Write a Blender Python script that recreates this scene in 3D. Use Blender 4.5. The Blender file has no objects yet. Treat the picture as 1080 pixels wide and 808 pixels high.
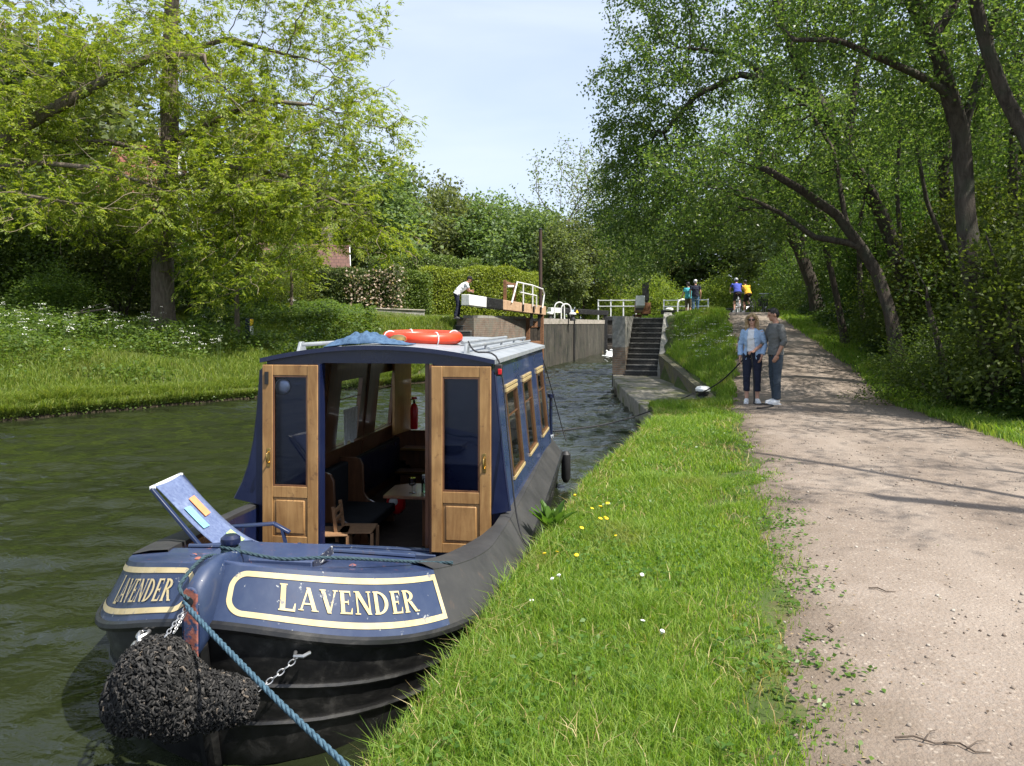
import bpy, math, random
import numpy as np
from mathutils import Vector, Matrix, noise as mnoise
R = math.radians
SC = bpy.context.scene
COL = SC.collection
F = 780.0; HV = 341.0; CAMZ = 2.1
def P(u, v, d):
    """point seen at photograph pixel (u,v) at distance d along the ground"""
    return Vector(((u-540)/F*d, d, CAMZ-(v-HV)/F*d))
def X(u, d): return (u-540)/F*d
def Z(v, d): return CAMZ-(v-HV)/F*d
def sstep(a, b, x):
    t = np.clip((np.asarray(x, float)-a)/(b-a), 0, 1); return t*t*(3-2*t)
# ------------------------------------------------------------------ tagging
def tag(o, label=None, cat=None, group=None, kind=None):
    if label: o['label'] = label
    if cat: o['category'] = cat
    if group: o['group'] = group
    if kind: o['kind'] = kind
    return o
def thing(name, label, cat, loc=(0,0,0), rz=0, group=None):
    o = bpy.data.objects.new(name, None); COL.objects.link(o)
    o.empty_display_size = .2
    o.location = loc; o.rotation_euler = (0, 0, rz)
    return tag(o, label, cat, group)
def copy_tree(o, parent=None):
    c = o.copy(); COL.objects.link(c); c.parent = parent
    for ch in list(o.children): copy_tree(ch, c)
    return c
def link(name, me, mats, parent=None):
    o = bpy.data.objects.new(name, me); COL.objects.link(o)
    for m in (mats if isinstance(mats, (list, tuple)) else [mats]): me.materials.append(m)
    o.parent = parent
    return o
# ------------------------------------------------------------------ mesh helpers
def frames(pts):
    pts = np.asarray(pts, float); n = len(pts)
    T = np.gradient(pts, axis=0) if n > 2 else np.repeat((pts[1]-pts[0])[None], n, 0)
    T /= np.linalg.norm(T, axis=1)[:, None]+1e-12
    a = np.array([0,0,1.]) if abs(T[0][2]) < .9 else np.array([1.,0,0])
    N = np.cross(T[0], a); N /= np.linalg.norm(N)
    out = []
    for i in range(n):
        N = N-T[i]*N.dot(T[i]); N /= np.linalg.norm(N)+1e-12
        out.append((N.copy(), np.cross(T[i], N)))
    return pts, out
class MB:
    def __init__(s): s.v = []; s.f = []; s.m = []
    def add(s, vs, fs, mat=0):
        b = len(s.v); s.v += [tuple(map(float, p)) for p in vs]
        s.f += [tuple(b+i for i in f) for f in fs]; s.m += [mat]*len(fs)
        return s
    def hexa(s, p, mat=0):
        return s.add(p, [(0,3,2,1),(4,5,6,7),(0,1,5,4),(1,2,6,5),(2,3,7,6),(3,0,4,7)], mat)
    def box(s, c, d, rz=0, mat=0, M=None):
        hx, hy, hz = d[0]/2, d[1]/2, d[2]/2
        m = M if M is not None else Matrix.Rotation(rz, 3, 'Z')
        c = Vector(c)
        return s.hexa([c+m@Vector(q) for q in ((-hx,-hy,-hz),(hx,-hy,-hz),(hx,hy,-hz),(-hx,hy,-hz),(-hx,-hy,hz),(hx,-hy,hz),(hx,hy,hz),(-hx,hy,hz))], mat)
    def bar(s, a, b, w, h, mat=0, up=(0,0,1)):
        a = Vector(a); b = Vector(b); d = (b-a).normalized()
        x = d.cross(Vector(up))
        if x.length < 1e-4: x = d.cross(Vector((1,0,0)))
        x.normalize(); y = x.cross(d)
        q = []
        for e in (a, b): q += [e-x*w/2-y*h/2, e+x*w/2-y*h/2, e+x*w/2+y*h/2, e-x*w/2+y*h/2]
        return s.hexa(q, mat)
    def tube(s, pts, r, n=8, cap=True, mat=0, closed=False):
        pts, fr = frames(pts); k = len(pts)
        r = np.full(k, r, float) if np.isscalar(r) else np.asarray(r, float)
        vs = []
        for i in range(k):
            for j in range(n):
                a = 2*math.pi*j/n
                vs.append(pts[i]+r[i]*(math.cos(a)*fr[i][0]+math.sin(a)*fr[i][1]))
        fs = [(i*n+j, i*n+(j+1)%n, (i+1)*n+(j+1)%n, (i+1)*n+j) for i in range(k-1) for j in range(n)]
        if closed: fs += [((k-1)*n+j, (k-1)*n+(j+1)%n, (j+1)%n, j) for j in range(n)]
        elif cap: fs += [tuple(reversed(range(n))), tuple((k-1)*n+j for j in range(n))]
        return s.add(vs, fs, mat)
    def lathe(s, prof, c=(0,0,0), n=20, mat=0, M=None):
        m = M or Matrix.Identity(3); c = Vector(c); vs = []
        for r, z in prof:
            for j in range(n):
                a = 2*math.pi*j/n; vs.append(c+m@Vector((r*math.cos(a), r*math.sin(a), z)))
        k = len(prof)
        fs = [(i*n+j, i*n+(j+1)%n, (i+1)*n+(j+1)%n, (i+1)*n+j) for i in range(k-1) for j in range(n)]
        fs += [tuple(reversed(range(n))), tuple((k-1)*n+j for j in range(n))]
        return s.add(vs, fs, mat)
    def grid(s, G, mat=0, closed=False):
        G = np.asarray(G, float); r, c = G.shape[:2]
        vs = G.reshape(-1, 3)
        cc = c if closed else c-1
        fs = [(i*c+j, i*c+(j+1)%c, (i+1)*c+(j+1)%c, (i+1)*c+j) for i in range(r-1) for j in range(cc)]
        return s.add(vs, fs, mat)
    def prism(s, pts, d, mat=0):
        """planar polygon pts extruded by vector d"""
        n = len(pts); d = Vector(d); a = [Vector(p) for p in pts]
        return s.add(a+[p+d for p in a], [tuple(reversed(range(n))), tuple(range(n, 2*n))]+[(i, (i+1) % n, n+(i+1) % n, n+i) for i in range(n)], mat)
    def ell(s, c, r, n=12, mat=0, M=None):
        k = n//2+1; m = M or Matrix.Identity(3); c = Vector(c); G = []
        for i in range(k):
            a = math.pi*i/(k-1); a = min(max(a, .02), math.pi-.02)
            G.append([c+m@Vector((r[0]*math.sin(a)*math.cos(2*math.pi*j/n), r[1]*math.sin(a)*math.sin(2*math.pi*j/n), -r[2]*math.cos(a))) for j in range(n)])
        b = len(s.v); s.grid(np.array([[tuple(p) for p in q] for q in G]), mat, True)
        s.f += [tuple(b+j for j in reversed(range(n))), tuple(b+(k-1)*n+j for j in range(n))]; s.m += [mat]*2
        return s
    def build(s, name, mats, parent=None, smooth=35, bevel=0, seg=2, recalc=True):
        me = bpy.data.meshes.new(name)
        me.from_pydata(s.v, [], s.f)
        me.polygons.foreach_set('material_index', np.array(s.m, dtype=np.int32))
        if recalc:
            import bmesh
            bm = bmesh.new(); bm.from_mesh(me); bmesh.ops.recalc_face_normals(bm, faces=bm.faces[:]); bm.to_mesh(me); bm.free()
        if smooth:
            me.polygons.foreach_set('use_smooth', np.ones(len(me.polygons), bool)); me.set_sharp_from_angle(angle=R(smooth))
        me.update()
        o = link(name, me, mats, parent)
        if bevel:
            m = o.modifiers.new('bevel', 'BEVEL'); m.width = bevel; m.segments = seg; m.limit_method = 'ANGLE'; m.angle_limit = R(40); m.harden_normals = False
        return o
def mesh_np(name, V, faces, smooth=False, mat_idx=None):
    """fast mesh; faces: list of (n,k) int arrays"""
    me = bpy.data.meshes.new(name)
    V = np.ascontiguousarray(V, dtype=np.float32)
    me.vertices.add(len(V)); me.vertices.foreach_set('co', V.ravel())
    loops = np.concatenate([f.ravel() for f in faces]).astype(np.int32)
    sizes = np.concatenate([np.full(len(f), f.shape[1], np.int32) for f in faces])
    starts = np.concatenate([[0], np.cumsum(sizes)[:-1]]).astype(np.int32)
    me.loops.add(len(loops)); me.loops.foreach_set('vertex_index', loops)
    me.polygons.add(len(sizes)); me.polygons.foreach_set('loop_start', starts)
    try: me.polygons.foreach_set('loop_total', sizes)
    except Exception: pass
    if mat_idx is not None: me.polygons.foreach_set('material_index', mat_idx.astype(np.int32))
    if smooth: me.polygons.foreach_set('use_smooth', np.ones(len(sizes), bool))
    me.update(calc_edges=True); me.validate()
    return me
# ------------------------------------------------------------------ materials
class NT:
    def __init__(s, name):
        s.mat = bpy.data.materials.new(name); s.mat.use_nodes = True
        s.t = s.mat.node_tree; s.t.nodes.clear()
        s.out = s.n('ShaderNodeOutputMaterial')
    def n(s, typ, **kw):
        nd = s.t.nodes.new(typ)
        for k, v in kw.items():
            if k.startswith('i_'):
                nd.inputs[k[2:].replace('_', ' ')].default_value = v
            else: setattr(nd, k, v)
        return nd
    def l(s, a, b): s.t.links.new(a, b)
    def coords(s, space='Object', scale=(1,1,1), rot=(0,0,0)):
        tc = s.n('ShaderNodeTexCoord'); mp = s.n('ShaderNodeMapping')
        mp.inputs['Scale'].default_value = scale; mp.inputs['Rotation'].default_value = rot
        if space == 'World':
            g = s.n('ShaderNodeNewGeometry'); s.l(g.outputs['Position'], mp.inputs['Vector'])
        else: s.l(tc.outputs[space], mp.inputs['Vector'])
        return mp.outputs['Vector']
    def noise(s, vec, scale, detail=4, rough=.55, dist=0):
        nd = s.n('ShaderNodeTexNoise'); nd.inputs['Scale'].default_value = scale; nd.inputs['Detail'].default_value = detail
        nd.inputs['Roughness'].default_value = rough; nd.inputs['Distortion'].default_value = dist
        s.l(vec, nd.inputs['Vector']); return nd.outputs['Fac']
    def ramp(s, fac, stops, interp='LINEAR'):
        nd = s.n('ShaderNodeValToRGB'); cr = nd.color_ramp; cr.interpolation = interp
        while len(cr.elements) < len(stops): cr.elements.new(.5)
        for e, (p, c) in zip(cr.elements, stops):
            e.position = p; e.color = (*c, 1) if len(c) == 3 else c
        s.l(fac, nd.inputs['Fac']); return nd.outputs['Color']
    def mix(s, fac, a, b, mode='MIX'):
        nd = s.n('ShaderNodeMix', data_type='RGBA', blend_type=mode)
        for x, sock in ((fac, nd.inputs[0]), (a, nd.inputs[6]), (b, nd.inputs[7])):
            if isinstance(x, (int, float)): sock.default_value = x
            elif isinstance(x, tuple): sock.default_value = (*x, 1)
            else: s.l(x, sock)
        return nd.outputs[2]
    def math(s, op, a, b=0.0, c=None):
        nd = s.n('ShaderNodeMath', operation=op)
        for x, sock in ((a, nd.inputs[0]), (b, nd.inputs[1])):
            if isinstance(x, (int, float)): sock.default_value = x
            else: s.l(x, sock)
        return nd.outputs[0]
    def bump(s, h, strength=.3, dist=.01, normal=None):
        nd = s.n('ShaderNodeBump'); nd.inputs['Strength'].default_value = strength; nd.inputs['Distance'].default_value = dist
        s.l(h, nd.inputs['Height'])
        if normal is not None: s.l(normal, nd.inputs['Normal'])
        return nd.outputs['Normal']
    def pbsdf(s, col, rough=.6, metal=0, normal=None, spec=.5, coat=0, **kw):
        p = s.n('ShaderNodeBsdfPrincipled')
        for x, k in ((col, 'Base Color'), (rough, 'Roughness'), (metal, 'Metallic')):
            if isinstance(x, (int, float)): p.inputs[k].default_value = x
            elif isinstance(x, tuple): p.inputs[k].default_value = (*x, 1)
            else: s.l(x, p.inputs[k])
        p.inputs['Specular IOR Level'].default_value = spec; p.inputs['Coat Weight'].default_value = coat
        if normal is not None: s.l(normal, p.inputs['Normal'])
        return p
    def done(s, sh): s.l(sh if not hasattr(sh, 'outputs') else sh.outputs[0], s.out.inputs['Surface']); return s.mat
def m_noise(name, c1, c2, scale=6, rough=.6, bump=.2, stretch=(1,1,1), space='Object', metal=0, detail=5, lo=.35, hi=.65, c3=None, s3=1.2, lo3=.55, hi3=.7, bscale=None, bd=.01, spec=.5, coat=0, rough2=None):
    k = NT(name); v = k.coords(space, stretch)
    f = k.noise(v, scale, detail, .6); c = k.ramp(f, [(lo, c1), (hi, c2)])
    if c3 is not None:
        g = k.noise(v, s3, 6, .65, .3); m = k.ramp(g, [(lo3, (0,0,0)), (hi3, (1,1,1))]); c = k.mix(m, c, c3)
    nb = k.noise(v, bscale or scale*3, 4, .6)
    rr = rough
    if rough2 is not None: rr = k.ramp(f, [(lo, (rough,)*3), (hi, (rough2,)*3)])
    return k.done(k.pbsdf(c, rr, metal, k.bump(nb, bump, bd) if bump else None, spec, coat))
def m_plain(name, c, rough=.5, metal=0, spec=.5, coat=0, var=.12, scale=9, bump=.05):
    return m_noise(name, tuple(x*(1-var) for x in c), tuple(min(1, x*(1+var)) for x in c), scale, rough, bump, metal=metal, spec=spec, coat=coat)
def m_leaf(name, c1, c2, c3, transl=.45, rough=.55, objvar=.0, patch=None):
    k = NT(name); g = k.n('ShaderNodeNewGeometry')
    c = k.ramp(g.outputs['Random Per Island'], [(0, c1), (.55, c2), (1, c3)])
    if patch:
        w = k.coords('World'); pn = k.noise(w, patch[1], 4, .6); pm = k.ramp(pn, [(patch[2], (0,0,0)), (patch[3], (1,1,1))]); c = k.mix(k.mix(.85, (0,0,0), pm), c, patch[0])
    if objvar:
        oi = k.n('ShaderNodeObjectInfo'); hs = k.n('ShaderNodeHueSaturation')
        k.l(k.math('ADD', k.math('MULTIPLY', oi.outputs['Random'], .06), .47), hs.inputs['Hue'])
        k.l(k.math('ADD', k.math('MULTIPLY', oi.outputs['Random'], objvar), 1-objvar/2), hs.inputs['Value'])
        k.l(c, hs.inputs['Color']); c = hs.outputs[0]
    p = k.pbsdf(c, rough, spec=.35)
    tr = k.n('ShaderNodeBsdfTranslucent'); tc = k.mix(1.0, c, (1.0, 1.0, .45), 'MULTIPLY'); sc = k.mix(1.0, tc, (1.5,1.5,1.5), 'MULTIPLY'); k.l(sc, tr.inputs['Color'])
    mx = k.n('ShaderNodeMixShader'); mx.inputs[0].default_value = transl
    k.l(p.outputs[0], mx.inputs[1]); k.l(tr.outputs[0], mx.inputs[2])
    return k.done(mx)
def m_glass(name, tint=(.9,.95,.93), rough=.02, refl=1.0):
    k = NT(name); t = k.n('ShaderNodeBsdfTransparent'); t.inputs[0].default_value = (*tint, 1)
    gl = k.n('ShaderNodeBsdfGlossy'); gl.inputs['Roughness'].default_value = rough
    fr = k.n('ShaderNodeFresnel'); fr.inputs[0].default_value = 1.5
    mx = k.n('ShaderNodeMixShader'); k.l(k.math('MULTIPLY', fr.outputs[0], refl), mx.inputs[0]); k.l(t.outputs[0], mx.inputs[1]); k.l(gl.outputs[0], mx.inputs[2])
    return k.done(mx)
def m_wood(name, c1, c2, axis='Z', scale=14, rough=.4, coat=.2, wear=None):
    st = {'X': (.12,1,1), 'Y': (1,.12,1), 'Z': (1,1,.12)}[axis]
    k = NT(name); v = k.coords('Object', st)
    f = k.noise(v, scale*2.2, 6, .65, .6); c = k.ramp(f, [(.3, c1), (.68, c2)])
    v2 = k.coords('Object'); g = k.noise(v2, 4, 4, .6)
    c = k.mix(k.ramp(g, [(.35, (0,0,0)), (.75, (.55,.55,.55))]), c, tuple(x*.55 for x in c1))
    if wear: c = k.mix(k.ramp(k.noise(v2, 11, 6, .7), [(.6, (0,0,0)), (.68, (.7,.7,.7))]), c, wear)
    return k.done(k.pbsdf(c, rough, 0, k.bump(f, .15, .004), .5, coat))
def m_brick(name, c1, c2, mortar, scale=1.0, bw=.225, rh=.075, rough=.85, axes='XZ', moss=None, c3=None, space='Object', msize=.012):
    k = NT(name); tc = k.coords(space); sp = k.n('ShaderNodeSeparateXYZ'); k.l(tc, sp.inputs[0]); cb = k.n('ShaderNodeCombineXYZ')
    if axes == 'AZ':  # both horizontal axes folded together
        k.l(k.math('ADD', sp.outputs[0], sp.outputs[1]), cb.inputs[0])
    else: k.l(sp.outputs['XYZ'.index(axes[0])], cb.inputs[0])
    k.l(sp.outputs['XYZ'.index(axes[1])], cb.inputs[1])
    b = k.n('ShaderNodeTexBrick'); k.l(cb.outputs[0], b.inputs['Vector'])
    b.inputs['Scale'].default_value = scale; b.inputs['Brick Width'].default_value = bw; b.inputs['Row Height'].default_value = rh
    b.inputs['Mortar Size'].default_value = msize; b.inputs['Color1'].default_value = (*c1, 1); b.inputs['Color2'].default_value = (*c2, 1); b.inputs['Mortar'].default_value = (*mortar, 1)
    n1 = k.noise(tc, 3, 6, .65); c = k.mix(k.ramp(n1, [(.3, (0,0,0)), (.7, (.75,.75,.75))]), b.outputs['Color'], c3 or tuple(x*.4 for x in c1))
    if moss: c = k.mix(k.ramp(k.noise(tc, 1.7, 7, .7), [(.48, (0,0,0)), (.62, (1,1,1))]), c, moss)
    h = k.math('ADD', k.math('MULTIPLY', b.outputs['Fac'], -1.0), k.math('MULTIPLY', k.noise(tc, 30, 4, .6), .6))
    return k.done(k.pbsdf(c, rough, 0, k.bump(h, .5, .01)))
# ------------------------------------------------------------------ camera, light, sky
cam = bpy.data.objects.new('camera', bpy.data.cameras.new('camera')); COL.objects.link(cam)
cam.location = (0, 0, CAMZ); cam.rotation_euler = (R(90), 0, 0)
cam.data.sensor_width = 36; cam.data.lens = 36*F/1080; cam.data.shift_y = -(404-HV)/1080
cam.data.clip_start = .05; cam.data.clip_end = 4000
SC.camera = cam
SUN_EL, SUN_AZ = R(57), R(121)          # azimuth clockwise from +Y (the way the camera looks)
sd = Vector((math.sin(SUN_AZ)*math.cos(SUN_EL), math.cos(SUN_AZ)*math.cos(SUN_EL), math.sin(SUN_EL)))
sun = bpy.data.objects.new('sun', bpy.data.lights.new('sun', 'SUN')); COL.objects.link(sun)
sun.data.energy = 4.8; sun.data.angle = R(.55); sun.data.color = (1, .95, .86)
sun.rotation_euler = sd.to_track_quat('Z', 'Y').to_euler()
W = bpy.data.worlds.new('World'); SC.world = W; W.use_nodes = True
wt = W.node_tree; wt.nodes.clear()
def wn(t, **k):
    n = wt.nodes.new(t)
    for a, b in k.items(): setattr(n, a, b)
    return n
sky = wn('ShaderNodeTexSky', sky_type='NISHITA', sun_disc=False, sun_elevation=SUN_EL, sun_rotation=SUN_AZ, air_density=1.0, dust_density=2.0, ozone_density=1.5)
tc = wn('ShaderNodeTexCoord'); mp = wn('ShaderNodeMapping'); mp.inputs['Scale'].default_value = (1.2, 1.2, 4.5)
wt.links.new(tc.outputs['Generated'], mp.inputs['Vector'])
nz1 = wn('ShaderNodeTexNoise'); nz1.inputs['Scale'].default_value = 1.7; nz1.inputs['Detail'].default_value = 6; nz1.inputs['Roughness'].default_value = .5; nz1.inputs['Distortion'].default_value = .4
wt.links.new(mp.outputs[0], nz1.inputs['Vector'])
rmp = wn('ShaderNodeValToRGB'); rmp.color_ramp.elements[0].position = .3; rmp.color_ramp.elements[0].color = (.42,.42,.42,1); rmp.color_ramp.elements[1].position = .72; rmp.color_ramp.elements[1].color = (.8,.8,.8,1)
wt.links.new(nz1.outputs['Fac'], rmp.inputs['Fac'])
mixs = wn('ShaderNodeMix', data_type='RGBA'); mixs.inputs[7].default_value = (4.2, 4.65, 5.5, 1)     # thin high cloud
wt.links.new(rmp.outputs[0], mixs.inputs[0]); wt.links.new(sky.outputs[0], mixs.inputs[6])
bg = wn('ShaderNodeBackground'); bg.inputs['Strength'].default_value = .121
wo = wn('ShaderNodeOutputWorld'); wt.links.new(mixs.outputs[2], bg.inputs['Color']); wt.links.new(bg.outputs[0], wo.inputs['Surface'])
vs = SC.view_settings
SC.display_settings.display_device = 'sRGB'; vs.view_transform = 'Standard'; vs.look = 'None'; vs.gamma = 1; vs.exposure = 0.92; vs.use_curve_mapping = False
SC.render.engine = 'CYCLES'; cy = SC.cycles
cy.max_bounces = 7; cy.diffuse_bounces = 3; cy.glossy_bounces = 3; cy.transmission_bounces = 4; cy.transparent_max_bounces = 8
cy.caustics_reflective = False; cy.caustics_refractive = False; cy.use_denoising = True; cy.sample_clamp_indirect = 6
try: cy.denoiser = 'OPENIMAGEDENOISE'
except Exception: pass
# ------------------------------------------------------------------ the lie of the land
XR = np.array([(-60,-9),(-6,-3.0),(0,-1.25),(1.3,-.9),(2.78,-.5),(4.8,.03),(6.1,.39),(7.6,.78),(9.67,1.49),(12,2.3),(13.8,2.65),(22,3.05),(24.6,3.4),(27.5,4.1),(32.8,5.6),(52,10.9),(56,12)])
XL = np.array([(-60,-60),(-30,-42),(0,-24),(10,-15.6),(15.75,-10.9),(20.7,-7.2),(24,-4.5),(27,-2.3),(27.5,-1.85),(33,.15),(34,1.3),(54,6.85),(56,7.4)])
PL = np.array([(-8,-2.0),(0,.3),(2.7,1.07),(6,2.04),(9.4,3.0),(13.5,4.0),(20,5.9),(27,7.8),(30,8.5),(38,11.0),(48,15.5),(60,21)])
PR = np.array([(-8,3.0),(0,4.4),(2.7,5.0),(9.4,6.5),(13.4,7.1),(18,8.4),(27,9.9),(30,10.8),(38,13.6),(48,18.5),(60,24.5)])
def xr(y): return np.interp(y, XR[:,0], XR[:,1])
def xl(y): return np.interp(y, XL[:,0], XL[:,1])
def pl(y): return np.interp(y, PL[:,0], PL[:,1])
def pr(y): return np.interp(y, PR[:,0], PR[:,1])
def zpath(y): return .49+.1*sstep(3,13,y)+1.95*np.clip((np.asarray(y,float)-15)/13.5,0,1)-.12*np.exp(-((np.asarray(y,float)-28.5)/1.5)**2)*.5
def xw(y): return 4.35+.5*np.clip((np.asarray(y,float)-17)/7.4,0,1)
def xs2(y): return 4.98+.28*(np.asarray(y,float)-24.6)
def zwall(y): return .42+.55*np.clip((np.asarray(y,float)-16.5)/7.5,0,1)
_ph = np.random.RandomState(5).rand(40, 4)
def nz(x, y, s=1.0, seed=0):
    x = np.asarray(x, float)/s; y = np.asarray(y, float)/s; o = 0; a = 0
    for k in range(6):
        p = _ph[(seed*6+k) % 40]; fr = 1.0*1.7**(k % 4); am = .6**(k % 4); th = p[0]*6.28
        o = o+am*np.sin(fr*(x*math.cos(th)+y*math.sin(th))*2+p[1]*6.28+1.3*np.sin(fr*(x*math.sin(th+1)-y*math.cos(th+1))+p[2]*6.28)); a += am
    return o/a
def zg(x, y):
    """ground height (the canal bed below the water)"""
    x = np.asarray(x, float); y = np.asarray(y, float); x, y = np.broadcast_arrays(x, y)
    R_, L_, A, B = xr(y)+.2*sstep(24.5,25,y), xl(y)-.35*sstep(27,27.6,y), pl(y), pr(y); zp = zpath(y)
    # right hand land
    edge = .45+.05*sstep(2, 10, y); t = np.clip((x-R_)/np.maximum(A-R_, .1), 0, 1)
    z1 = edge+(zp-edge)*t+.03*nz(x, y, .9, 1)*np.sin(np.pi*t)
    W_ = xw(y); zw = zwall(y); t2 = np.clip((x-W_)/np.maximum(A-W_, .2), 0, 1)
    z2 = np.where(x < W_+.02, .2, zw+(zp-zw)*t2**.9+.06*np.sin(np.pi*t2)*nz(x, y, .8, 2))
    k = sstep(24.6, 27.0, y); up = np.maximum(2.28+.25*sstep(.5, 3, x-R_), 0*zp)
    z2 = np.where(x > xs2(y), z2+(up-z2)*k, np.where(y > 27.4, up, np.where(y > 24.4, .2, z2)))
    zr = np.where(y < 14.3, z1, np.where(y < 17, np.where(x < W_, z1*(1-sstep(14.2,15.2,y))+.2*sstep(14.2,15.2,y), z2*sstep(14,17,y)+z1*(1-sstep(14,17,y))), z2))
    zr = np.where(x > A, zp, zr)
    zr = np.where(x > B, zp+.35*sstep(.3, 4, x-B)+.06*nz(x, y, 1.6, 3)*np.clip(x-B, 0, 1), zr)
    zr = np.where((y > 27.4), np.maximum(zr, 2.25), zr)
    # left hand land
    d = (L_-x)*.75; ze = .3+(2.25-.3)*sstep(25.3, 28.2, y)
    zl = ze+(2.22-ze)*(1-np.exp(-np.maximum(d, 0)/4.2))+.75*sstep(.5,9,d)*sstep(27,34,y)+.07*nz(x, y, 1.8, 4)*np.clip(d, 0, 1)
    z = np.where(x > R_, zr, np.where(x < L_, zl, -1.2))
    return np.where(y > 55, np.maximum(z, 2.17), z)
def axis(lo, hi, step, far_lo, far_hi, g=1.18):
    a = list(np.arange(lo, hi+1e-6, step)); s = step
    while a[-1] < far_hi: s *= g; a.append(a[-1]+s)
    s = step
    while a[0] > far_lo: s *= g; a.insert(0, a[0]-s)
    return np.array(a)
gx = axis(-16, 13, .2, -900, 900); gy = axis(-2, 37, .2, -70, 1800)
GX, GY = np.meshgrid(gx, gy)
for j in range(len(gy)):
    if gy[j] < 55:
        r = xr(gy[j])+.2*float(sstep(24.5,25,gy[j])); i = int(np.searchsorted(gx, r))
        if -15 < r < 12.5: GX[j, i] = r+.001; GX[j, i-1] = r-.05
        l = xl(gy[j])-.35*float(sstep(27,27.6,gy[j])); i = int(np.searchsorted(gx, l))
        if -15.5 < l < 12: GX[j, i-1] = l-.001; GX[j, i] = l+.05
GZ = zg(GX, GY)
nr, nc = GX.shape; idx = np.arange(nr*nc).reshape(nr, nc)
q = np.stack([idx[:-1,:-1], idx[:-1,1:], idx[1:,1:], idx[1:,:-1]], -1).reshape(-1, 4)
k = NT('ground_soil'); w = k.coords('World')
f1 = k.noise(w, .9, 6, .65); f2 = k.noise(w, 9, 6, .7)
c = k.ramp(f1, [(.3, (.035,.05,.014)), (.5, (.055,.085,.02)), (.68, (.09,.105,.03))])
c = k.mix(k.ramp(f2, [(.52, (0,0,0)), (.66, (.8,.8,.8))]), c, (.095,.07,.04))
spz = k.n('ShaderNodeSeparateXYZ'); k.l(w, spz.inputs[0]); c = k.mix(k.ramp(k.math('ADD', spz.outputs[2], k.math('MULTIPLY', f2, .12)), [(.22, (1,1,1)), (.36, (0,0,0))]), c, (.035,.028,.018))
c = k.mix(k.ramp(k.noise(w, 2.3, 6, .7), [(.55, (0,0,0)), (.68, (.9,.9,.9))]), c, (.13,.10,.065))
M_ground = k.done(k.pbsdf(c, .95, 0, k.bump(f2, .6, .03), .2))
ground = link('ground', mesh_np('ground', np.stack([GX, GY, GZ], -1).reshape(-1, 3), [q], True), M_ground); tag(ground, kind='structure')
# ------------------------------------------------------------------ water
k = NT('canal_water'); w = k.coords('World', (1, 1, 1))
w2 = k.coords('World', (.8, 1.5, 1), (0,0,R(20)))
h1 = k.noise(w2, 2.2, 3, .5, .9); h2 = k.noise(k.coords('World', (1, 1.25, 1), (0,0,R(-25))), 7.5, 3, .55, .6); h3 = k.noise(w, 24, 2, .5, .3)
wave = k.math('ADD', k.math('ADD', k.math('MULTIPLY', h1, 1.0), k.math('MULTIPLY', h2, .42)), k.math('MULTIPLY', h3, .07))
# calmer patches and rougher, wind or wash stirred ones
calm = k.ramp(k.noise(k.coords('World', (.5,.5,1)), .35, 3, .5), [(.35, (.45,.45,.45)), (.65, (1,1,1))])
wave = k.math('MULTIPLY', wave, calm)
murk = k.ramp(k.noise(w, .6, 3), [(.3, (.0105,.014,.006)), (.7, (.0175,.022,.0095))])
pw = k.pbsdf(murk, .035, 0, k.bump(wave, .6, .07), .5); pw.inputs['IOR'].default_value = 1.333
M_water = k.done(pw)
wx_ = axis(-15, 8, .085, -62, 16, 1.3); wy_ = axis(1.5, 38, .085, -62, 54, 1.3); wy_ = np.minimum(wy_, 54.3)
WXg, WYg = np.meshgrid(wx_, wy_); WZg = np.zeros_like(WXg); _wr = np.random.RandomState(17)
stir = .50+.40*np.clip(nz(WXg, WYg, 4.5, 11)+.25, 0, 1)+.40*sstep(7, 16, WYg)*sstep(-4, 0, WXg)
for i in range(26):
    lam = .22*1.085**i if i < 24 else .16; th = R(-16)+_wr.randn()*.62; kk = 2*math.pi/lam; amp = .0105*lam**.85*(.6+.8*_wr.rand())
    WZg += amp*np.sin(kk*(WXg*math.sin(th)+WYg*math.cos(th))+_wr.rand()*6.28+1.1*nz(WXg, WYg, lam*4, i % 7))
WZg *= stir*1.0
nr_, nc_ = WXg.shape; ii_ = np.arange(nr_*nc_).reshape(nr_, nc_)
water = link('water', mesh_np('water', np.stack([WXg, WYg, WZg], -1).reshape(-1, 3), [np.stack([ii_[:-1,:-1], ii_[:-1,1:], ii_[1:,1:], ii_[1:,:-1]], -1).reshape(-1, 4)], True), M_water); tag(water, kind='structure')
# ------------------------------------------------------------------ towpath
ys = np.concatenate([np.arange(-7, 12, .12), np.arange(12, 42, .25)]); ns = 26
PV = []
for y in ys:
    a = pl(y)-.05+.13*nz(0, y, .55, 5)+.05*nz(3, y, .16, 2); b = pr(y)+.18*nz(9, y, .7, 6)
    xs = np.linspace(a, b, ns); tt = np.linspace(0, 1, ns)
    z = zg(np.clip(xs, pl(y)+.02, pr(y)-.02), y)+.014+.03*np.sin(np.pi*tt)*(1 if y < 28 else .5)+.008*nz(xs, y, .5, 3)
    z[0] -= .03; z[-1] -= .03
    PV.append(np.stack([xs, np.full(ns, y), z], -1))
PV = np.array(PV); ii = np.arange(len(ys)*ns).reshape(len(ys), ns)
q = np.stack([ii[:-1,:-1], ii[:-1,1:], ii[1:,1:], ii[1:,:-1]], -1).reshape(-1, 4)
k = NT('path_gravel'); w = k.coords('World')
big = k.noise(w, .7, 5, .6, .4); mid = k.noise(w, 5, 5, .6); fine = k.noise(w, 55, 4, .7)
vor = k.n('ShaderNodeTexVoronoi'); vor.inputs['Scale'].default_value = 46; k.l(w, vor.inputs['Vector'])
vor2 = k.n('ShaderNodeTexVoronoi'); vor2.inputs['Scale'].default_value = 120; k.l(w, vor2.inputs['Vector'])
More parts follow.
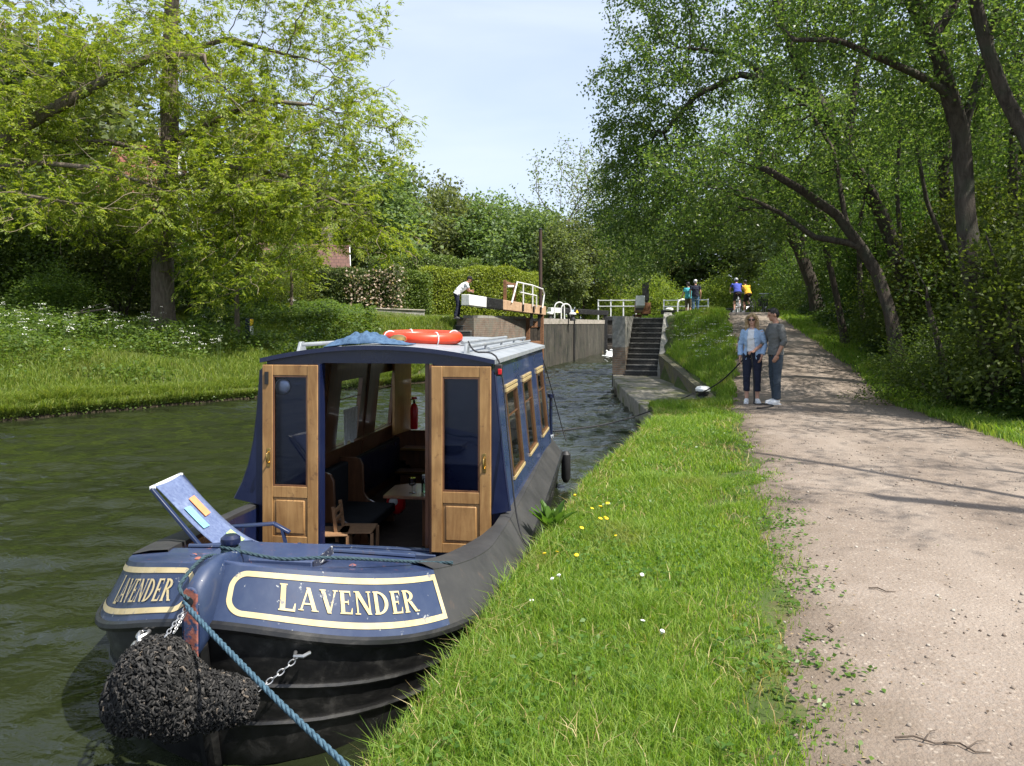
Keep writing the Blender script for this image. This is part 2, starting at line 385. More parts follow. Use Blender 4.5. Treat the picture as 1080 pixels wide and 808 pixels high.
c = k.ramp(big, [(.3, (.158,.130,.108)), (.52, (.225,.188,.158)), (.72, (.285,.244,.209))])
c = k.mix(k.ramp(mid, [(.3, (.35,.35,.35)), (.65, (0,0,0))]), c, (.15,.122,.097))
sp = k.n('ShaderNodeSeparateColor'); k.l(vor.outputs['Color'], sp.inputs[0])
stone = k.ramp(sp.outputs[0], [(0, (.12,.095,.075)), (.5, (.27,.225,.18)), (1, (.42,.37,.31))])
near = k.ramp(vor.outputs['Distance'], [(.28, (.75,.75,.75)), (.5, (0,0,0))])
near = k.math('MULTIPLY', near, k.ramp(sp.outputs[1], [(.45, (0,0,0)), (.55, (1,1,1))]))
c = k.mix(near, c, stone); c = k.mix(k.ramp(fine, [(.4, (.5,.5,.5)), (.6, (0,0,0))]), c, (.22,.165,.125))
at_ = k.n('ShaderNodeAttribute', attribute_name='across'); ac = at_.outputs['Fac']
ed_ = k.math('ADD', ac, k.math('MULTIPLY', k.math('SUBTRACT', k.noise(w, 2.6, 5, .65), .5), .30)); soil = k.ramp(ed_, [(.02, (1,1,1)), (.15, (0,0,0)), (.86, (0,0,0)), (.98, (.9,.9,.9))])
c = k.mix(k.math('MULTIPLY', soil, .8), c, (.135,.105,.078))
trk = k.ramp(k.math('ADD', ac, k.math('MULTIPLY', k.math('SUBTRACT', k.noise(w, .8, 3), .5), .25)), [(.24, (0,0,0)), (.34, (1,1,1)), (.44, (0,0,0)), (.58, (0,0,0)), (.68, (.8,.8,.8)), (.78, (0,0,0))])
c = k.mix(k.math('MULTIPLY', trk, .30), c, (.34,.29,.245))
damp = k.ramp(k.noise(w, 1.3, 6, .7, .5), [(.56, (0,0,0)), (.66, (1,1,1))]); c = k.mix(k.math('MULTIPLY', damp, .38), c, (.12,.095,.078))
h = k.math('ADD', k.math('MULTIPLY', vor.outputs['Distance'], -.8), k.math('ADD', k.math('MULTIPLY', vor2.outputs['Distance'], -.4), fine))
M_path = k.done(k.pbsdf(c, .95, 0, k.bump(h, .55, .012), .15))
path = link('towpath', mesh_np('towpath', PV.reshape(-1, 3), [q], True), M_path); tag(path, kind='structure')
_at = path.data.attributes.new('across', 'FLOAT', 'POINT'); _at.data.foreach_set('value', np.tile(np.linspace(0, 1, ns), len(ys)).astype(np.float32))
def zsurf(x, y):
    """ground or path top"""
    z = zg(x, y); t = np.clip((x-pl(y))/np.maximum(pr(y)-pl(y), .1), 0, 1)
    return z+np.where((t > 0) & (t < 1), .014+.03*np.sin(np.pi*t), 0)
# ------------------------------------------------------------------ grass
def blades(rs, x, y, z, h, w, lean=.45):
    n = len(x); th = rs.rand(n)*6.283; ph = rs.rand(n)*6.283; ln = h*lean*(.3+rs.rand(n))
    sx, sy = np.cos(th)*w/2, np.sin(th)*w/2; lx, ly = np.cos(ph)*ln, np.sin(ph)*ln
    V = np.empty((n, 5, 3))
    V[:,0] = np.stack([x-sx, y-sy, z-.01], -1); V[:,1] = np.stack([x+sx, y+sy, z-.01], -1)
    V[:,2] = np.stack([x+sx*.8+lx*.3, y+sy*.8+ly*.3, z+h*.58], -1); V[:,3] = np.stack([x-sx*.8+lx*.3, y-sy*.8+ly*.3, z+h*.58], -1)
    V[:,4] = np.stack([x+lx, y+ly, z+h*(1-.25*rs.rand(n))], -1)
    b = np.arange(n)[:,None]*5
    return V.reshape(-1, 3), b+np.array([[0,1,2,3]]), b+np.array([[3,2,4]])
def grass_obj(name, parts, mat, label=None):
    V = []; Q = []; T = []; o = 0
    for v, a, b in parts: V.append(v); Q.append(a+o); T.append(b+o); o += len(v)
    ob = link(name, mesh_np(name, np.concatenate(V), [np.concatenate(Q), np.concatenate(T)]), mat)
    return tag(ob, label, kind='stuff')
M_lawn = m_leaf('lawn_grass', (.095,.19,.021), (.19,.31,.038), (.31,.38,.085), .5, .5, patch=((.30,.26,.10), .95, .56, .76))
M_bankgrass = m_leaf('bank_grass', (.10,.16,.022), (.175,.245,.035), (.28,.31,.07), .5, .5, patch=((.17,.165,.06), .5, .55, .75))
rs = np.random.RandomState(11)
parts = []
def lawn(y0, y1, dens, hb, wb):
    n = int(dens*(y1-y0)*4.2); y = y0+rs.rand(n)*(y1-y0); a = xr(y)-.04; b = pl(y)+.34
    x = a+(rs.rand(n)*4.2-.1)
    ok = (x < b) & (x > a)
    lim = pl(y)-.02+.16*nz(x*.6, y, .45, 5)+.1*nz(x, y, .15, 7)
    ok &= (x < lim+np.where(rs.rand(n) < .22, .26*rs.rand(n), 0))
    ok &= ~((pl(y)-x < .55) & (nz(x, y, .22, 18)+.3*nz(x, y, .6, 19) > .12+.9*np.clip(pl(y)-x, 0, 1)) & (rs.rand(n) < .85))
    x, y = x[ok], y[ok]; c = nz(x, y, .5, 8)*.5+.5; tuft = np.clip(nz(x, y, .28, 9), 0, 1); big = np.clip(nz(x, y, .9, 12), 0, 1)
    edge = np.exp(-((x-xr(y))/.18)**2); worn = sstep(.45, .05, pl(y)-x)
    h = hb*(.45+.55*c+1.0*tuft**2+.8*big)*(.6+.8*rs.rand(len(x)))*(1+.55*edge)*(1-.55*worn)
    for (tu, tv, td, tr, th) in ((490,0,0,0,0),): pass
    for (tx, ty, tr) in ((.32,4.25,.38),(.0,3.35,.3),(1.0,5.3,.3),(.75,3.1,.3),(1.75,7.2,.4)):
        h *= 1+.55*np.exp(-(((x-tx)**2+(y-ty)**2)/tr**2))
    h = h*(1+.7*np.clip(nz(x, y, .42, 14)-.15, 0, 1))*(1-.35*np.clip(-nz(x, y, .7, 15), 0, 1)); h = np.where(rs.rand(len(x)) < .04, h*1.6, h)
    parts.append(blades(rs, x, y, zsurf(x, y), h, wb*(.6+.8*rs.rand(len(x))), .85))
lawn(1.2, 4.2, 12500, .062, .0044)
lawn(4.2, 7.5, 6800, .068, .0058)
lawn(7.5, 14.4, 2800, .075, .009)
n = 52000; y = 14.2+rs.rand(n)*13.2; x = 4.5+rs.rand(n)*4.0
lim = pl(y)+.1+.2*nz(x, y, .5, 5); ok = (x < lim) & (x > np.where(y < 17.2, 3.6+.7*sstep(14.2,17.2,y), xw(y)+.22)) & ((x > xs2(y)+.35) | (y < 24.4))
x, y = x[ok], y[ok]; parts.append(blades(rs, x, y, zsurf(x, y), (.12+.2*np.clip(nz(x,y,.7,3)+.2,0,1))*(.5+.8*rs.rand(len(x))), .014*(.6+.8*rs.rand(len(x))), .6))
# landing end and lock side
n = 16000; y = 13.4+rs.rand(n)*2.6; x = 2.5+rs.rand(n)*2.2; ok = (x > xr(y)) & (y < 14.6+.7*(x-2.6)) & (x < pl(y)-.02+.12*nz(x,y,.4,5))
x, y = x[ok], y[ok]; parts.append(blades(rs, x, y, np.maximum(zsurf(x, y), .36), .13*(.5+.9*rs.rand(len(x))), .011*(.6+.8*rs.rand(len(x))), .6))
n = 42000; y = 27.6+rs.rand(n)**1.3*26; x = rs.rand(n)*9+xr(y)+.7; ok = x < pl(y)+.15+.2*nz(x,y,.6,2)
x, y = x[ok], y[ok]; parts.append(blades(rs, x, y, zsurf(x, y), .1*(.5+rs.rand(len(x))), .02*(.6+.8*rs.rand(len(x))), .5))
# right verge
n = 70000; y = 5.5+rs.rand(n)**1.4*24; x = pr(y)-.2+rs.rand(n)*1.5; lim = pr(y)+.14*nz(x, y, .5, 6)
ok = x > lim-np.where(rs.rand(n) < .15, .2, 0); x, y = x[ok], y[ok]
parts.append(blades(rs, x, y, zsurf(x, y), (.10+.09*np.clip(nz(x,y,.6,1),0,1))*(.5+rs.rand(len(x))), (.006+.0008*y)*(.6+.8*rs.rand(len(x))), .6))
grass_obj('lawn_grass', parts, M_lawn, 'short bright green grass along the towpath')
# straw coloured and weedy bits in the lawn
M_straw = m_leaf('dry_grass', (.30,.22,.09), (.42,.33,.15), (.55,.46,.25), .3, .7)
parts = []; n = 9000; y = 1.4+rs.rand(n)**1.3*13; e = rs.rand(n) < .5; x = np.where(e, xr(y)+np.abs(rs.randn(n))*.12, xr(y)+rs.rand(n)*np.maximum(pl(y)-xr(y), .1))
ok = (x < pl(y)+.1) & ((nz(x, y, .6, 13) > .05) | e) & ((rs.rand(n) < .45) | ~e); x, y = x[ok], y[ok]
parts.append(blades(rs, x, y, zsurf(x, y), .075*(.5+rs.rand(len(x))), .0035*(1+.12*y), 1.3)); grass_obj('dry_grass', parts, M_straw, 'dry straw coloured grass among the green lawn')
# far bank
parts = []
def bank(n, y0, y1, d0, d1, hb, wb):
    y = y0+rs.rand(n)*(y1-y0); d = d0+(d1-d0)*rs.rand(n)**1.3; x = xl(y)-d
    h = hb*(.4+.5*np.clip(nz(x,y,1.1,3)+.4,0,1.4))*(.5+.9*rs.rand(n))*(1-.45*sstep(17.5,22,y))
    parts.append(blades(rs, x, y, np.where(d < 0, .06-1.2*d, zg(x, y)), h, wb*(.6+.8*rs.rand(n)), .6 if d0 >= 0 else 1.1))
bank(64000, 12.5, 28.2, 0, 6.5, .42, .016)
bank(26000, 12.5, 26, -.14, .45, .42, .014)
bank(52000, 15, 30, 4, 16, .5, .022)
bank(20000, 28.2, 54, .7, 12, .16, .026)
n = 26000; y = 21.5+rs.rand(n)*8; x = xl(y)-.2-rs.rand(n)*7; parts.append(blades(rs, x, y, zg(x,y), .14*(.5+rs.rand(n)), .02*(.6+.8*rs.rand(n)), .5))
grass_obj('bank_grass', parts, M_bankgrass, 'long grass on the bank across the water')
# loose stones on the path
n = 2600; y = 2.2+rs.rand(n)**1.6*11; x = pl(y)-.05+rs.rand(n)*(pr(y)-pl(y)); s = (.003+.008*rs.rand(n)**3)*(1+.03*y)
B = np.array([(-1,-.8,-.3),(1,-.9,-.3),(.9,1,-.3),(-.8,.9,-.3),(-.5,-.5,.7),(.6,-.4,.6),(.4,.6,.75),(-.5,.5,.6)])
V = B[None]*s[:,None,None]*(.7+.6*rs.rand(n,8,3)); an = rs.rand(n)*6.28; ca, sa = np.cos(an)[:,None], np.sin(an)[:,None]
V = np.stack([V[:,:,0]*ca-V[:,:,1]*sa+x[:,None], V[:,:,0]*sa+V[:,:,1]*ca+y[:,None], V[:,:,2]+zsurf(x,y)[:,None]+.002], -1)
fb = np.array([(0,3,2,1),(4,5,6,7),(0,1,5,4),(1,2,6,5),(2,3,7,6),(3,0,4,7)]); Q = (np.arange(n)[:,None,None]*8+fb[None]).reshape(-1,4)
k = NT('loose_stone'); g = k.n('ShaderNodeNewGeometry'); c = k.ramp(g.outputs['Random Per Island'], [(0, (.15,.11,.085)), (.5, (.22,.185,.15)), (1, (.36,.32,.27))])
M_peb = k.done(k.pbsdf(c, .9))
tag(link('gravel', mesh_np('gravel', V.reshape(-1,3), [Q]), M_peb), 'loose small stones scattered over the towpath', kind='stuff')
# ------------------------------------------------------------------ boat paint
def m_paint(name, c, fade, chip, rough=.3, amount=.62, coat=.3):
    k = NT(name); v = k.coords('Object'); f = k.noise(v, 2.2, 6, .6); g = k.noise(v, 15, 7, .72, .4); d = k.noise(k.coords('Object', (1, 1, .25)), 20, 5, .6)
    col = k.mix(k.ramp(f, [(.35, (0,0,0)), (.7, (.6,.6,.6))]), c, fade)
    col = k.mix(k.ramp(d, [(.5, (0,0,0)), (.8, (.5,.5,.5))]), col, fade)
    m = k.ramp(g, [(amount, (0,0,0)), (amount+.035, (1,1,1))]); col = k.mix(m, col, chip)
    sk = k.noise(k.coords('Object', (7, 7, .7)), 3.2, 5, .65); sm = k.math('MULTIPLY', k.ramp(sk, [(.58, (0,0,0)), (.74, (.55,.55,.55))]), k.ramp(f, [(.42, (0,0,0)), (.6, (1,1,1))]))
    col = k.mix(sm, col, (.10,.062,.042)); dent = k.noise(v, 3.0, 2, .5)
    return k.done(k.pbsdf(col, k.ramp(f, [(.3, (rough+.02,)*3), (.72, (min(1,rough+.28),)*3)]), 0, k.bump(g, .12, .004, k.bump(dent, .22, .03)), .5, coat))
M_blue = m_paint('blue_paint', (.015,.029,.078), (.045,.065,.115), (.36,.37,.36), .36, .635)
M_deckblue = m_paint('deck_paint', (.019,.034,.09), (.055,.078,.145), (.30,.11,.08), .34, .63)
M_navy = m_paint('navy_paint', (.006,.010,.040), (.010,.017,.056), (.05,.06,.1), .2, .70)
k = NT('hull_black'); v = k.coords('Object', (1, .18, 1)); f = k.noise(v, 9, 7, .72, .5); g = k.noise(k.coords('Object'), 3, 5, .6)
c = k.ramp(f, [(.46, (.006,.006,.0065)), (.56, (.012,.0115,.011)), (.68, (.040,.038,.035))]); c = k.mix(k.ramp(g, [(.42, (0,0,0)), (.6, (.9,.9,.9))]), c, (.008,.008,.008))
M_black = k.done(k.pbsdf(c, k.ramp(f, [(.3, (.3,)*3), (.7, (.65,)*3)]), 0, k.bump(f, .15, .006), .5, .1))
M_gunwale = m_paint('gunwale_black', (.022,.022,.023), (.05,.049,.047), (.1,.095,.09), .5, .70, 0)
M_cream = m_noise('cream_paint', (.47,.375,.19), (.57,.47,.27), 9, .5, .05, c3=(.20,.19,.19), s3=15, lo3=.60, hi3=.66)
M_roofgrey = m_noise('roof_paint', (.20,.22,.24), (.29,.31,.33), 5, .45, .1, c3=(.3,.3,.3), s3=7)
M_white = m_noise('white_paint', (.66,.67,.66), (.8,.8,.79), 8, .45, .1, c3=(.4,.39,.34), s3=5, lo3=.6, hi3=.8)
M_rust = m_noise('primer_red', (.22,.07,.05), (.30,.11,.08), 18, .75, .3, c3=(.03,.045,.10), s3=14, lo3=.5, hi3=.56)
M_door = m_wood('door_wood', (.25,.125,.042), (.46,.27,.105), 'Z', 9, .45, .1, wear=(.13,.065,.03))
M_dark = m_wood('dark_wood', (.10,.045,.022), (.22,.10,.048), 'Z', 9, .3, .3)
M_darkh = m_wood('dark_wood_flat', (.14,.065,.03), (.28,.14,.065), 'Y', 9, .35, .3)
M_pale = m_wood('pale_wood', (.22,.12,.06), (.36,.21,.11), 'Z', 10, .55, 0)
M_gold = m_wood('varnished_oak', (.35,.16,.045), (.5,.26,.085), 'Z', 9, .35, .3)
M_brass = m_plain('brass', (.55,.36,.12), .28, 1)
M_steel = m_plain('galvanised_steel', (.5,.5,.5), .38, .9)
M_glass = m_glass('boat_glass', (.88,.93,.92), .02, 1.3)
M_doorglass = m_glass('door_glass', (.6,.66,.8), .015, 1.1)
M_bluerope = m_noise('blue_rope', (.02,.055,.085), (.06,.12,.165), 60, .85, .6, bd=.004)
M_tealrope = m_noise('teal_rope', (.012,.03,.04), (.035,.07,.085), 60, .85, .6, bd=.004)
M_blackrope = m_noise('black_rope', (.008,.008,.01), (.025,.025,.028), 60, .85, .6, bd=.004)
M_denim = m_noise('denim_cloth', (.03,.07,.14), (.065,.125,.21), 26, .9, .5)
M_orange = m_noise('lifebuoy_orange', (.62,.04,.012), (.72,.06,.018), 6, .4, .05)
M_red = m_plain('red_paint', (.55,.012,.015), .3)
M_rubber = m_plain('black_rubber', (.015,.015,.016), .6)
M_cushion = m_plain('dark_cushion', (.024,.026,.030), .9, spec=.2)
M_towel = m_noise('towel', (.6,.6,.6), (.75,.75,.74), 40, .9, .3)
M_clear = m_glass('clear_glass', (.85,.9,.88), .03, 1.5)
# ------------------------------------------------------------------ hull form; x across, y towards the stern
boat = thing('narrowboat', 'blue and black narrowboat with open wooden doors moored against the grass bank', 'boat', (-1.44, 3.43, 0), R(-8.3))
def st(u, B, L, s0):
    if u <= 1: return B*math.sin(u*math.pi/2), s0+L*(1-math.cos(u*math.pi/2))
    if u <= 3.4: return B-.012*(u-1)**2, s0+L+(u-1)*2.0
    w = min((u-3.4)/.6, 1); b = B-.012*2.4**2; y = s0+L+4.8
    return b*(.03+.97*math.cos(w*math.pi/2)), y+.75*math.sin(w*math.pi/2)
zs_ = lambda s: .425+.265*math.exp(-s/.33)+.03*math.exp(-s/2.5)
zt_ = lambda s: .60+.34*math.exp(-max(s-.13, -.1)/.75)
def strake(u): t, s = st(u, 1.24, 1.6, 0); return Vector((t, s, zs_(s)))
def topl(u): t, s = st(u, 1.10, 1.5, .13); return Vector((t, s, zt_(s)))
def wl(u): t, s = st(u, 1.16, 1.85, .10); return Vector((t, s, 0))
def keel(u): t, s = st(u, 1.0, 2.4, .55); return Vector((t, s, -.55))
def side(p, sg): return Vector((p.x*sg, p.y, p.z))
def bul(u, v, sg, off=0):
    p = strake(u).lerp(topl(u), v)
    if off:
        e = .01; a = (strake(u+e).lerp(topl(u+e), v)-strake(max(u-e, 0)).lerp(topl(max(u-e, 0)), v)); b = topl(u)-strake(u)
        n = b.cross(a).normalized(); n = n if n.x*1+(-n.y)*1 > 0 or n.x > 0 else -n
        p = p+n*off
    return side(p, sg)
UE = .615
us = np.concatenate([np.linspace(0, 1, 25), np.linspace(1.1, 3.4, 16), np.linspace(3.47, 4, 9)])
mb = MB()
for sg in (-1, 1):
    G = []
    for w in (0, 1/3, 2/3, 1): G.append([side(keel(u).lerp(wl(u), w), sg) for u in us])
    for w in (.2, .4, .6, .8): G.append([side(wl(u).lerp(strake(u), w), sg) for u in us])
    G.append([side(strake(u), sg)+Vector((-sg*.02, .02, -.045)) for u in us])
    mb.grid(G)
hull = mb.build('hull', M_black, boat, smooth=50)
mb = MB()
for sg in (-1, 1):
    mb.tube([side(strake(u), sg)+Vector((0,0,-.02)) for u in us], .026, 8)
mb.build('rubbing_strake', M_black, boat)
for w, a, b in ((.42, .10, 2.8), (.70, .06, 2.8)):
    mb = MB()
    for sg in (-1, 1):
        mb.tube([side(strake(u).lerp(wl(u), w), sg)+Vector((sg*.006, -.006, 0)) for u in np.linspace(a, b, 40)], .014, 6)
    mb.build('rubbing_strip', M_black, boat)
# the stem bar
mb = MB(); mb.tube([(0, -.03, .62), (0, .0, .45), (0, .05, .2), (0, .10, 0), (0, .45, -.5)], [.045,.045,.045,.045,.045], 8); mb.build('stem_post', M_black, boat)
for sg in (-1, 1):
    mb = MB(); mb.grid([[bul(u, v, sg) for u in np.linspace(.0, UE, 26)] for v in np.linspace(0, 1, 6)]); mb.build('bow_panel', M_blue, boat, smooth=50)
mb = MB(); u2 = np.concatenate([np.linspace(UE, 1, 12), us[us > 1]])
def capw(u): return .19-.10*float(sstep(.85, 1.25, u))
for sg in (-1, 1):
    mb.grid([[bul(u, v, sg) for u in u2] for v in np.linspace(0, 1, 6)])
    inn = [side(topl(u)-Vector((capw(u)*math.sin(min(u,1)*math.pi/2), -capw(u)*math.cos(min(u,1)*math.pi/2)*1.0, 0)), sg)+Vector((0,0,.006)) for u in u2]
    out = [bul(u, 1, sg)+Vector((0,0,.006)) for u in u2]
    mid = [a.lerp(b, .5)+Vector((0,0,.008)) for a, b in zip(out, inn)]
    mb.grid([[bul(u, 1, sg) for u in u2], out, mid, inn, [p-Vector((0,0,.03)) for p in inn]])
mb.build('gunwale', M_gunwale, boat, smooth=40)
mb = MB()
for sg in (-1, 1):
    uu = [u for u in u2 if .70 < u]
    inn = [side(topl(u)-Vector(((capw(u)+.004)*math.sin(min(u,1)*math.pi/2), -capw(u)*math.cos(min(u,1)*math.pi/2), 0)), sg) for u in uu]
    mb.grid([[p-Vector((0,0,.02)) for p in inn], [Vector((p.x, p.y, .15)) for p in inn]])
mb.build('well_side', M_navy, boat, smooth=40)
# foredeck
ud = np.linspace(.0, .745, 22)
G = []
for u in ud:
    p = topl(u); G.append([Vector((p.x*q, p.y+.02*(1-q*q)*0, p.z+.025*(1-q*q))) for q in np.linspace(-1, 1, 15)])
mb = MB(); mb.grid(G); e = G[-1]
mb.grid([e, [p+Vector((0, .012, -.05)) for p in e], [Vector((p.x, p.y+.012, .2)) for p in e]])
mb.build('foredeck', M_deckblue, boat, smooth=40)
mb = MB()   # raised coaming behind the foredeck
mb.tube([G[-1][i]+Vector((0, .02, .006)) for i in range(2, 13)], .014, 8); mb.build('deck_coaming', M_blue, boat)
mb = MB(); mb.box((0, 1.75, .22), (1.9, 1.5, .04)); mb.build('well_floor', M_navy, boat)
# nose
mb = MB(); G = []
for (s, zt, zb, w) in ((.42, .90, .86, .012), (.30, .955, .80, .035), (.15, .985, .70, .052), (.02, .965, .62, .056), (-.06, .92, .58, .052), (-.085, .86, .575, .044)):
    ring = []
    for j in range(16):
        a = 2*math.pi*j/16; cx, cz = math.cos(a), math.sin(a)
        ring.append(((abs(cx)**.7)*math.copysign(1, cx)*w, s, (zt+zb)/2+(abs(cz)**.7)*math.copysign(1, cz)*(zt-zb)/2))
    G.append(ring)
mb.grid(G, 0, True); mb.f += [tuple(reversed(range(16))), tuple(range(80, 96))]; mb.m += [0, 0]
mb.build('bow_nose', M_blue, boat, smooth=50)
mb = MB(); mb.bar((0, -.084, .575), (0, -.088, .87), .07, .014); mb.tube([(0,-.081,.872),(0,-.096,.872)], .036, 14)
plate = mb.build('nose_plate', M_rust, boat, bevel=.012, seg=3)
mb = MB(); mb.tube([(0,-.097,.845),(0,-.100,.845)], .020, 12); mb.build('fairlead_hole', M_rubber, plate)
# ---- cream border and lettering on both bows
def arc_table(sg):
    uu = np.linspace(0, .75, 160); pts = [bul(u, .5, 1) for u in uu]
    a = np.concatenate([[0], np.cumsum([(pts[i+1]-pts[i]).length for i in range(len(pts)-1)])]); return uu, a
UU, AA = arc_table(1)
def u_at(a): return float(np.interp(a, AA, UU))
A1 = float(np.interp(UE, UU, AA))
def pm(a, v, sg, off): return bul(u_at(a), v, sg, off)
def border(sg):
    mb = MB(); a0, a1, hw, H = .09, A1-.006, .0135, .27
    def loop(d):   # panel outline, rounded towards the stem, in (a, height)
        r = .085-d; pts = []
        lo, hi = .035+d, H-.022-d; l = a0+d; r_ = a1-d
        for a in np.linspace(r_, l+r, 30): pts.append((a, lo))
        for k in range(1, 10): q = -math.pi/2-k*math.pi/20; pts.append((l+r+r*math.cos(q), lo+r+r*math.sin(q)))
        for k in range(0, 10): q = math.pi-k*math.pi/20; pts.append((l+r+r*math.cos(q), hi-r+r*math.sin(q)))
        for a in np.linspace(l+r, r_, 30): pts.append((a, hi))
        for y in np.linspace(hi, lo, 8)[1:-1]: pts.append((r_, y))
        return pts
    w = .026; A = loop(0); B = loop(w)
    G = [[pm(p[0], p[1]/H, sg, .0035) for p in L] for L in (A, [((a[0]+b[0])/2, (a[1]+b[1])/2) for a, b in zip(A, B)], B)]
    mb.grid(G, 0, True); return mb
for sg in (1, -1): border(sg).build('cream_border', M_cream, boat, smooth=60)
def serif_strokes(ch):
    t = .05
    if ch == 'L': return .66, [('l',.15,0,.15,1,.2,.2),('h',.0,.3,1-t,1),('h',0,.3,0,t),('h',.1,.6,0,.085),('p',(.5,.0),(.62,0),(.64,.3),(.6,.3))]
    if ch == 'A': return .90, [('l',.11,0,.44,1,.085,.085),('l',.76,0,.45,1.03,.21,.19),('h',.2,.68,.27,.345),('h',0,.24,0,t),('h',.6,.93,0,t)]
    if ch == 'V': return .88, [('l',.15,1,.46,-.02,.21,.19),('l',.79,1,.47,0,.085,.085),('h',0,.31,1-t,1),('h',.66,.92,1-t,1)]
    if ch == 'E': return .66, [('l',.15,0,.15,1,.2,.2),('h',0,.3,1-t,1),('h',0,.3,0,t),('h',.1,.56,.925,1),('h',.1,.46,.475,.55),('h',.1,.6,0,.075),('p',(.5,1),(.58,1),(.58,.76),(.555,.76)),('p',(.5,.0),(.61,0),(.64,.27),(.605,.27)),('p',(.41,.4),(.46,.4),(.46,.62),(.43,.62))]
    if ch == 'N': return .94, [('l',.14,0,.14,1,.085,.085),('l',.79,0,.79,1,.085,.085),('l',.16,1,.78,0,.24,.2),('h',0,.28,0,t),('h',.0,.25,1-t,1),('h',.66,.92,1-t,1)]
    if ch == 'D': return .90, [('l',.15,0,.15,1,.2,.2),('h',0,.3,1-t,1),('h',0,.3,0,t),('b',.2,.5,.62,.5,.42,.42)]
    if ch == 'R': return .86, [('l',.15,0,.15,1,.2,.2),('h',0,.3,1-t,1),('h',0,.3,0,t),('b',.2,.745,.46,.255,.29,.19),('l',.4,.5,.74,0,.21,.21),('h',.62,.92,0,t)]
def lettering(sg, a_s, a_e, v0, v1, H):
    word = 'LAVENDER'; sizes = [1.22]+[1]*7
    ws = [serif_strokes(c)[0]*s for c, s in zip(word, sizes)]; tot = sum(ws)+.10*7; sx = (a_e-a_s)/tot
    mb = MB(); x0 = 0; n = 0
    for c, s in zip(word, sizes):
        w, strokes = serif_strokes(c)
        for sk in strokes:
            n += 1; off = .0042+.00025*(n % 7)
            if sk[0] == 'l': quad = [(sk[1]-sk[5]/2,sk[2]),(sk[1]+sk[5]/2,sk[2]),(sk[3]+sk[6]/2,sk[4]),(sk[3]-sk[6]/2,sk[4])]
            elif sk[0] == 'h': quad = [(sk[1],sk[3]),(sk[2],sk[3]),(sk[2],sk[4]),(sk[1],sk[4])]
            elif sk[0] == 'p': quad = list(sk[1:])
            Lx = lambda x, y: pm(a_s+(x0+x*s)*sx if sg > 0 else a_e-(x0+x*s)*sx, v0+(v1-v0)*(y*s-(.10 if s > 1 else 0)), sg, off)
            if sk[0] == 'b':
                G = [[], []]
                for q in np.linspace(-math.pi/2, math.pi/2, 15):
                    G[0].append(Lx(sk[1]+sk[3]*math.cos(q), sk[2]+sk[4]*math.sin(q))); G[1].append(Lx(sk[1]+(sk[3]-.21)*math.cos(q), sk[2]+(sk[4]-.075)*math.sin(q)))
                mb.grid(G)
            else:
                G = []
                for i in np.linspace(0, 1, 5):
                    G.append([Lx((1-j)*((1-i)*quad[0][0]+i*quad[3][0])+j*((1-i)*quad[1][0]+i*quad[2][0]), (1-j)*((1-i)*quad[0][1]+i*quad[3][1])+j*((1-i)*quad[1][1]+i*quad[2][1])) for j in np.linspace(0, 1, 4)])
                mb.grid(G)
        x0 += w*s+.10
    return mb
lettering(1, .33, A1-.19, .35, .71, .27).build('name_lettering', M_cream, boat, smooth=0)
lettering(-1, .20, A1-.50, .33, .72, .27).build('name_lettering', M_cream, boat, smooth=0)
# ---- deck fittings
zd = lambda x, s: zt_(s)+.025*(1-(x/.9)**2)
zz = zd(0, .34); mb = MB(); mb.lathe([(.03,-.01),(.03,.088),(.046,.096),(.05,.108),(.048,.125),(.03,.14)], (-.045,.34,zz), 16); mb.build('mooring_stud', M_navy, boat)
mb = MB(); zz = zd(0, .6)
mb.box((.035, .60, zz+.030), (.60, .31, .055), R(2)); hb = mb.build('deck_hatch', M_deckblue, boat, bevel=.006)
mb = MB(); mb.box((.338, .61, zz+.030), (.008, .29, .047), R(2)); mb.build('worn_edge', m_paint('worn_edge', (.012,.014,.03), (.03,.04,.07), (.6,.6,.58), .5, .55), hb)
for x, s in ((-.35,.55),(.5,.62),(-.5,.75)):
    mb = MB(); mb.lathe([(.016,0),(.02,.006),(.01,.012)], (x, s, zd(x, s)), 10); mb.build('deck_bolt', M_rust, boat)
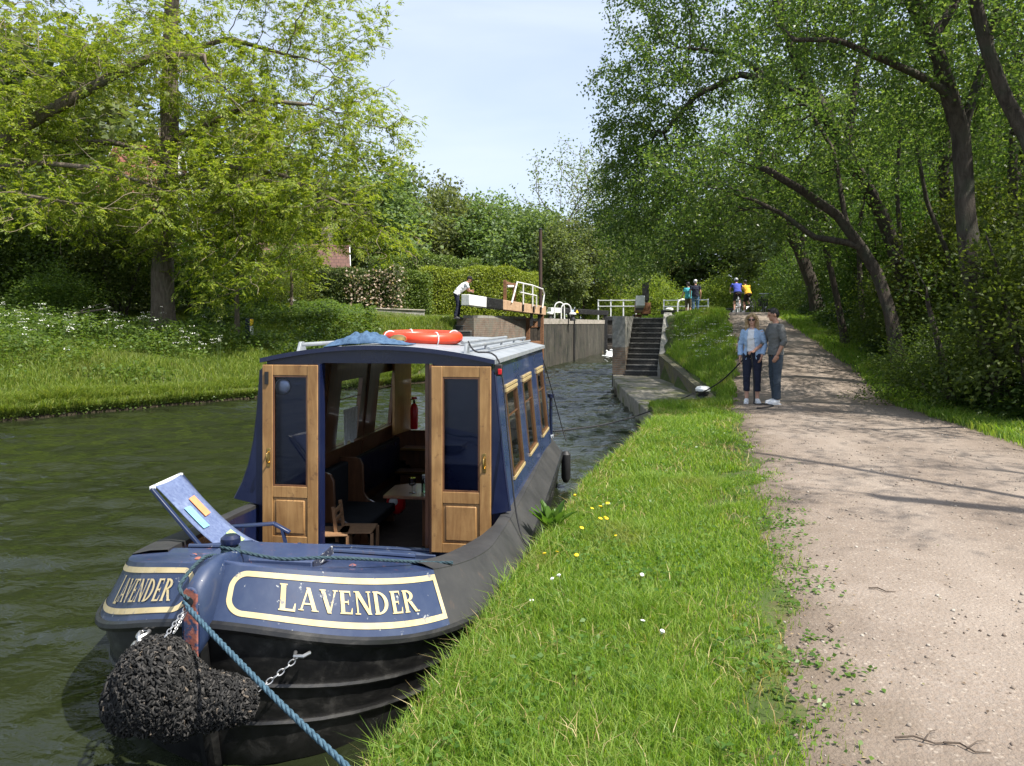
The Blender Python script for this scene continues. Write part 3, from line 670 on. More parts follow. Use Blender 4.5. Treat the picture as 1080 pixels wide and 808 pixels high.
# ---- cabin
S0, S1 = 2.5, 6.25
def cb(sg, s, z, inset=0): return Vector((sg*(1.05-(z-.60)*.1-inset), s, z))
WIN = [(3.02, 3.66), (4.13, 4.76), (5.36, 5.99)]; WZ = (.82, 1.50)
M_wfr = m_wood('window_wood', (.10,.055,.022), (.2,.115,.05), 'Z', 9, .4, .2)
M_wtrim = m_noise('trim_cream', (.36,.27,.12), (.46,.36,.19), 9, .5, .05)
M_side = m_paint('cabin_blue', (.018,.036,.115), (.035,.06,.15), (.1,.12,.2), .16, .74, .6)
for sg in (1, -1):
    mb = MB(); ss = sorted([S0, S1]+[x for w in WIN for x in w]); zz = [.45, WZ[0], WZ[1], 1.80]
    for i in range(len(ss)-1):
        for j in range(3):
            if j == 1 and (ss[i], ss[i+1]) in WIN: continue
            for q, mt in ((0, 0), (.035, 1)):
                a, b, c, d = (cb(sg, ss[i], zz[j], q), cb(sg, ss[i+1], zz[j], q), cb(sg, ss[i+1], zz[j+1], q), cb(sg, ss[i], zz[j+1], q))
                mb.add([a, b, c, d], [(0,1,2,3)], mt)
    for (a, b) in WIN:   # reveals
        for p, q_ in (((a,WZ[0]),(b,WZ[0])), ((b,WZ[0]),(b,WZ[1])), ((b,WZ[1]),(a,WZ[1])), ((a,WZ[1]),(a,WZ[0]))):
            mb.add([cb(sg,*p), cb(sg,*q_), cb(sg,*q_,.035), cb(sg,*p,.035)], [(0,1,2,3)], 1)
    mb.build('cabin_side', [M_side, M_dark], boat, smooth=0)
    for (a, b) in WIN:
        mb = MB(); o = -.008
        for z in (WZ[1]+.006, WZ[0]-.006): mb.bar(cb(sg,a-.016,z,o*.6), cb(sg,b+.016,z,o*.6), .012, .014)
        for s in (a-.010, b+.010): mb.bar(cb(sg,s,WZ[0],o*.6), cb(sg,s,WZ[1],o*.6), .016, .012, up=(1,0,0))
        wf = mb.build('window', M_wfr, boat)
        for z, h in ((WZ[1]+.03, .026), (WZ[1]+.066, .02), (WZ[0]-.028, .026)):
            mb = MB(); mb.bar(cb(sg,a-.03,z,o), cb(sg,b+.03,z,o), .016, h); mb.build('trim', M_wtrim, wf)
        mb = MB(); mb.add([cb(sg,a,WZ[0],.012), cb(sg,b,WZ[0],.012), cb(sg,b,WZ[1],.012), cb(sg,a,WZ[1],.012)], [(0,1,2,3)]); mb.build('pane', M_glass, wf, smooth=0, recalc=False)
        mb = MB(); mb.bar(cb(sg,a,WZ[1]-.2,.01), cb(sg,b,WZ[1]-.2,.01), .010, .010); mb.build('glazing_bar', M_dark, wf)
# front bulkhead with the doorway
rz_ = lambda x: 1.80+.105*(1-(x/.95)**2)
def front_poly(y, th, mt_o, mt_i, name, dl, dr, zb, zsill, ztop):
    mb = MB()
    for sg, d in ((-1, abs(dl)), (1, dr)):
        xs0 = sg*d
        mb.prism([(xs0, y, zb), (sg*1.062, y, zb), (sg*1.05, y, .6), (sg*.93, y, 1.80), (xs0, y, ztop)] if True else [], (0, th, 0))
    n = 12; xs = np.linspace(-.93, .93, n)
    mb.prism([(xs[0], y+.002, 1.795)]+[(x, y+.002, rz_(x)-.005) for x in xs]+[(xs[-1], y+.002, 1.795)]+[(dr, y+.002, ztop-.01), (dl, y+.002, ztop-.01)], (0, th, 0))
    return mb.build(name, M_navy, boat, smooth=0)
front_poly(S0, .05, None, None, 'front_bulkhead', -.455, .455, .2, .3, 1.79)
mb = MB(); mb.box((0, S0-.03, .265), (1.0, .10, .06)); mb.box((0, S0+.03, .302), (.91, .05, .012)); mb.build('door_sill', M_blue, boat, bevel=.006)
# curved wing joining the cabin front to the port gunwale
for sg in (-1, 1):
    mb = MB(); y = S0-.014
    pr_ = [(.965, 1.72), (.99, 1.40), (1.02, 1.15), (1.065, .95), (1.12, .80), (1.19, .67)] if sg < 0 else [(.957, 1.70), (.985, 1.4), (1.01, 1.15), (1.035, .95), (1.055, .8), (1.075, .65)]
    mb.prism([(sg*.93, y, 1.77)]+[(sg*a, y, b) for a, b in pr_]+[(sg*.93, y, .62)], (0, -.03, 0)); mb.build('cabin_wing', M_navy, boat, smooth=0)
    mb = MB(); mb.tube([(sg*(a+.004), y-.015, b) for a, b in pr_], .011, 6); mb.build('wing_trim', M_navy, boat)
# rear bulkhead with the stern doorway
mb = MB(); dl, dr, zb = -.80, -.02, .70
mb.prism([(-1.03, S1, .3), (dl, S1, .3), (dl, S1, 1.80), (-.925, S1, 1.80), (-1.03, S1, .6)], (0, -.04, 0))
mb.prism([(dr, S1, .3), (1.03, S1, .3), (.925, S1, 1.80), (dr, S1, 1.80)], (0, -.04, 0))
mb.prism([(dl, S1, -.3), (dr, S1, -.3), (dr, S1, zb), (dl, S1, zb)], (0, -.041, 0))
xs = np.linspace(-.93, .93, 12); mb.prism([(xs[0], S1-.002, 1.70)]+[(x, S1-.002, rz_(x)-.005) for x in xs]+[(xs[-1], S1-.002, 1.70)], (0, -.036, 0))
mb.build('rear_bulkhead', M_dark, boat, smooth=0)
mb = MB(); mb.box((-.83, S1-.30, 1.24), (.035, .5, 1.06), R(-8)); mb.build('stern_door', M_gold, boat, bevel=.004)
# roof
mb = MB(); xs = np.linspace(-.965, .965, 25); ysr = (S0-.06, 3.5, 4.5, 5.5, S1+.05)
mb.grid([[(x, y, rz_(x)+.02) for x in xs] for y in ysr], 0); mb.grid([[(x, y, rz_(x)-.015) for x in xs] for y in ysr], 1)
for y in (ysr[0], ysr[-1]): mb.grid([[(x, y, rz_(x)+.02) for x in xs], [(x, y, rz_(x)-.015) for x in xs]], 2)
for x in (xs[0], xs[-1]): mb.grid([[(x, y, rz_(x)+.02) for y in ysr], [(x, y, rz_(x)-.015) for y in ysr]], 0)
mb.build('roof', [M_roofgrey, M_dark, M_navy], boat, smooth=30)
for x in (-.66, .72):
    mb = MB(); z = rz_(x)+.07
    mb.tube([(x, S0+.04, z), (x, S1-.1, z)], .017, 10)
    for y in (3.4, 4.3, 5.2, 6.0): mb.tube([(x, y, z), (x, y, rz_(x)+.015)], .014, 8)
    hr = mb.build('handrail', M_roofgrey, boat)
    mb = MB(); mb.prism([(x-.012, S0-.02, rz_(x)+.012), (x-.012, S0+.14, rz_(x)+.012), (x-.012, S0+.09, z+.025), (x-.012, S0+.03, z+.025)], (.024, 0, 0)); mb.build('rail_bracket', M_roofgrey, hr, bevel=.004)
mb = MB(); mb.tube([(.80, S0+.6, rz_(.8)+.05), (.80, S1-.2, rz_(.8)+.05)], .012, 8); mb.tube([(.5, S0+.9, rz_(.5)+.05), (.5, S1-.2, rz_(.5)+.05)], .016, 8); mb.build('roof_pole', M_roofgrey, boat)
mb = MB(); mb.lathe([(.05,0),(.05,.02),(.075,.03),(.07,.055),(.04,.075),(.01,.08)], (.04, 2.95, rz_(.04)+.02), 18); mb.build('roof_vent', M_brass, boat)
# red navigation lamp
mb = MB(); mb.box((.985, S0+.0, 1.735), (.06, .06, .09)); lp = mb.build('navigation_lamp', M_rubber, boat, bevel=.006)
mb = MB(); mb.box((1.0, S0-.037, 1.725), (.03, .008, .045)); mb.build('lens', M_red, lp, bevel=.004)
# stern rail post and tiller
mb = MB(); mb.tube([(1.0, 6.75, .6), (1.0, 6.75, 1.12)], .022, 8); mb.tube([(1.0, 6.75, 1.10), (1.0, 6.75, 1.15)], .05, 10); mb.tube([(1.0, 6.75, .85), (.9, 7.0, .85)], .015, 6); mb.build('stern_rail', M_navy, boat)
mb = MB(); mb.box((0, 6.7, .52), (2.0, .95, .04)); mb.build('stern_deck', M_roofgrey, boat)
# front doors, folded right back
def door(x0, x1, hx, name='door'):
    y = S0-.055; zb, zt = .315, 1.765; w = .088; mb = MB()
    a, b = min(x0, x1), max(x0, x1); th = .038
    bx = lambda xa, xb, za, zc, t=th: mb.box(((xa+xb)/2, y, (za+zc)/2), (xb-xa, t, zc-za))
    bx(a, a+w, zb, zt); bx(b-w, b, zb, zt)
    for za, zc in ((zb, zb+.075), (.70, .79), (zt-.085, zt)): bx(a+w, b-w, za, zc, th-.005)
    d = mb.build(name, M_door, boat, bevel=.004)
    mb = MB(); bx(a+w, b-w, zb+.075, .70, .018); mb.box(((a+b)/2, y-.008, (zb+.075+.70)/2), (b-a-2*w-.05, .018, .27)); mb.build('panel', M_door, d, bevel=.008)
    mb = MB(); mb.add([(a+w, y, .79), (b-w, y, .79), (b-w, y, zt-.085), (a+w, y, zt-.085)], [(0,1,2,3)]); mb.build('pane', M_doorglass, d, smooth=0, recalc=False)
    mb = MB(); q = .012
    for za, zc, xa, xb in ((.79,.79+q,a+w,b-w),(zt-.085-q,zt-.085,a+w,b-w),(.79+q,zt-.085-q,a+w,a+w+q),(.79+q,zt-.085-q,b-w-q,b-w)): mb.box(((xa+xb)/2, y-.008, (za+zc)/2), (xb-xa, .012, zc-za))
    mb.build('bead', M_dark, d)
    mb = MB(); hxx = hx; z = 1.02; mb.tube([(hxx, y-.022, z-.045), (hxx, y-.05, z-.035), (hxx, y-.056, z), (hxx, y-.05, z+.035), (hxx, y-.022, z+.045)], .007, 8); mb.box((hxx, y-.02, z), (.028, .006, .15)); mb.build('handle', M_brass, d, bevel=.002)
    return d, y
d1, yd = door(-.935, -.465, -.93+.05)
d2, yd = door(.465, .935, .93-.045)
mb = MB(); mb.box((-.895, yd-.024, 1.66), (.03, .012, .10)); mb.build('hinge', M_rubber, d1)
mb = MB(); mb.lathe([(.062,0),(.066,.008),(.06,.014),(.03,.02)], (-.79, S0-.002, 1.585), 22, M=Matrix.Rotation(R(90), 3, 'X')); mb.build('round_disc', M_steel, boat)  # plain round steel disc on the bulkhead behind the door glass
for x in (-.458, .458):
    mb = MB(); mb.box((x, S0-.02, 1.04), (.02, .09, 1.47)); mb.build('door_post', M_navy if x < 0 else M_dark, boat)
mb = MB(); mb.box((.39, S0+.09, 1.05), (.03, .02, 1.5)); mb.build('door_frame', M_dark, boat)
# ---- cabin interior
mb = MB(); mb.box((0, 4.35, .03), (1.96, 3.64, .03)); mb.build('cabin_floor', m_plain('floor_lino', (.055,.04,.032), .9, spec=.1), boat)
for sg in (-1, 1):
    mb = MB(); mb.add([(sg*1.0, S0+.05, -.2), (sg*1.0, S1-.04, -.2), (sg*1.0, S1-.04, .62), (sg*1.0, S0+.05, .62)], [(0,1,2,3)]); mb.box((sg*.965, 4.35, .80), (.05, 3.7, .03)); mb.build('wall_lining', M_dark, boat, smooth=0)
    for s in (2.62, 3.86, 5.05, 6.1):     # upright posts between the windows
        mb = MB(); mb.bar(cb(sg, s, .62, .045), cb(sg, s, 1.78, .045), .22 if s in (3.86, 5.05) else .12, .02, up=(1,0,0)); mb.build('lining_post', M_dark, boat)
for s in (2.9, 3.8, 4.7, 5.6):
    mb = MB(); mb.tube([(x, s, rz_(x)-.035) for x in np.linspace(-.9, .9, 9)], .022, 6); mb.build('roof_beam', M_dark, boat)
for i, (y, z) in enumerate(((5.55, -.02), (5.75, .25), (5.98, .50))):
    mb = MB(); mb.box((-.55, y+.11, z-.012), (.62, .24, .025)); mb.box((-.55, y+.2, z-.13), (.6, .02, .23)); sp_ = mb.build('step', M_dark, boat)
    mb = MB(); mb.box((-.55, y-.012, z-.01), (.62, .012, .028)); mb.build('nosing', M_brass, sp_)
# bench with a curved end
mb = MB(); y = 3.42
pf = [(-.99,-.2),(-.40,-.2),(-.40,.10),(-.43,.17),(-.50,.21),(-.60,.23),(-.68,.27),(-.72,.34),(-.73,.62),(-.76,.68),(-.82,.70),(-.99,.70)]
mb.prism([(x, y, z) for x, z in pf], (0, .035, 0)); bn = mb.build('bench', M_dark, boat, bevel=.005)
mb = MB(); mb.prism([(x, y+.8, z) for x, z in pf], (0, .035, 0)); mb.build('bench_end', M_dark, bn, bevel=.005)
mb = MB(); mb.box((-.66, 3.84, .20), (.56, .76, .09)); mb.box((-.93, 3.84, .45), (.09, .76, .42)); mb.build('bench_cushion', M_cushion, bn, bevel=.02, seg=3)
mb = MB(); mb.box((-.70, 3.05, .17), (.52, .7, .03)); mb.box((-.70, 3.05, -.02), (.48, .66, .36)); sb = mb.build('side_seat', M_dark, boat)
mb = MB(); mb.box((-.70, 3.05, .215), (.52, .7, .05)); mb.build('seat_cushion', M_cushion, sb, bevel=.015)
mb = MB(); mb.prism([(-.22, 3.32, .50), (.95, 3.32, .50), (.95, 3.86, .50), (-.10, 3.86, .50), (-.24, 3.75, .50)], (0, 0, .03)); tb = mb.build('table', M_darkh, boat, bevel=.006)
mb = MB(); mb.box((.15, 3.6, .15), (.07, .30, .69)); mb.build('table_leg', M_dark, tb)
mb = MB(); mb.box((.55, 5.1, .30), (.8, 1.5, 1.0)); mb.box((.30, 4.30, 1.0), (.05, .05, 1.5)); mb.build('galley_unit', M_dark, boat)
mb = MB(); mb.box((.12, 4.0, .55), (.04, .5, .5)); mb.build('seat_back', M_cushion, boat)
mb = MB()
for k in range(9): mb.tube([(.02+.05*k, 6.02, .75), (.02+.05*k+.012*math.sin(k), 6.03, 1.68)], .03, 6)
mb.build('stern_curtain', m_plain('dark_curtain', (.03,.014,.012), .9), boat)
def cloth(mb, pts, rng, amp): pass
mb = MB(); G = []
for i in range(9):
    z = 1.19-.045*i; G.append([(-.945+.012*math.sin(j*1.9+i*.2)+.004*j*.0+.02*(i > 7)*0, 4.22+.028*j, z-.02*math.sin(j*.8)*(i == 8)) for j in range(15)])
mb.grid(G); mb.build('window_towel', M_towel, boat, smooth=60)
# ------------------------------------------------------------------ loose things on the boat (all top level)
BM = Matrix.Translation((-1.44, 3.43, 0))@Matrix.Rotation(R(-8.3), 4, 'Z')
def bw(x, y, z): return BM@Vector((x, y, z))
BR = R(-8.3)
# lifebuoy
mb = MB(); n = 40
mb.tube([(.315*math.cos(a), .315*math.sin(a), 0) for a in np.linspace(0, 2*math.pi, n, endpoint=False)], .054, 14, closed=True)
lb = mb.build('lifebuoy', M_orange); lb.location = bw(.12, 3.45, rz_(.13)+.07); lb.rotation_euler = (R(2), R(1), 0)
tag(lb, 'orange lifebuoy ring lying flat on the grey cabin roof', 'lifebuoy')
for k in range(4):
    a = k*math.pi/2+.5; mb = MB(); c = Vector((.315*math.cos(a), .315*math.sin(a), 0)); ax = Vector((math.cos(a), math.sin(a), 0))
    mb.tube([c+.058*(ax*math.cos(q)+Vector((0,0,1))*math.sin(q)) for q in np.linspace(0, 2*math.pi, 14, endpoint=False)], .006, 6, closed=True); mb.build('rope_becket', M_white, lb)
# denim jacket, heaped
rs = np.random.RandomState(4)
G = []
for i in range(64):
    q = i/63; row = []
    for j in range(34):
        r = j/33; x = -.36+.72*q; y = -.16+.32*r
        env = max(0, math.sin(math.pi*min(max(r*1.02, 0), 1)))**.5*max(0, math.sin(math.pi*min(max(q, 0), 1)))**.35
        fold = abs(float(nz(x+.3*y, y-.2*x, .045, 6)))*.5+abs(float(nz(y, x, .085, 8)))*.6
        h = .085*env*(.55+.75*fold+.5*math.exp(-((q-.30)/.10)**2)+.45*math.exp(-((q-.52)/.10)**2)-.5*float(sstep(.66, .92, q)))
        row.append((x+.02*float(nz(x, y, .1, 3)), y+.03*float(nz(y, x, .12, 4))-.05*q, rz_(x-.12)+.022+max(h, .012)))
    G.append(row)
mb = MB(); mb.grid(G); mb.grid([G[0], [(p[0], p[1], p[2]-.02) for p in G[0]]]); jk = mb.build('denim_jacket', M_denim, smooth=60)
jk.location = bw(-.12, 2.72, 0); jk.rotation_euler = (0, 0, BR)
sol = jk.modifiers.new('thick', 'SOLIDIFY'); sol.thickness = .008
sub = jk.modifiers.new('smooth', 'SUBSURF'); sub.levels = 1; sub.render_levels = 1
tag(jk, 'crumpled blue denim jacket thrown on the front of the cabin roof', 'jacket')
# fire extinguisher by the stern door
fe = thing('fire_extinguisher', 'red fire extinguisher mounted by the stern doorway inside the cabin', 'fire extinguisher', bw(-.70, 6.05, .74))
mb = MB(); mb.lathe([(.045,0),(.05,.02),(.05,.26),(.035,.31),(.018,.33)], n=16); mb.build('cylinder', M_red, fe)
mb = MB(); mb.tube([(0,0,.33),(0,0,.37)], .016, 8); mb.bar((-.05,0,.375), (.04,0,.39), .02, .012); mb.build('valve', M_rubber, fe)
mb = MB(); mb.lathe([(.034,0),(.034,.03)], (0,0,.385), 10); mb.build('cap', M_red, fe)
# glasses on the table
gl = thing('drinking_glass', 'stemmed clear glass standing nearest the table edge in the cabin', 'glass', bw(.02, 3.45, .531))
mb = MB(); mb.lathe([(.03,0),(.03,.004),(.005,.008),(.005,.06),(.03,.075),(.034,.14)], n=14); mb.build('bowl', M_clear, gl)
jr = thing('glass_jar', 'greenish glass jar standing on the cabin table behind the stemmed glass', 'jar', bw(.13, 3.52, .531))
mb = MB(); mb.lathe([(.04,0),(.042,.01),(.042,.12),(.034,.135)], n=14); mb.build('body', m_glass('green_glass', (.55,.72,.6), .05, 1.5), jr)
mb = MB(); mb.lathe([(.036,.135),(.036,.155)], n=14); mb.build('lid', M_steel, jr)
mt = MB().box((.3, 3.5, .533), (.3, .25, .006)).build('table_mat', M_towel); mt.matrix_world = BM; tag(mt, 'white mat lying on the cabin table under the glass jar', 'table mat')
# red bag
rb = MB().ell((0,0,.13), (.13,.10,.13), 16).build('bag', M_red); rb.location = bw(-.40, 4.30, .10); rb.scale = (.8,.8,.85); tag(rb, 'small red bag with white patch on the cabin bench', 'bag')
mb = MB(); mb.ell((-.02,-.085,.17), (.06,.03,.055), 12); mb.build('white_patch', M_white, rb)
# two small slatted chairs just inside the doorway
def slat_chair(lab, x, y, rz):
    t = thing('slatted_chair', lab, 'chair', bw(x, y, .05), BR+rz, 'small wooden chairs inside the cabin doorway')
    mb = MB(); mb.box((0, 0, .43), (.34, .34, .02)); mb.build('seat', M_pale, t, bevel=.004)
    for sx in (-.15, .15):
        mb = MB(); mb.bar((sx, -.17, 0), (sx, -.17, .42), .03, .03); mb.build('leg', M_pale, t)
        mb = MB(); mb.bar((sx, .15, 0), (sx, .22, .78), .034, .03); mb.build('leg', M_pale, t)
    mb = MB(); mb.box((0, .205, .71), (.28, .016, .06)); mb.box((0, .195, .60), (.28, .016, .05)); mb.build('backrest', M_pale, t)
    t.scale = (.85, .85, .62); return t
slat_chair('pale wooden chair beside the port doorpost, further left of the two', -.52, 2.86, R(105))
slat_chair('pale wooden chair nearer the middle of the doorway, right of its twin', -.33, 2.98, R(98))
# ------------------------------------------------------------------ deck chair
dc = thing('deck_chair', 'folding navy wooden deck chair with patched blue canvas on the bow', 'chair', (-1.87, 4.95, .25), R(0)); dc.scale = (.88, .84, .90)
# local: +x is the way the chair faces, y across
M_frame = m_plain('navy_wood', (.018,.03,.075), .35, coat=.2)
for y in (-.25, .25):
    mb = MB(); mb.bar((-.50, y, .88), (.26, y, 0), .022, .04, up=(0,1,0)); mb.build('back_rail', M_frame, dc, bevel=.004)
    mb = MB(); mb.bar((-.30, y*.9, 0), (.44, y*.9, .34), .022, .04, up=(0,1,0)); mb.build('seat_rail', M_frame, dc, bevel=.004)
    mb = MB(); mb.bar((-.17, y*1.06, .47), (.24, y*1.06, .50), .05, .024); mb.bar((.235, y*1.06, .498), (.36, y*1.06, .43), .05, .024); mb.build('armrest', M_frame, dc, bevel=.008)
    mb = MB(); mb.bar((.30, y*1.03, .46), (.40, y*1.03, .06), .02, .032, up=(0,1,0)); mb.bar((.0, y*1.03, .48), (-.05, y*1.03, .28), .018, .028, up=(0,1,0)); mb.build('arm_support', M_frame, dc)
for (x, z) in ((-.50, .88), (.44, .34)):
    mb = MB(); mb.bar((x, -.26, z), (x, .26, z), .03, .03); mb.build('cross_bar', M_white if x < 0 else M_frame, dc, bevel=.006)
M_canvas = m_noise('canvas', (.075,.105,.21), (.13,.17,.29), 38, .9, .3, c3=(.20,.25,.37), s3=5)
mb = MB(); G = []
for q in np.linspace(0, 1, 18):
    x = -.495+.92*q; z = .90*(1-q)+.35*q-.22*math.sin(math.pi*q)**1.0*(.5+.5*q); G.append([(x-.0, y, z-.012*(1-(y/.21)**2)) for y in np.linspace(-.215, .215, 9)])
mb.grid(G); cv = mb.build('canvas', M_canvas, dc, smooth=60); so = cv.modifiers.new('t', 'SOLIDIFY'); so.thickness = .006
def patch(q0, q1, y0, y1, col, nm):
    mb = MB(); H = []
    for q in np.linspace(q0, q1, 6):
        x = -.495+.92*q; z = .90*(1-q)+.35*q-.22*math.sin(math.pi*q)*(.5+.5*q); H.append([(x+.006, y, z+.009-.012*(1-(y/.21)**2)) for y in np.linspace(y0, y1, 4)])
    mb.grid(H); mb.build(nm, m_noise(nm+'_cloth', tuple(c*.85 for c in col), col, 30, .9, .3), cv, smooth=60)
patch(.16, .30, .02, .12, (.75,.27,.12), 'orange_patch'); patch(.20, .36, -.15, -.04, (.20,.45,.62), 'cyan_patch')
patch(.46, .58, .04, .14, (.35,.5,.22), 'green_patch'); patch(.50, .64, -.16, -.02, (.72,.66,.62), 'white_patch'); patch(.56, .61, -.04, .02, (.7,.2,.12), 'red_patch')
# ------------------------------------------------------------------ ropes, fender, chains
def rope(name, pts, r, mat, label, cat='rope', strands=3, pitch=9.0, sub=14):
    P_ = [Vector(p) for p in pts]; out = []
    for i in range(len(P_)-1):   # catmull-rom
        a = P_[max(i-1, 0)]; b = P_[i]; c = P_[i+1]; d = P_[min(i+2, len(P_)-1)]
        L = (c-b).length; m = max(4, int(L/(r*1.2)) if strands else 6); m = min(m, 160)
        for k_ in range(m):
            t = k_/m; out.append(.5*((2*b)+(c-a)*t+(2*a-5*b+4*c-d)*t*t+(3*b-a-3*c+d)*t**3))
    out.append(P_[-1]); pts, fr = frames([tuple(p) for p in out]); mb = MB()
    L = np.concatenate([[0], np.cumsum(np.linalg.norm(np.diff(pts, axis=0), axis=1))])
    if strands:
        for k_ in range(strands):
            an = L/(r*pitch)*2*math.pi+k_*2*math.pi/strands
            mb.tube([pts[i]+r*.5*(math.cos(an[i])*fr[i][0]+math.sin(an[i])*fr[i][1]) for i in range(len(pts))], r*.58, 6)
    else: mb.tube(pts, r, 6)
    o = mb.build(name, mat, smooth=70)
    return tag(o, label, cat) if label else o
c0 = bw(-.045, .34, zd(0, .34))
wrap = []
for k_ in range(5*12): a = 2*math.pi*k_/12; wrap.append((c0.x+.042*math.cos(a), c0.y+.042*math.sin(a), c0.z+.012+.075*k_/60))
nose = bw(0, -.10, .845)
pts = [bw(.98, .93, zd(.9,.93)+.02), bw(.8, .88, zd(.8,.88)+.018), bw(.45, .40+.05, zd(.4,.45)+.05), bw(.2, .37, zd(.2,.37)+.03)]+[Vector(w) for w in reversed(wrap[::3])]+[c0+Vector((-.045,-.03,.04)), bw(-.07, .12, .965), bw(-.07, -.06, .90), nose+Vector((0,.0,.012))]
rope('deck_rope', pts, .0095, M_tealrope, 'dark teal rope wound round the bow stud and laid across the foredeck')
mb = MB()
rope('bow_rope', [nose+Vector((.004,.01,.0)), nose+Vector((.01,-.03,-.015)), Vector((-.92, 2.83, .68)), Vector((-.42, 2.39, .56)), Vector((.04, 1.98, .44))], .0115, M_bluerope, 'taut blue mooring rope running from the bow nose down to the bank')
mb = MB(); mb.tube([(.07, 1.93, .2), (.04, 1.98, .64)], [.013, .016], 10); mb.tube([(.04,1.98,.63),(.04,1.98,.65)], .024, 10)
tag(mb.build('mooring_pin', M_steel), 'steel mooring pin in the bank holding the blue rope', 'mooring pin')
pts = [bw(.72, 2.62, rz_(.72)+.11), bw(.80, 2.5, rz_(.8)+.05), bw(.985, 2.52, 1.80), bw(1.075, 2.42, 1.2), bw(1.15, 2.33, .66), bw(1.255, 2.24, .45), Vector((.30, 5.72, .47))]
rope('centre_line', pts, .0065, M_blackrope, 'thin black line from the cabin roof rail down past the windows to the bank', strands=0)
pts = [bw(.9, 6.2, 1.8), bw(1.0, 6.5, 1.35), bw(1.12, 6.9, .75), bw(1.2, 6.85, .5)]
rope('stern_line', pts, .0075, M_blackrope, 'black line hanging from the far end of the cabin roof to the stern', strands=0)
fd = MB(); fd.tube([(0,0,.40),(0,0,.36),(0,0,.06),(0,0,.0)], [.03,.06,.06,.03], 12); fdo = fd.build('side_fender', M_rubber); fdo.location = bw(1.235, 6.3, .06)
tag(fdo, 'black sausage shaped fender hanging on the hull side near the stern', 'fender')
# bow fender: knotted rope ball with a horn
rs = np.random.RandomState(8)
fend = thing('bow_fender', 'large shaggy black rope fender hung on chains under the bow', 'fender', P(165, 728, 3.20))
fc = fend.location.copy(); pxm = 3.2/F
loc = lambda u, v, dd=0: (X(u, 3.2+dd)-fc.x, dd, Z(v, 3.2+dd)-fc.z)
core = [(loc(140,735), (.105,.12,.14)), (loc(165,722,-.02), (.165,.15,.19)), (loc(188,735,.03), (.13,.14,.16)), (loc(222,738,.08), (.105,.12,.11)), (loc(240,738,.06), (.085,.10,.095)), (loc(256,740,.04), (.05,.07,.075))]
mb = MB()
for c, r in core: mb.ell(c, tuple(q*.86 for q in r), 16)
mb.build('core', M_rubber, fend)
V = []; N = []
for c, r in core:
    m = int(4600*(r[0]*r[2])/.03); d = rs.randn(m, 3); d /= np.linalg.norm(d, axis=1)[:,None]; p = np.array(c)+d*np.array(r)*(.92+.1*rs.rand(m,1))
    ok = np.ones(m, bool)
    for c2, r2 in core:
        if c2 != c: ok &= (((p-np.array(c2))/np.array(r2))**2).sum(1) > .42
    V.append(p[ok]); N.append(d[ok])
V = np.concatenate(V); N = np.concatenate(N); mb = MB()
for p, n_ in zip(V, N):
    if p[1] > .12: continue
    t = np.cross(n_, rs.randn(3)); t /= np.linalg.norm(t); l = .006+.007*rs.rand(); dn = np.array([0,0,-.008])
    o1 = .009+.010*rs.rand(); w1 = np.cross(n_, t)*.006*rs.randn()
    mb.tube([p-t*l-n_*.008, p-t*l*.7+n_*o1+w1, p+t*l*.6+n_*o1*1.1+dn*.6, p+t*l-n_*.006+dn], [.0022,.0044,.0044,.0022], 5)
k = NT('rope_yarn'); g = k.n('ShaderNodeNewGeometry'); c = k.ramp(g.outputs['Random Per Island'], [(0, (.013,.013,.013)), (.7, (.036,.035,.034)), (.96, (.075,.07,.065)), (1, (.15,.12,.09))])
mb.build('rope_knots', k.done(k.pbsdf(c, .95, spec=.2)), fend, smooth=70, recalc=False)
def chain(name, a, b, n, parent, sag=.0):
    a, b = Vector(a), Vector(b); mb = MB(); d = (b-a); L = d.length/n; dn = d.normalized()
    for i in range(n):
        t = (i+.5)/n; c = a+d*t-Vector((0,0,1))*sag*4*t*(1-t); s1 = dn.cross(Vector((.3,.9,.1))).normalized(); s2 = dn.cross(s1)
        w = s1 if i % 2 else s2; pts = [c+dn*(L*.62*math.cos(q))+w*(L*.36*math.sin(q)) for q in np.linspace(0, 2*math.pi, 12, endpoint=False)]
        mb.tube(pts, L*.115, 6, closed=True)
    return mb.build(name, M_steel, parent)
fl = lambda p: Vector(p)-fc
chain('chain', fl(bw(0.0, -.105, .82)), loc(183, 668, .02), 8, fend); chain('chain', fl(bw(-.012, -.105, .82)), loc(174, 672, -.03), 8, fend)
hk = bul(.23, 0, 1)+Vector((.01,-.03,-.09))
chain('chain', fl(BM@hk), loc(263, 733, .12), 9, fend, .01)
hk2 = bul(.16, 0, -1)+Vector((0,-.02,-.04)); chain('chain', fl(BM@hk2), loc(142, 688, .02), 4, fend)
mb = MB(); mb.tube([hk+Vector((-.035,.03,.0)), hk+Vector((-.02,-.012,.0)), hk+Vector((.02,-.012,.0)), hk+Vector((.035,.03,.0))], .009, 8); mb.build('chain_eye', M_steel, boat)
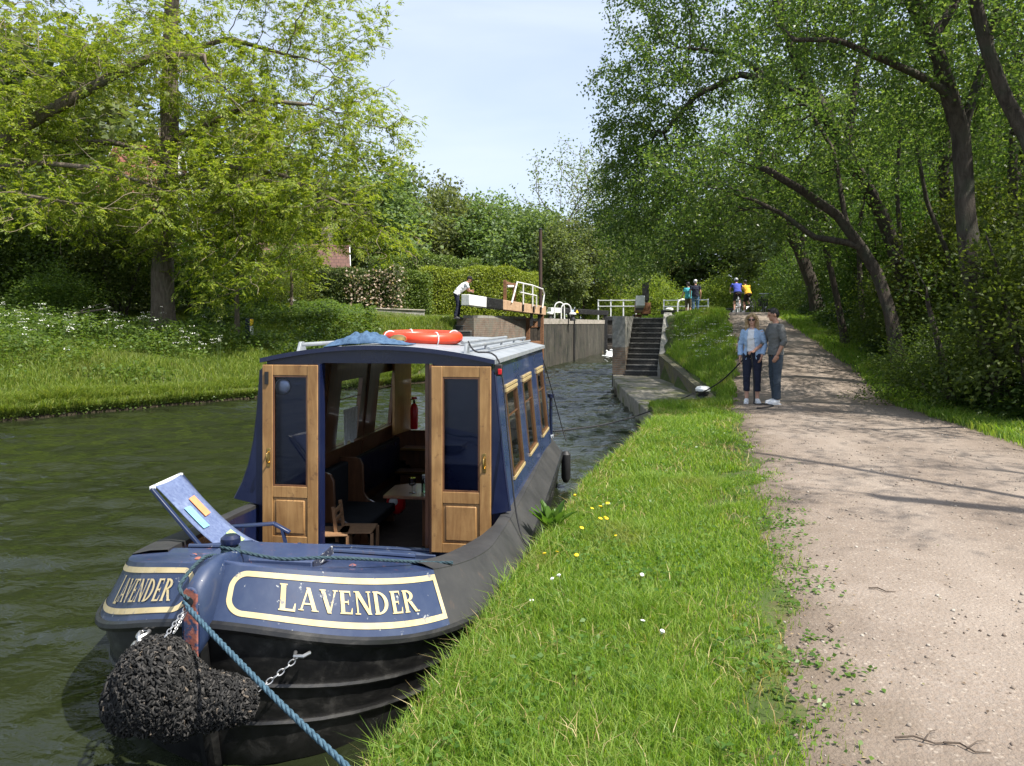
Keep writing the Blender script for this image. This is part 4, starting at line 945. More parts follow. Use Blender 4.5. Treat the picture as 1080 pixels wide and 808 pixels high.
# ------------------------------------------------------------------ people
def ring_tube(mb, secs, n=16):
    """secs: (centre, half width, half depth[, yaw]) stacked sections with closed ends; the widths lie in the plane across the stack"""
    pts = np.array([s[0] for s in secs], float); T = np.gradient(pts, axis=0); G = []
    for (c, a, b, *yw), t in zip(secs, T):
        t = t/np.linalg.norm(t); x = np.array([1.,0,0]) if not yw else np.array([math.cos(yw[0]), math.sin(yw[0]), 0]); x = x-t*x.dot(t); x /= np.linalg.norm(x); y = np.cross(t, x)
        G.append([np.array(c)+x*a*math.cos(2*math.pi*j/n)+y*b*math.sin(2*math.pi*j/n) for j in range(n)])
    b0 = len(mb.v); mb.grid(np.array(G), 0, True); k = len(secs); mb.f += [tuple(b0+j for j in reversed(range(n))), tuple(b0+(k-1)*n+j for j in range(n))]; mb.m += [0, 0]
def blob(mb, name, mat, parent, voxel, it=4, wrinkle=0, seed=0, wscale=.11):
    me = bpy.data.meshes.new('tmp'); me.from_pydata(mb.v, [], mb.f); me.update(); o = bpy.data.objects.new('tmp', me); COL.objects.link(o)
    r = o.modifiers.new('r', 'REMESH'); r.mode = 'VOXEL'; r.voxel_size = voxel
    s = o.modifiers.new('s', 'SMOOTH'); s.iterations = it; s.factor = .5
    dg = bpy.context.evaluated_depsgraph_get(); me2 = bpy.data.meshes.new_from_object(o.evaluated_get(dg)); bpy.data.objects.remove(o); bpy.data.meshes.remove(me)
    n = len(me2.vertices); co = np.empty(n*3); me2.vertices.foreach_get('co', co); co = co.reshape(-1, 3)
    if wrinkle:
        nr = np.empty(n*3); me2.vertices.foreach_get('normal', nr); nr = nr.reshape(-1, 3)
        w = nz(co[:,0]+co[:,2]*.35, co[:,2]*1.6+co[:,1], wscale, seed)+.5*nz(co[:,0]*2, co[:,2]*2+co[:,1], wscale*.5, seed+1); co = co+nr*(w*wrinkle)[:,None]; me2.vertices.foreach_set('co', co.ravel())
    me2.name = name; me2.materials.clear(); me2.polygons.foreach_set('use_smooth', np.ones(len(me2.polygons), bool)); me2.update()
    return link(name, me2, mat, parent)
def lerp3(a, b, t): return tuple(a[i]+(b[i]-a[i])*t for i in range(3))
M_skin = m_noise('skin', (.50,.27,.19), (.58,.33,.24), 14, .5, .05); M_skin2 = m_noise('tanned_skin', (.40,.20,.13), (.47,.25,.17), 14, .5, .05)
def cloth(name, c, v=.25, rough=.9): return m_noise(name, tuple(x*(1-v*.6) for x in c), tuple(min(1, x*(1+v*.6)) for x in c), 60, rough, .25)
C_grey = cloth('grey_jersey', (.13,.13,.125)); C_jean = cloth('dark_jeans', (.04,.055,.075)); C_navy = cloth('navy_cloth', (.012,.015,.035)); C_blue = cloth('pale_blue_shirt', (.33,.46,.66)); C_white = cloth('white_cloth', (.72,.72,.74), .08)
C_black = cloth('black_cloth', (.014,.014,.016)); C_teal = cloth('teal_cloth', (.06,.36,.42)); C_olive = cloth('olive_cloth', (.085,.075,.045)); C_bright = cloth('bright_blue_cloth', (.05,.075,.36)); C_yel = cloth('yellow_cloth', (.72,.40,.03)); C_bj = cloth('blue_jeans', (.07,.14,.26))
M_shoe = m_plain('white_shoe', (.72,.72,.72), .6); M_dshoe = m_plain('dark_shoe', (.03,.03,.03), .6)
M_hairb = m_noise('dark_hair', (.010,.008,.007), (.025,.02,.017), 60, .5, .6, (1,1,.3)); M_hairy = m_noise('blonde_hair', (.24,.15,.07), (.46,.33,.18), 45, .5, .8, (1,1,.3)); M_hairg = m_noise('grey_hair', (.22,.21,.2), (.36,.35,.34), 60, .6, .5)
M_dkgl = m_plain('dark_lens', (.01,.01,.012), .1)
BASE = dict(sR=(.185,0,1.43), sL=(-.185,0,1.43), eR=(.24,-.02,1.14), eL=(-.24,-.02,1.14), wR=(.24,.05,.90), wL=(-.24,.05,.90), hR=(.09,0,.93), hL=(-.09,0,.93), kR=(.10,.02,.50), kL=(-.10,.02,.50), aR=(.11,-.01,.085), aL=(-.11,-.01,.085),
            pel=(0,0,.95), wai=(0,0,1.10), che=(0,.01,1.29), nek=(0,.0,1.47), head=(0,.03,1.635), hyaw=0, hpit=0, foot=0)
def person(label, loc, rz, pose, scale=1.0, skin=M_skin, top=None, top_sleeve=.55, top_low=.93, under=None, legs=None, leg_low=.10, shoes=M_shoe, hair=None, hat=None, glasses=False, woman=False, voxel=.0085, open_shirt=False, group=None):
    p = dict(BASE); p.update(pose); t = thing('person', label, 'person', loc, rz, group); t.scale = (scale,)*3
    sw = .90 if woman else 1.0
    mb = MB()
    def limb(a, b, c, r): mb.tube([a, lerp3(a,b,.35), lerp3(a,b,.75), b, lerp3(b,c,.3), lerp3(b,c,.7), c], r, 12)
    for s in 'RL':
        limb(p['h'+s], p['k'+s], p['a'+s], [.088,.080,.062,.052,.054,.042,.034]); limb(p['s'+s], p['e'+s], p['w'+s], [.050,.046,.041,.037,.038,.031,.026])
        a = p['a'+s]; f = p['foot']+(.12 if s == 'L' else -.12); d = (-math.sin(f), math.cos(f)); m = Matrix.Rotation(f, 3, 'Z'); mb.ell((a[0]+d[0]*.06, a[1]+d[1]*.06, a[2]-.045), (.042,.125,.036), 12, M=m); mb.ell((a[0], a[1], a[2]-.03), (.036,.045,.05), 10)
        # hand: palm, four fingers of unequal length and a thumb
        w = Vector(p['w'+s]); fd = (w-Vector(p['e'+s])).normalized()
        if ('f'+s) in p: fd = Vector(p['f'+s]).normalized()
        curl = p.get('curl'+s, .5); palm_n = Vector(p.get('n'+s, (-1 if s == 'R' else 1, 0, 0))); palm_n = (palm_n-fd*palm_n.dot(fd)).normalized(); sd_ = fd.cross(palm_n)
        M3 = Matrix((sd_, fd, palm_n)).transposed(); mb.ell(w+fd*.05, (.040,.055,.017), 12, M=M3)
        for i, L in enumerate((.066,.078,.072,.056)):
            b0 = w+fd*.085+sd_*(.030-.020*i); a1 = b0+fd*L*.45+palm_n*L*.2*curl; a2 = a1+(fd*(1-curl)+palm_n*curl).normalized()*L*.35; a3 = a2+(fd*(1-1.6*curl)+palm_n*1.2*curl).normalized()*L*.25; mb.tube([w+fd*.05+sd_*(.026-.018*i), b0, a1, a2, a3], [.010,.0095,.009,.0085,.0075], 8)
        b0 = w+fd*.025+sd_*.030; mb.tube([w+fd*.015+sd_*.015, b0+sd_*.012, b0+sd_*.022+fd*.03+palm_n*.012, b0+sd_*.016+fd*.055+palm_n*.022], [.013,.012,.0105,.009], 8)
    sx = p['sR'][0]
    pel, wai, che, nek = p['pel'], p['wai'], p['che'], p['nek']; yw = p.get('yaw', 0)
    tors = [(lerp3(pel, wai, -.5), .12*sw, .09), (pel, .158, .105), (wai, .138*sw, .10), (che, .158*sw, .115), (lerp3(che, nek, .62), .165*sw, .088), (lerp3(che, nek, .9), .10, .068), (nek, .058, .058)]
    ring_tube(mb, tors); hd = Vector(p['head']); hm = Matrix.Rotation(p['hyaw'], 3, 'Z')@Matrix.Rotation(p['hpit'], 3, 'X'); H = lambda x, y, z: hd+hm@Vector((x, y, z))
    mb.tube([nek, lerp3(nek, tuple(hd), .35), tuple(hd+Vector((0,-.015,-.03)))], [.056,.050,.052], 12)
    mb.ell(H(0,-.008,.022), (.073,.094,.098), 16, M=hm); mb.ell(H(0,.022,-.045), (.054,.066,.070), 14, M=hm); mb.ell(H(0,.062,-.088), (.026,.024,.022), 10, M=hm)
    mb.tube([H(0,.088,.022), H(0,.104,-.012), H(0,.108,-.028)], [.009,.013,.016], 8); mb.ell(H(0,.084,.030), (.046,.012,.010), 10, M=hm); mb.ell(H(0,.086,-.060), (.024,.010,.009), 10, M=hm)
    for q in (-1, 1): mb.ell(H(q*.074,-.008,-.008), (.010,.020,.032), 10, M=hm)
    b = blob(mb, 'body', skin, t, voxel, 3)
    if not glasses:
        m2 = MB()
        for q in (-1, 1): m2.ell(H(q*.031,.084,.010), (.012,.008,.007), 8, M=hm)
        m2.build('eyes', M_dkgl, t)
    else:
        m2 = MB()
        for q in (-1, 1): m2.ell(H(q*.034,.096,.010), (.029,.012,.022), 12, M=hm); m2.bar(H(q*.060,.09,.014), H(q*.076,-.0,.014), .006, .008)
        m2.bar(H(-.01,.104,.014), H(.01,.104,.014), .005, .006); m2.build('sunglasses', M_dkgl, t)
    m3 = MB(); m3.ell(H(0,.093,-.058), (.022,.006,.006), 8, M=hm); m3.build('mouth', m_plain('lips', (.38,.14,.12), .5) if 'lips' not in bpy.data.materials else bpy.data.materials['lips'], t)
    off = .016
    if legs:
        mb = MB()
        for s in 'RL':
            h, k_, a = p['h'+s], p['k'+s], p['a'+s]; pts = [lerp3(h,k_,-.12), h, lerp3(h,k_,.4), lerp3(h,k_,.85), k_, lerp3(k_,a,.35), lerp3(k_,a,.7), lerp3(k_,a,.97)]; r = [.088,.096,.090,.074,.067,.064,.062,.064] if not woman else [.09,.104,.092,.074,.068,.066,.064,.066]
            zc = [q[2] for q in pts]; keep = [i for i in range(8) if leg_low <= 0 or zc[i] >= leg_low-.001 or i < 2]
            P2 = [pts[i] for i in keep]; R2 = [r[i] for i in keep]; nxt = [i for i in range(8) if i not in keep]
            if nxt:
                i = nxt[0]; a0, a1 = pts[i-1], pts[i]; q = (a0[2]-leg_low)/(a0[2]-a1[2]); P2.append(lerp3(a0, a1, q)); R2.append(r[i-1]+(r[i]-r[i-1])*q)
            mb.tube(P2, R2, 14)
        ring_tube(mb, [(lerp3(pel, wai, -.45), .125, .10), (pel, .178, .122), (lerp3(pel, wai, .55), .163*sw, .116)])
        blob(mb, 'trousers' if leg_low < .3 else 'shorts', legs, t, .011, 3, .008, 3, .085)
    for cl, nm, ex in ((under, 'vest', .010), (top, 'shirt', .022)):
        if not cl: continue
        mb = MB(); low = top_low if nm == 'shirt' else 1.0; q0 = (low-pel[2])/(wai[2]-pel[2])
        secs = [(lerp3(pel, wai, q0), .162*sw+ex+(.012 if nm == 'shirt' else -.01), .108+ex), (wai, .143*sw+ex, .104+ex), (che, .164*sw+ex, .120+ex), (lerp3(che, nek, .62), .170*sw+ex*.7, .092+ex*.7), (lerp3(che, nek, .88), .115, .078)]
        if nm == 'shirt': secs.append((lerp3(che, nek, 1.0), .068, .068))
        ring_tube(mb, secs, 20)
        if nm == 'shirt':
            for s in 'RL':
                a, e, w = p['s'+s], p['e'+s], p['w'+s]; q = top_sleeve; pts = [lerp3(a, e, -.08), lerp3(a, e, .2), lerp3(a, e, min(q*2, .75))]; r = [.062,.066,.062] if not woman else [.050,.056,.057]
                if q > .5: pts += [e, lerp3(e, w, (q-.5)*2)]; r += [.056,.052]
                mb.tube(pts, r, 12)
        o = blob(mb, nm, cl, t, .010, 3, .009, 5, .075)
        if nm == 'shirt' and open_shirt:      # cut the front open so that the vest shows
            me = o.data; import bmesh
            bm = bmesh.new(); bm.from_mesh(me); dl = [v for v in bm.verts if v.co.y > .045 and abs(v.co.x-.0) < .055+.06*max(0, 1.45-v.co.z) and v.co.z < 1.47]; bmesh.ops.delete(bm, geom=dl, context='VERTS'); bm.to_mesh(me); bm.free()
            so = o.modifiers.new('t', 'SOLIDIFY'); so.thickness = .006
    if top and not woman:
        mb = MB(); n_ = Vector(nek); mb.tube([tuple(n_+Vector((.062*math.cos(a), .062*math.sin(a)+.004, -.012+.012*math.sin(-a)))) for a in np.linspace(0, 2*math.pi, 18, endpoint=False)], .014, 8, closed=True); mb.build('collar', C_black if top is C_grey else top, t)
    for s in 'RL':
        a = p['a'+s]; f = p['foot']+(.12 if s == 'L' else -.12); m = Matrix.Rotation(f, 3, 'Z'); d = (-math.sin(f), math.cos(f)); mb = MB(); c = Vector((a[0], a[1], a[2]-.085))
        mb.ell(c+Vector((d[0]*.045, d[1]*.045, .045)), (.05,.095,.05), 14, M=m); mb.ell(c+Vector((d[0]*.115, d[1]*.115, .034)), (.048,.075,.036), 14, M=m); mb.ell(c+Vector((0,0,.065)), (.044,.055,.045), 12, M=m); mb.box(c+Vector((d[0]*.06, d[1]*.06, .010)), (.09,.25,.022), M=m)
        blob(mb, 'shoe', shoes, t, .008, 3)
    if hair == 'short':
        mb = MB(); mb.ell(H(0,-.018,.040), (.080,.096,.094), 16, M=hm); mb.ell(H(0,-.055,.0), (.074,.055,.08), 14, M=hm); mb.ell(H(0,.04,.105), (.058,.045,.026), 12, M=hm); b_ = blob(mb, 'hair', M_hairb, t, .008, 2, .004, 2, .03)
    elif hair == 'grey':
        mb = MB(); mb.ell(H(0,-.022,.032), (.079,.092,.088), 16, M=hm); mb.ell(H(0,-.055,-.01), (.072,.05,.07), 14, M=hm); blob(mb, 'hair', M_hairg, t, .010, 2, .003, 2, .03)
    elif hair == 'long':
        rr = random.Random(3); mb = MB(); mb.ell(H(0,-.02,.045), (.088,.10,.098), 16, M=hm); mb.ell(H(0,-.07,-.05), (.095,.065,.13), 14, M=hm)
        for q in (-1, 1):
            for i in range(7):
                z0 = .07-.03*i; mb.tube([H(q*(.07),-.02+.012*i-.03,z0), H(q*(.098+.012*rr.random()),.0+.02*math.sin(i),z0-.05), H(q*(.100+.022*rr.random()),-.01+.02*rr.random(),z0-.11), H(q*(.088+.03*rr.random()),.01+.02*rr.random(),max(z0-.16,-.20))], [.028,.028,.024,.012], 8)
            mb.tube([H(q*.015,.06,.115), H(q*.06,.072,.085), H(q*.088,.05,.03)], [.02,.024,.022], 8)
        blob(mb, 'hair', M_hairy, t, .008, 2, .007, 2, .045)
    if hat == 'cap':
        mb = MB(); mb.ell(H(0,-.012,.055), (.086,.104,.075), 16, M=hm); mb.ell(H(0,.115,.045), (.06,.07,.012), 14, M=hm); blob(mb, 'cap', p.get('hatmat', C_black), t, .010, 3)
    elif hat == 'helmet':
        mb = MB(); mb.ell(H(0,-.01,.06), (.095,.135,.085), 18, M=hm); o = mb.build('helmet', p.get('hatmat', M_dshoe), t)
        for q in (-.05, 0, .05):
            m4 = MB(); m4.tube([H(q*1.0,.11,.08), H(q*1.1,.05,.142-abs(q)*.5), H(q*1.1,-.06,.142-abs(q)*.5), H(q,-.135,.07)], .012, 6); m4.build('helmet_rib', M_dshoe, o)
    return t
def zp1(x, y): return float(zsurf(x, y))
MX, MY = X(818.5, 13.5), 13.5
man = person('man in grey jersey and jeans holding the black rope on the path', (MX, MY, zp1(MX, MY)), R(94),
  dict(eR=(.23,.13,1.12), wR=(.11,.37,.96), fR=(-.35,.9,-.1), nR=(0,-.2,-1), curlR=.75, eL=(-.255,-.04,1.15), wL=(-.21,.07,.90), curlL=.45, kL=(-.11,.03,.5), aL=(-.12,.03,.085), aR=(.10,-.03,.085), head=(.02,.045,1.63), hyaw=R(-6), hpit=R(-14), che=(0,.0,1.29)),
  1.0, M_skin2, top=C_grey, top_sleeve=.66, top_low=.90, legs=C_jean, shoes=M_shoe, hair='short', voxel=.0075)
WX, WY = X(793.5, 13.75), 13.75
woman = person('woman with blonde hair and open pale blue shirt beside the man on the path', (WX, WY, zp1(WX, WY)), R(148),
  dict(sR=(.165,0,1.42), sL=(-.165,0,1.42), eR=(.235,-.03,1.13), wR=(.225,.05,.90), eL=(-.225,-.06,1.14), wL=(-.19,.05,.93), aL=(-.09,-.02,.085), aR=(.10,.05,.085), kR=(.10,.05,.5), hyaw=R(8), hpit=R(-4), foot=R(18)),
  .945, M_skin, top=C_blue, top_sleeve=.93, top_low=.86, under=C_white, legs=C_navy, leg_low=.24, shoes=M_shoe, hair='long', glasses=True, woman=True, voxel=.0075, open_shirt=True)
LX, LY = -1.93, 27.5
person('man in white shirt and dark cap leaning on the white beam end', (LX, LY, 2.26), R(-78),
  dict(pel=(0,-.14,.92), wai=(0,-.05,1.06), che=(0,.12,1.20), nek=(0,.26,1.34), sR=(.18,.20,1.30), sL=(-.18,.20,1.30), eR=(.22,.32,1.05), eL=(-.20,.32,1.05), wR=(.02,.46,1.02), wL=(-.04,.44,1.06), head=(0,.36,1.47), hpit=R(-12), hyaw=R(-25), hR=(.09,-.14,.90), hL=(-.09,-.14,.90), kR=(.10,-.10,.48), kL=(-.10,-.02,.48), aR=(.11,-.20,.085), aL=(-.11,-.06,.085), hatmat=C_black),
  1.0, M_skin2, top=C_white, top_sleeve=.32, top_low=.90, legs=C_navy, shoes=M_dshoe, hair='short', hat='cap', voxel=.011)
wx, wy = X(733.5, 36), 36
person('walker in dark shirt, blue jeans and white cap standing on the lockside', (wx, wy, zp1(wx, wy)), R(-12), dict(kR=(.10,.05,.5), aR=(.11,.04,.085), hatmat=C_white), 1.0, M_skin, top=C_navy, top_sleeve=.30, top_low=.92, legs=C_bj, hair='grey', hat='cap', voxel=.012)
wx, wy = X(726, 36.4), 36.4
person('walker in teal shirt and olive shorts left of the one in jeans', (wx, wy, zp1(wx, wy)), R(14), dict(eL=(-.25,.06,1.14), wL=(-.27,.22,.98)), .97, M_skin, top=C_teal, top_sleeve=.30, top_low=.92, legs=C_olive, leg_low=.46, hair='short', voxel=.012)
RIDE = dict(pel=(0,-.02,1.00), wai=(0,.05,1.14), che=(0,.18,1.30), nek=(0,.30,1.44), sR=(.18,.24,1.41), sL=(-.18,.24,1.41), eR=(.27,.40,1.22), eL=(-.27,.40,1.22), wR=(.25,.58,1.08), wL=(-.25,.58,1.08), head=(0,.36,1.59), hpit=R(-8), hR=(.09,.0,.98), hL=(-.09,.0,.98), kR=(.11,.30,.72), kL=(-.12,.20,.55), aR=(.12,.10,.42), aL=(-.14,.12,.14))
cx1, cy1 = X(778, 35.6), 35.6; cx2, cy2 = X(789, 36.6), 36.6
p1 = dict(RIDE); p1['hatmat'] = m_plain('silver_helmet', (.5,.52,.56), .35); p2 = dict(RIDE); p2['hatmat'] = M_dshoe
person('cyclist in blue jersey and black shorts astride a bicycle', (cx1, cy1, zp1(cx1, cy1)), R(-6), p1, 1.0, M_skin, top=C_bright, top_sleeve=.30, top_low=1.0, legs=C_black, leg_low=.62, hair='short', hat='helmet', voxel=.012)
person('cyclist in yellow jacket and dark helmet astride a bicycle', (cx2, cy2, zp1(cx2, cy2)), R(8), p2, .97, M_skin, top=C_yel, top_sleeve=.6, top_low=.98, legs=C_black, leg_low=.62, hair='short', hat='helmet', voxel=.012)
# ------------------------------------------------------------------ bicycles
M_tyre = m_plain('tyre', (.02,.02,.02), .8); M_alloy = m_plain('alloy', (.5,.5,.52), .35, .9); M_frame1 = m_plain('silver_frame', (.42,.44,.46), .35, .3); M_frame2 = m_plain('dark_frame', (.03,.03,.035), .35)
def bicycle(label, loc, rz, fm, panniers=False):
    t = thing('bicycle', label, 'bicycle', loc, rz, 'bicycles on the lockside'); Rw = .335; ax = Matrix.Rotation(R(90), 3, 'Y')
    for y in (-.48, .54):
        mb = MB(); mb.tube([(0, y+Rw*math.cos(a), Rw+Rw*math.sin(a)) for a in np.linspace(0, 2*math.pi, 32, endpoint=False)], .02, 8, closed=True); w = mb.build('tyre', M_tyre, t)
        mb = MB()
        for i in range(18): a = 2*math.pi*i/18; mb.tube([(.012*(-1)**i, y, Rw), (0, y+(Rw-.02)*math.cos(a), Rw+(Rw-.02)*math.sin(a))], .0018, 4)
        mb.tube([(-.04, y, Rw), (.04, y, Rw)], .02, 10); mb.build('spokes', M_alloy, w)
    mb = MB(); bb = (0,.0,.29); st_ = (0,-.13,.80); hd = (0,.38,.86); hb = (0,.42,.68); ra = (0,-.48,Rw); fa = (0,.54,Rw)
    for a, b in ((bb, st_), (st_, hd), (bb, hb), (hd, hb)): mb.tube([a, b], .018, 8)
    for q in (-.05, .05): mb.tube([(q*.6,0,.29), (q,-.48,Rw)], .010, 6); mb.tube([(q*.3,-.12,.78), (q,-.48,Rw)], .009, 6); mb.tube([(q*.8,.43,.66), (q,.54,Rw)], .012, 6)
    mb.build('frame', fm, t)
    mb = MB(); mb.tube([(0,-.13,.80), (0,-.15,.93)], .013, 8); mb.ell((0,-.16,.95), (.075,.13,.03), 12); mb.build('saddle', M_tyre, t)
    mb = MB(); mb.tube([(0,.38,.86), (0,.40,1.02)], .014, 8); mb.tube([(-.29,.50,1.04), (-.12,.43,1.03), (.12,.43,1.03), (.29,.50,1.04)], .013, 8); mb.build('handlebar', M_alloy, t)
    mb = MB(); mb.tube([(-.09,0,.29), (.09,0,.29)], .05, 12); mb.bar((.09,0,.29), (.10,.10,.42), .02, .02); mb.bar((-.09,0,.29), (-.10,-.08,.16), .02, .02); mb.box((.15,.10,.42), (.1,.07,.02)); mb.box((-.15,-.08,.16), (.1,.07,.02)); mb.build('crank', M_alloy, t)
    if panniers:
        for q in (-1, 1): mb = MB(); mb.box((q*.15,-.5,.55), (.16,.34,.36)); mb.build('pannier', M_frame2, t, bevel=.04, seg=3)
        mb = MB(); mb.box((0,-.48,.78), (.22,.36,.2)); mb.build('rack_bag', M_frame2, t, bevel=.05, seg=3)
    return t
bicycle('silver bicycle under the cyclist in the blue jersey', (cx1, cy1, zp1(cx1, cy1)+.01), R(-6), M_frame1)
bicycle('bicycle under the cyclist in the yellow jacket', (cx2, cy2, zp1(cx2, cy2)+.01), R(8), M_frame2)
px_, py_ = X(806, 37.5), 37.5
bicycle('dark bicycle with black bags standing right of the cyclists', (px_, py_, zp1(px_, py_)+.01), R(-25), M_frame2, True)
# ------------------------------------------------------------------ the lock
M_lockbrick = m_brick('lock_brick', (.10,.085,.07), (.15,.12,.095), (.12,.11,.10), axes='AZ', c3=(.035,.032,.026), moss=(.05,.06,.03), space='Object')
M_oldbrick = m_brick('old_brick', (.22,.135,.095), (.28,.19,.13), (.22,.20,.17), axes='AZ', c3=(.07,.055,.042), moss=(.16,.15,.12))
M_conc = m_noise('weathered_concrete', (.22,.21,.19), (.34,.33,.30), 7, .9, .4, c3=(.11,.10,.085), s3=2.2)
M_coping = m_noise('coping_stone', (.26,.235,.20), (.40,.36,.31), 6, .9, .4, c3=(.14,.14,.09), s3=2)
k = NT('chamber_wall'); v = k.coords('World'); st_ = k.noise(k.coords('World', (1,1,.22)), 2.6, 7, .75, .6); f = k.noise(v, 5, 6, .7)
c = k.ramp(st_, [(.40, (.008,.008,.007)), (.50, (.030,.028,.023)), (.61, (.10,.09,.072))]); c = k.mix(k.ramp(f, [(.48,(0,0,0)),(.60,(.8,.8,.8))]), c, (.034,.038,.018)); c = k.mix(k.ramp(k.noise(v, .9, 6, .7), [(.46,(0,0,0)),(.58,(.6,.6,.6))]), c, (.062,.052,.040))
M_chamber = k.done(k.pbsdf(c, .9, 0, k.bump(f, .5, .03)))
M_bstep = m_brick('step_brick', (.030,.029,.030), (.045,.042,.042), (.06,.058,.055), bw=.11, rh=.075, axes='XZ', c3=(.018,.018,.018))
M_nose = m_noise('step_edge', (.10,.10,.095), (.17,.165,.155), 12, .8, .2)
M_landing = m_noise('landing_stone', (.16,.145,.115), (.27,.245,.20), 5, .9, .5, c3=(.10,.11,.03), s3=1.6, lo3=.5, hi3=.62)
M_mossbrick = m_brick('mossy_brick', (.10,.085,.06), (.16,.13,.09), (.12,.115,.09), axes='YZ', moss=(.13,.125,.03), c3=(.05,.045,.035))
M_bblack = m_noise('black_timber', (.010,.010,.011), (.022,.022,.023), 12, .5, .2, c3=(.05,.05,.05), s3=6)
M_timber = m_wood('new_timber', (.42,.26,.15), (.60,.42,.27), 'Y', 7, .75, 0)
M_rot = m_noise('rotten_timber', (.13,.06,.03), (.26,.13,.065), 9, .95, .8, (1,1,3), c3=(.05,.025,.015), s3=4)
M_wdark = m_noise('wet_board', (.018,.014,.011), (.045,.035,.025), 9, .6, .4)
A_ = Vector((.265, .964, 0)); Rr_ = Vector((.964, -.265, 0))
lw = thing('lock_wall', 'grey weathered lock wall across the water with brown brick wing', 'lock wall', (1.35, 34, 0))
def wallseg(pts, th, z0, z1, mat, name, parent, org, sgn):
    mb = MB(); pts = [Vector((x, y, 0))-Vector((org[0], org[1], 0)) for x, y in pts]
    for i in range(len(pts)-1):
        a, b = pts[i], pts[i+1]; d = (b-a).normalized(); n = Vector((d.y, -d.x, 0))*sgn*th
        e = d*.002*i
        mb.hexa([a+Vector((0,0,z0)), b+Vector((0,0,z0)), b+n+Vector((0,0,z0)), a+n+Vector((0,0,z0)), a+Vector((0,0,z1)), b+Vector((0,0,z1)), b+n+Vector((0,0,z1)), a+n+Vector((0,0,z1))])
    return mb.build(name, mat, parent, smooth=0)
o_ = (1.35, 34)
wallseg([(1.35,34),(6.85,54)], .8, -1.3, 2.06, M_chamber, 'chamber_face', lw, o_, -1)
wallseg([(1.35-.02,34-.05),(6.85,54)], .7, 2.06, 2.33, M_coping, 'coping', lw, (1.37-.05,34), -1)
wallseg([(-1.42,27.5),(.62,33)], .7, -1.3, 2.30, M_oldbrick, 'wing_wall', lw, o_, -1)
wallseg([(-1.30,27.9),(.63,33.0)], .6, 2.302, 2.40, M_conc, 'wing_coping', lw, o_, -1)
wallseg([(.62,33),(-.2,34.4),(1.35,34.0)], .3, -1.3, 2.28, M_chamber, 'gate_recess', lw, o_, -1)
mb = MB(); p = Vector((1.35,34,0))+A_*8.0-Vector((1.35,34,0)); mb.box(p+Vector((.01,0,1.1))+Rr_*.005, (.12,.22,2.5), math.atan2(A_.y,A_.x)-math.pi/2); mb.build('ladder_recess', M_bblack, lw)
# dark steps on the far side, left of the wing
def stairs(name, label, org, rz, n, rise, tread, width, z0, lmat, extra=None):
    t = thing(name, label, 'steps', org, rz)
    for i in range(n):
        mb = MB(); mb.box((width/2, tread*i+tread*.5+.6, z0+rise*(i+1)/1.0-rise/2-.02), (width, tread+1.2, rise-.04)); s = mb.build('step', M_bstep, t)
        mb = MB(); mb.box((width/2, tread*i+tread*.5+.6-.008, z0+rise*(i+1)-.02), (width, tread+1.2, .04)); mb.build('step_edge', M_nose, s, bevel=.008)
    return t
ls = stairs('lock_steps', 'short flight of dark steps on the far bank below the man leaning on the beam', (-2.95, 26.2, 0), R(-14), 9, .21, .24, 1.1, .35, None)
mb = MB(); mb.hexa([(-.35,-.1,-.8),(-.02,-.1,-.8),(-.02,2.4,-.8),(-.35,2.4,-.8),(-.35,-.1,.6),(-.02,-.1,.6),(-.02,2.4,2.36),(-.35,2.4,2.36)]); mb.build('side_wall', M_conc, ls, smooth=0)
# right hand steps
rsx = stairs('lock_steps', 'long flight of dark brick steps up from the stone landing stage', (3.76, 24.6, 0), R(-15.4), 11, .176, .26, 1.06, .36, None)
mb = MB(); mb.hexa([(1.07,-.15,-.5),(1.36,-.15,-.5),(1.36,3.0,-.5),(1.07,3.0,-.5),(1.07,-.15,.62),(1.36,-.15,.62),(1.36,3.0,2.5),(1.07,3.0,2.5)]); mb.build('side_wall', M_conc, rsx, smooth=0, bevel=.02)
rw = thing('lock_wall', 'end of the near lock wall standing left of the long flight of steps', 'lock wall', (3.4, 24.8, 0))
wallseg([(3.36,24.75),(4.1,27.5),(5.6,32.8)], .42, -1.3, 1.30, M_oldbrick, 'brick_face', rw, (3.4,24.8), 1)
wallseg([(3.36,24.76),(4.1,27.5),(5.6,32.8)], .42, 1.302, 2.34, M_conc, 'concrete_top', rw, (3.4,24.8), 1)
wallseg([(3.36-.02,24.73),(4.08,27.5)], .44, -1.3, .40, M_bblack, 'dark_foot', rw, (3.4,24.8), 1)
wallseg([(5.6,32.8),(10.9,52.1)], .8, -1.3, 2.30, M_chamber, 'chamber_face', rw, (3.4,24.8), 1)
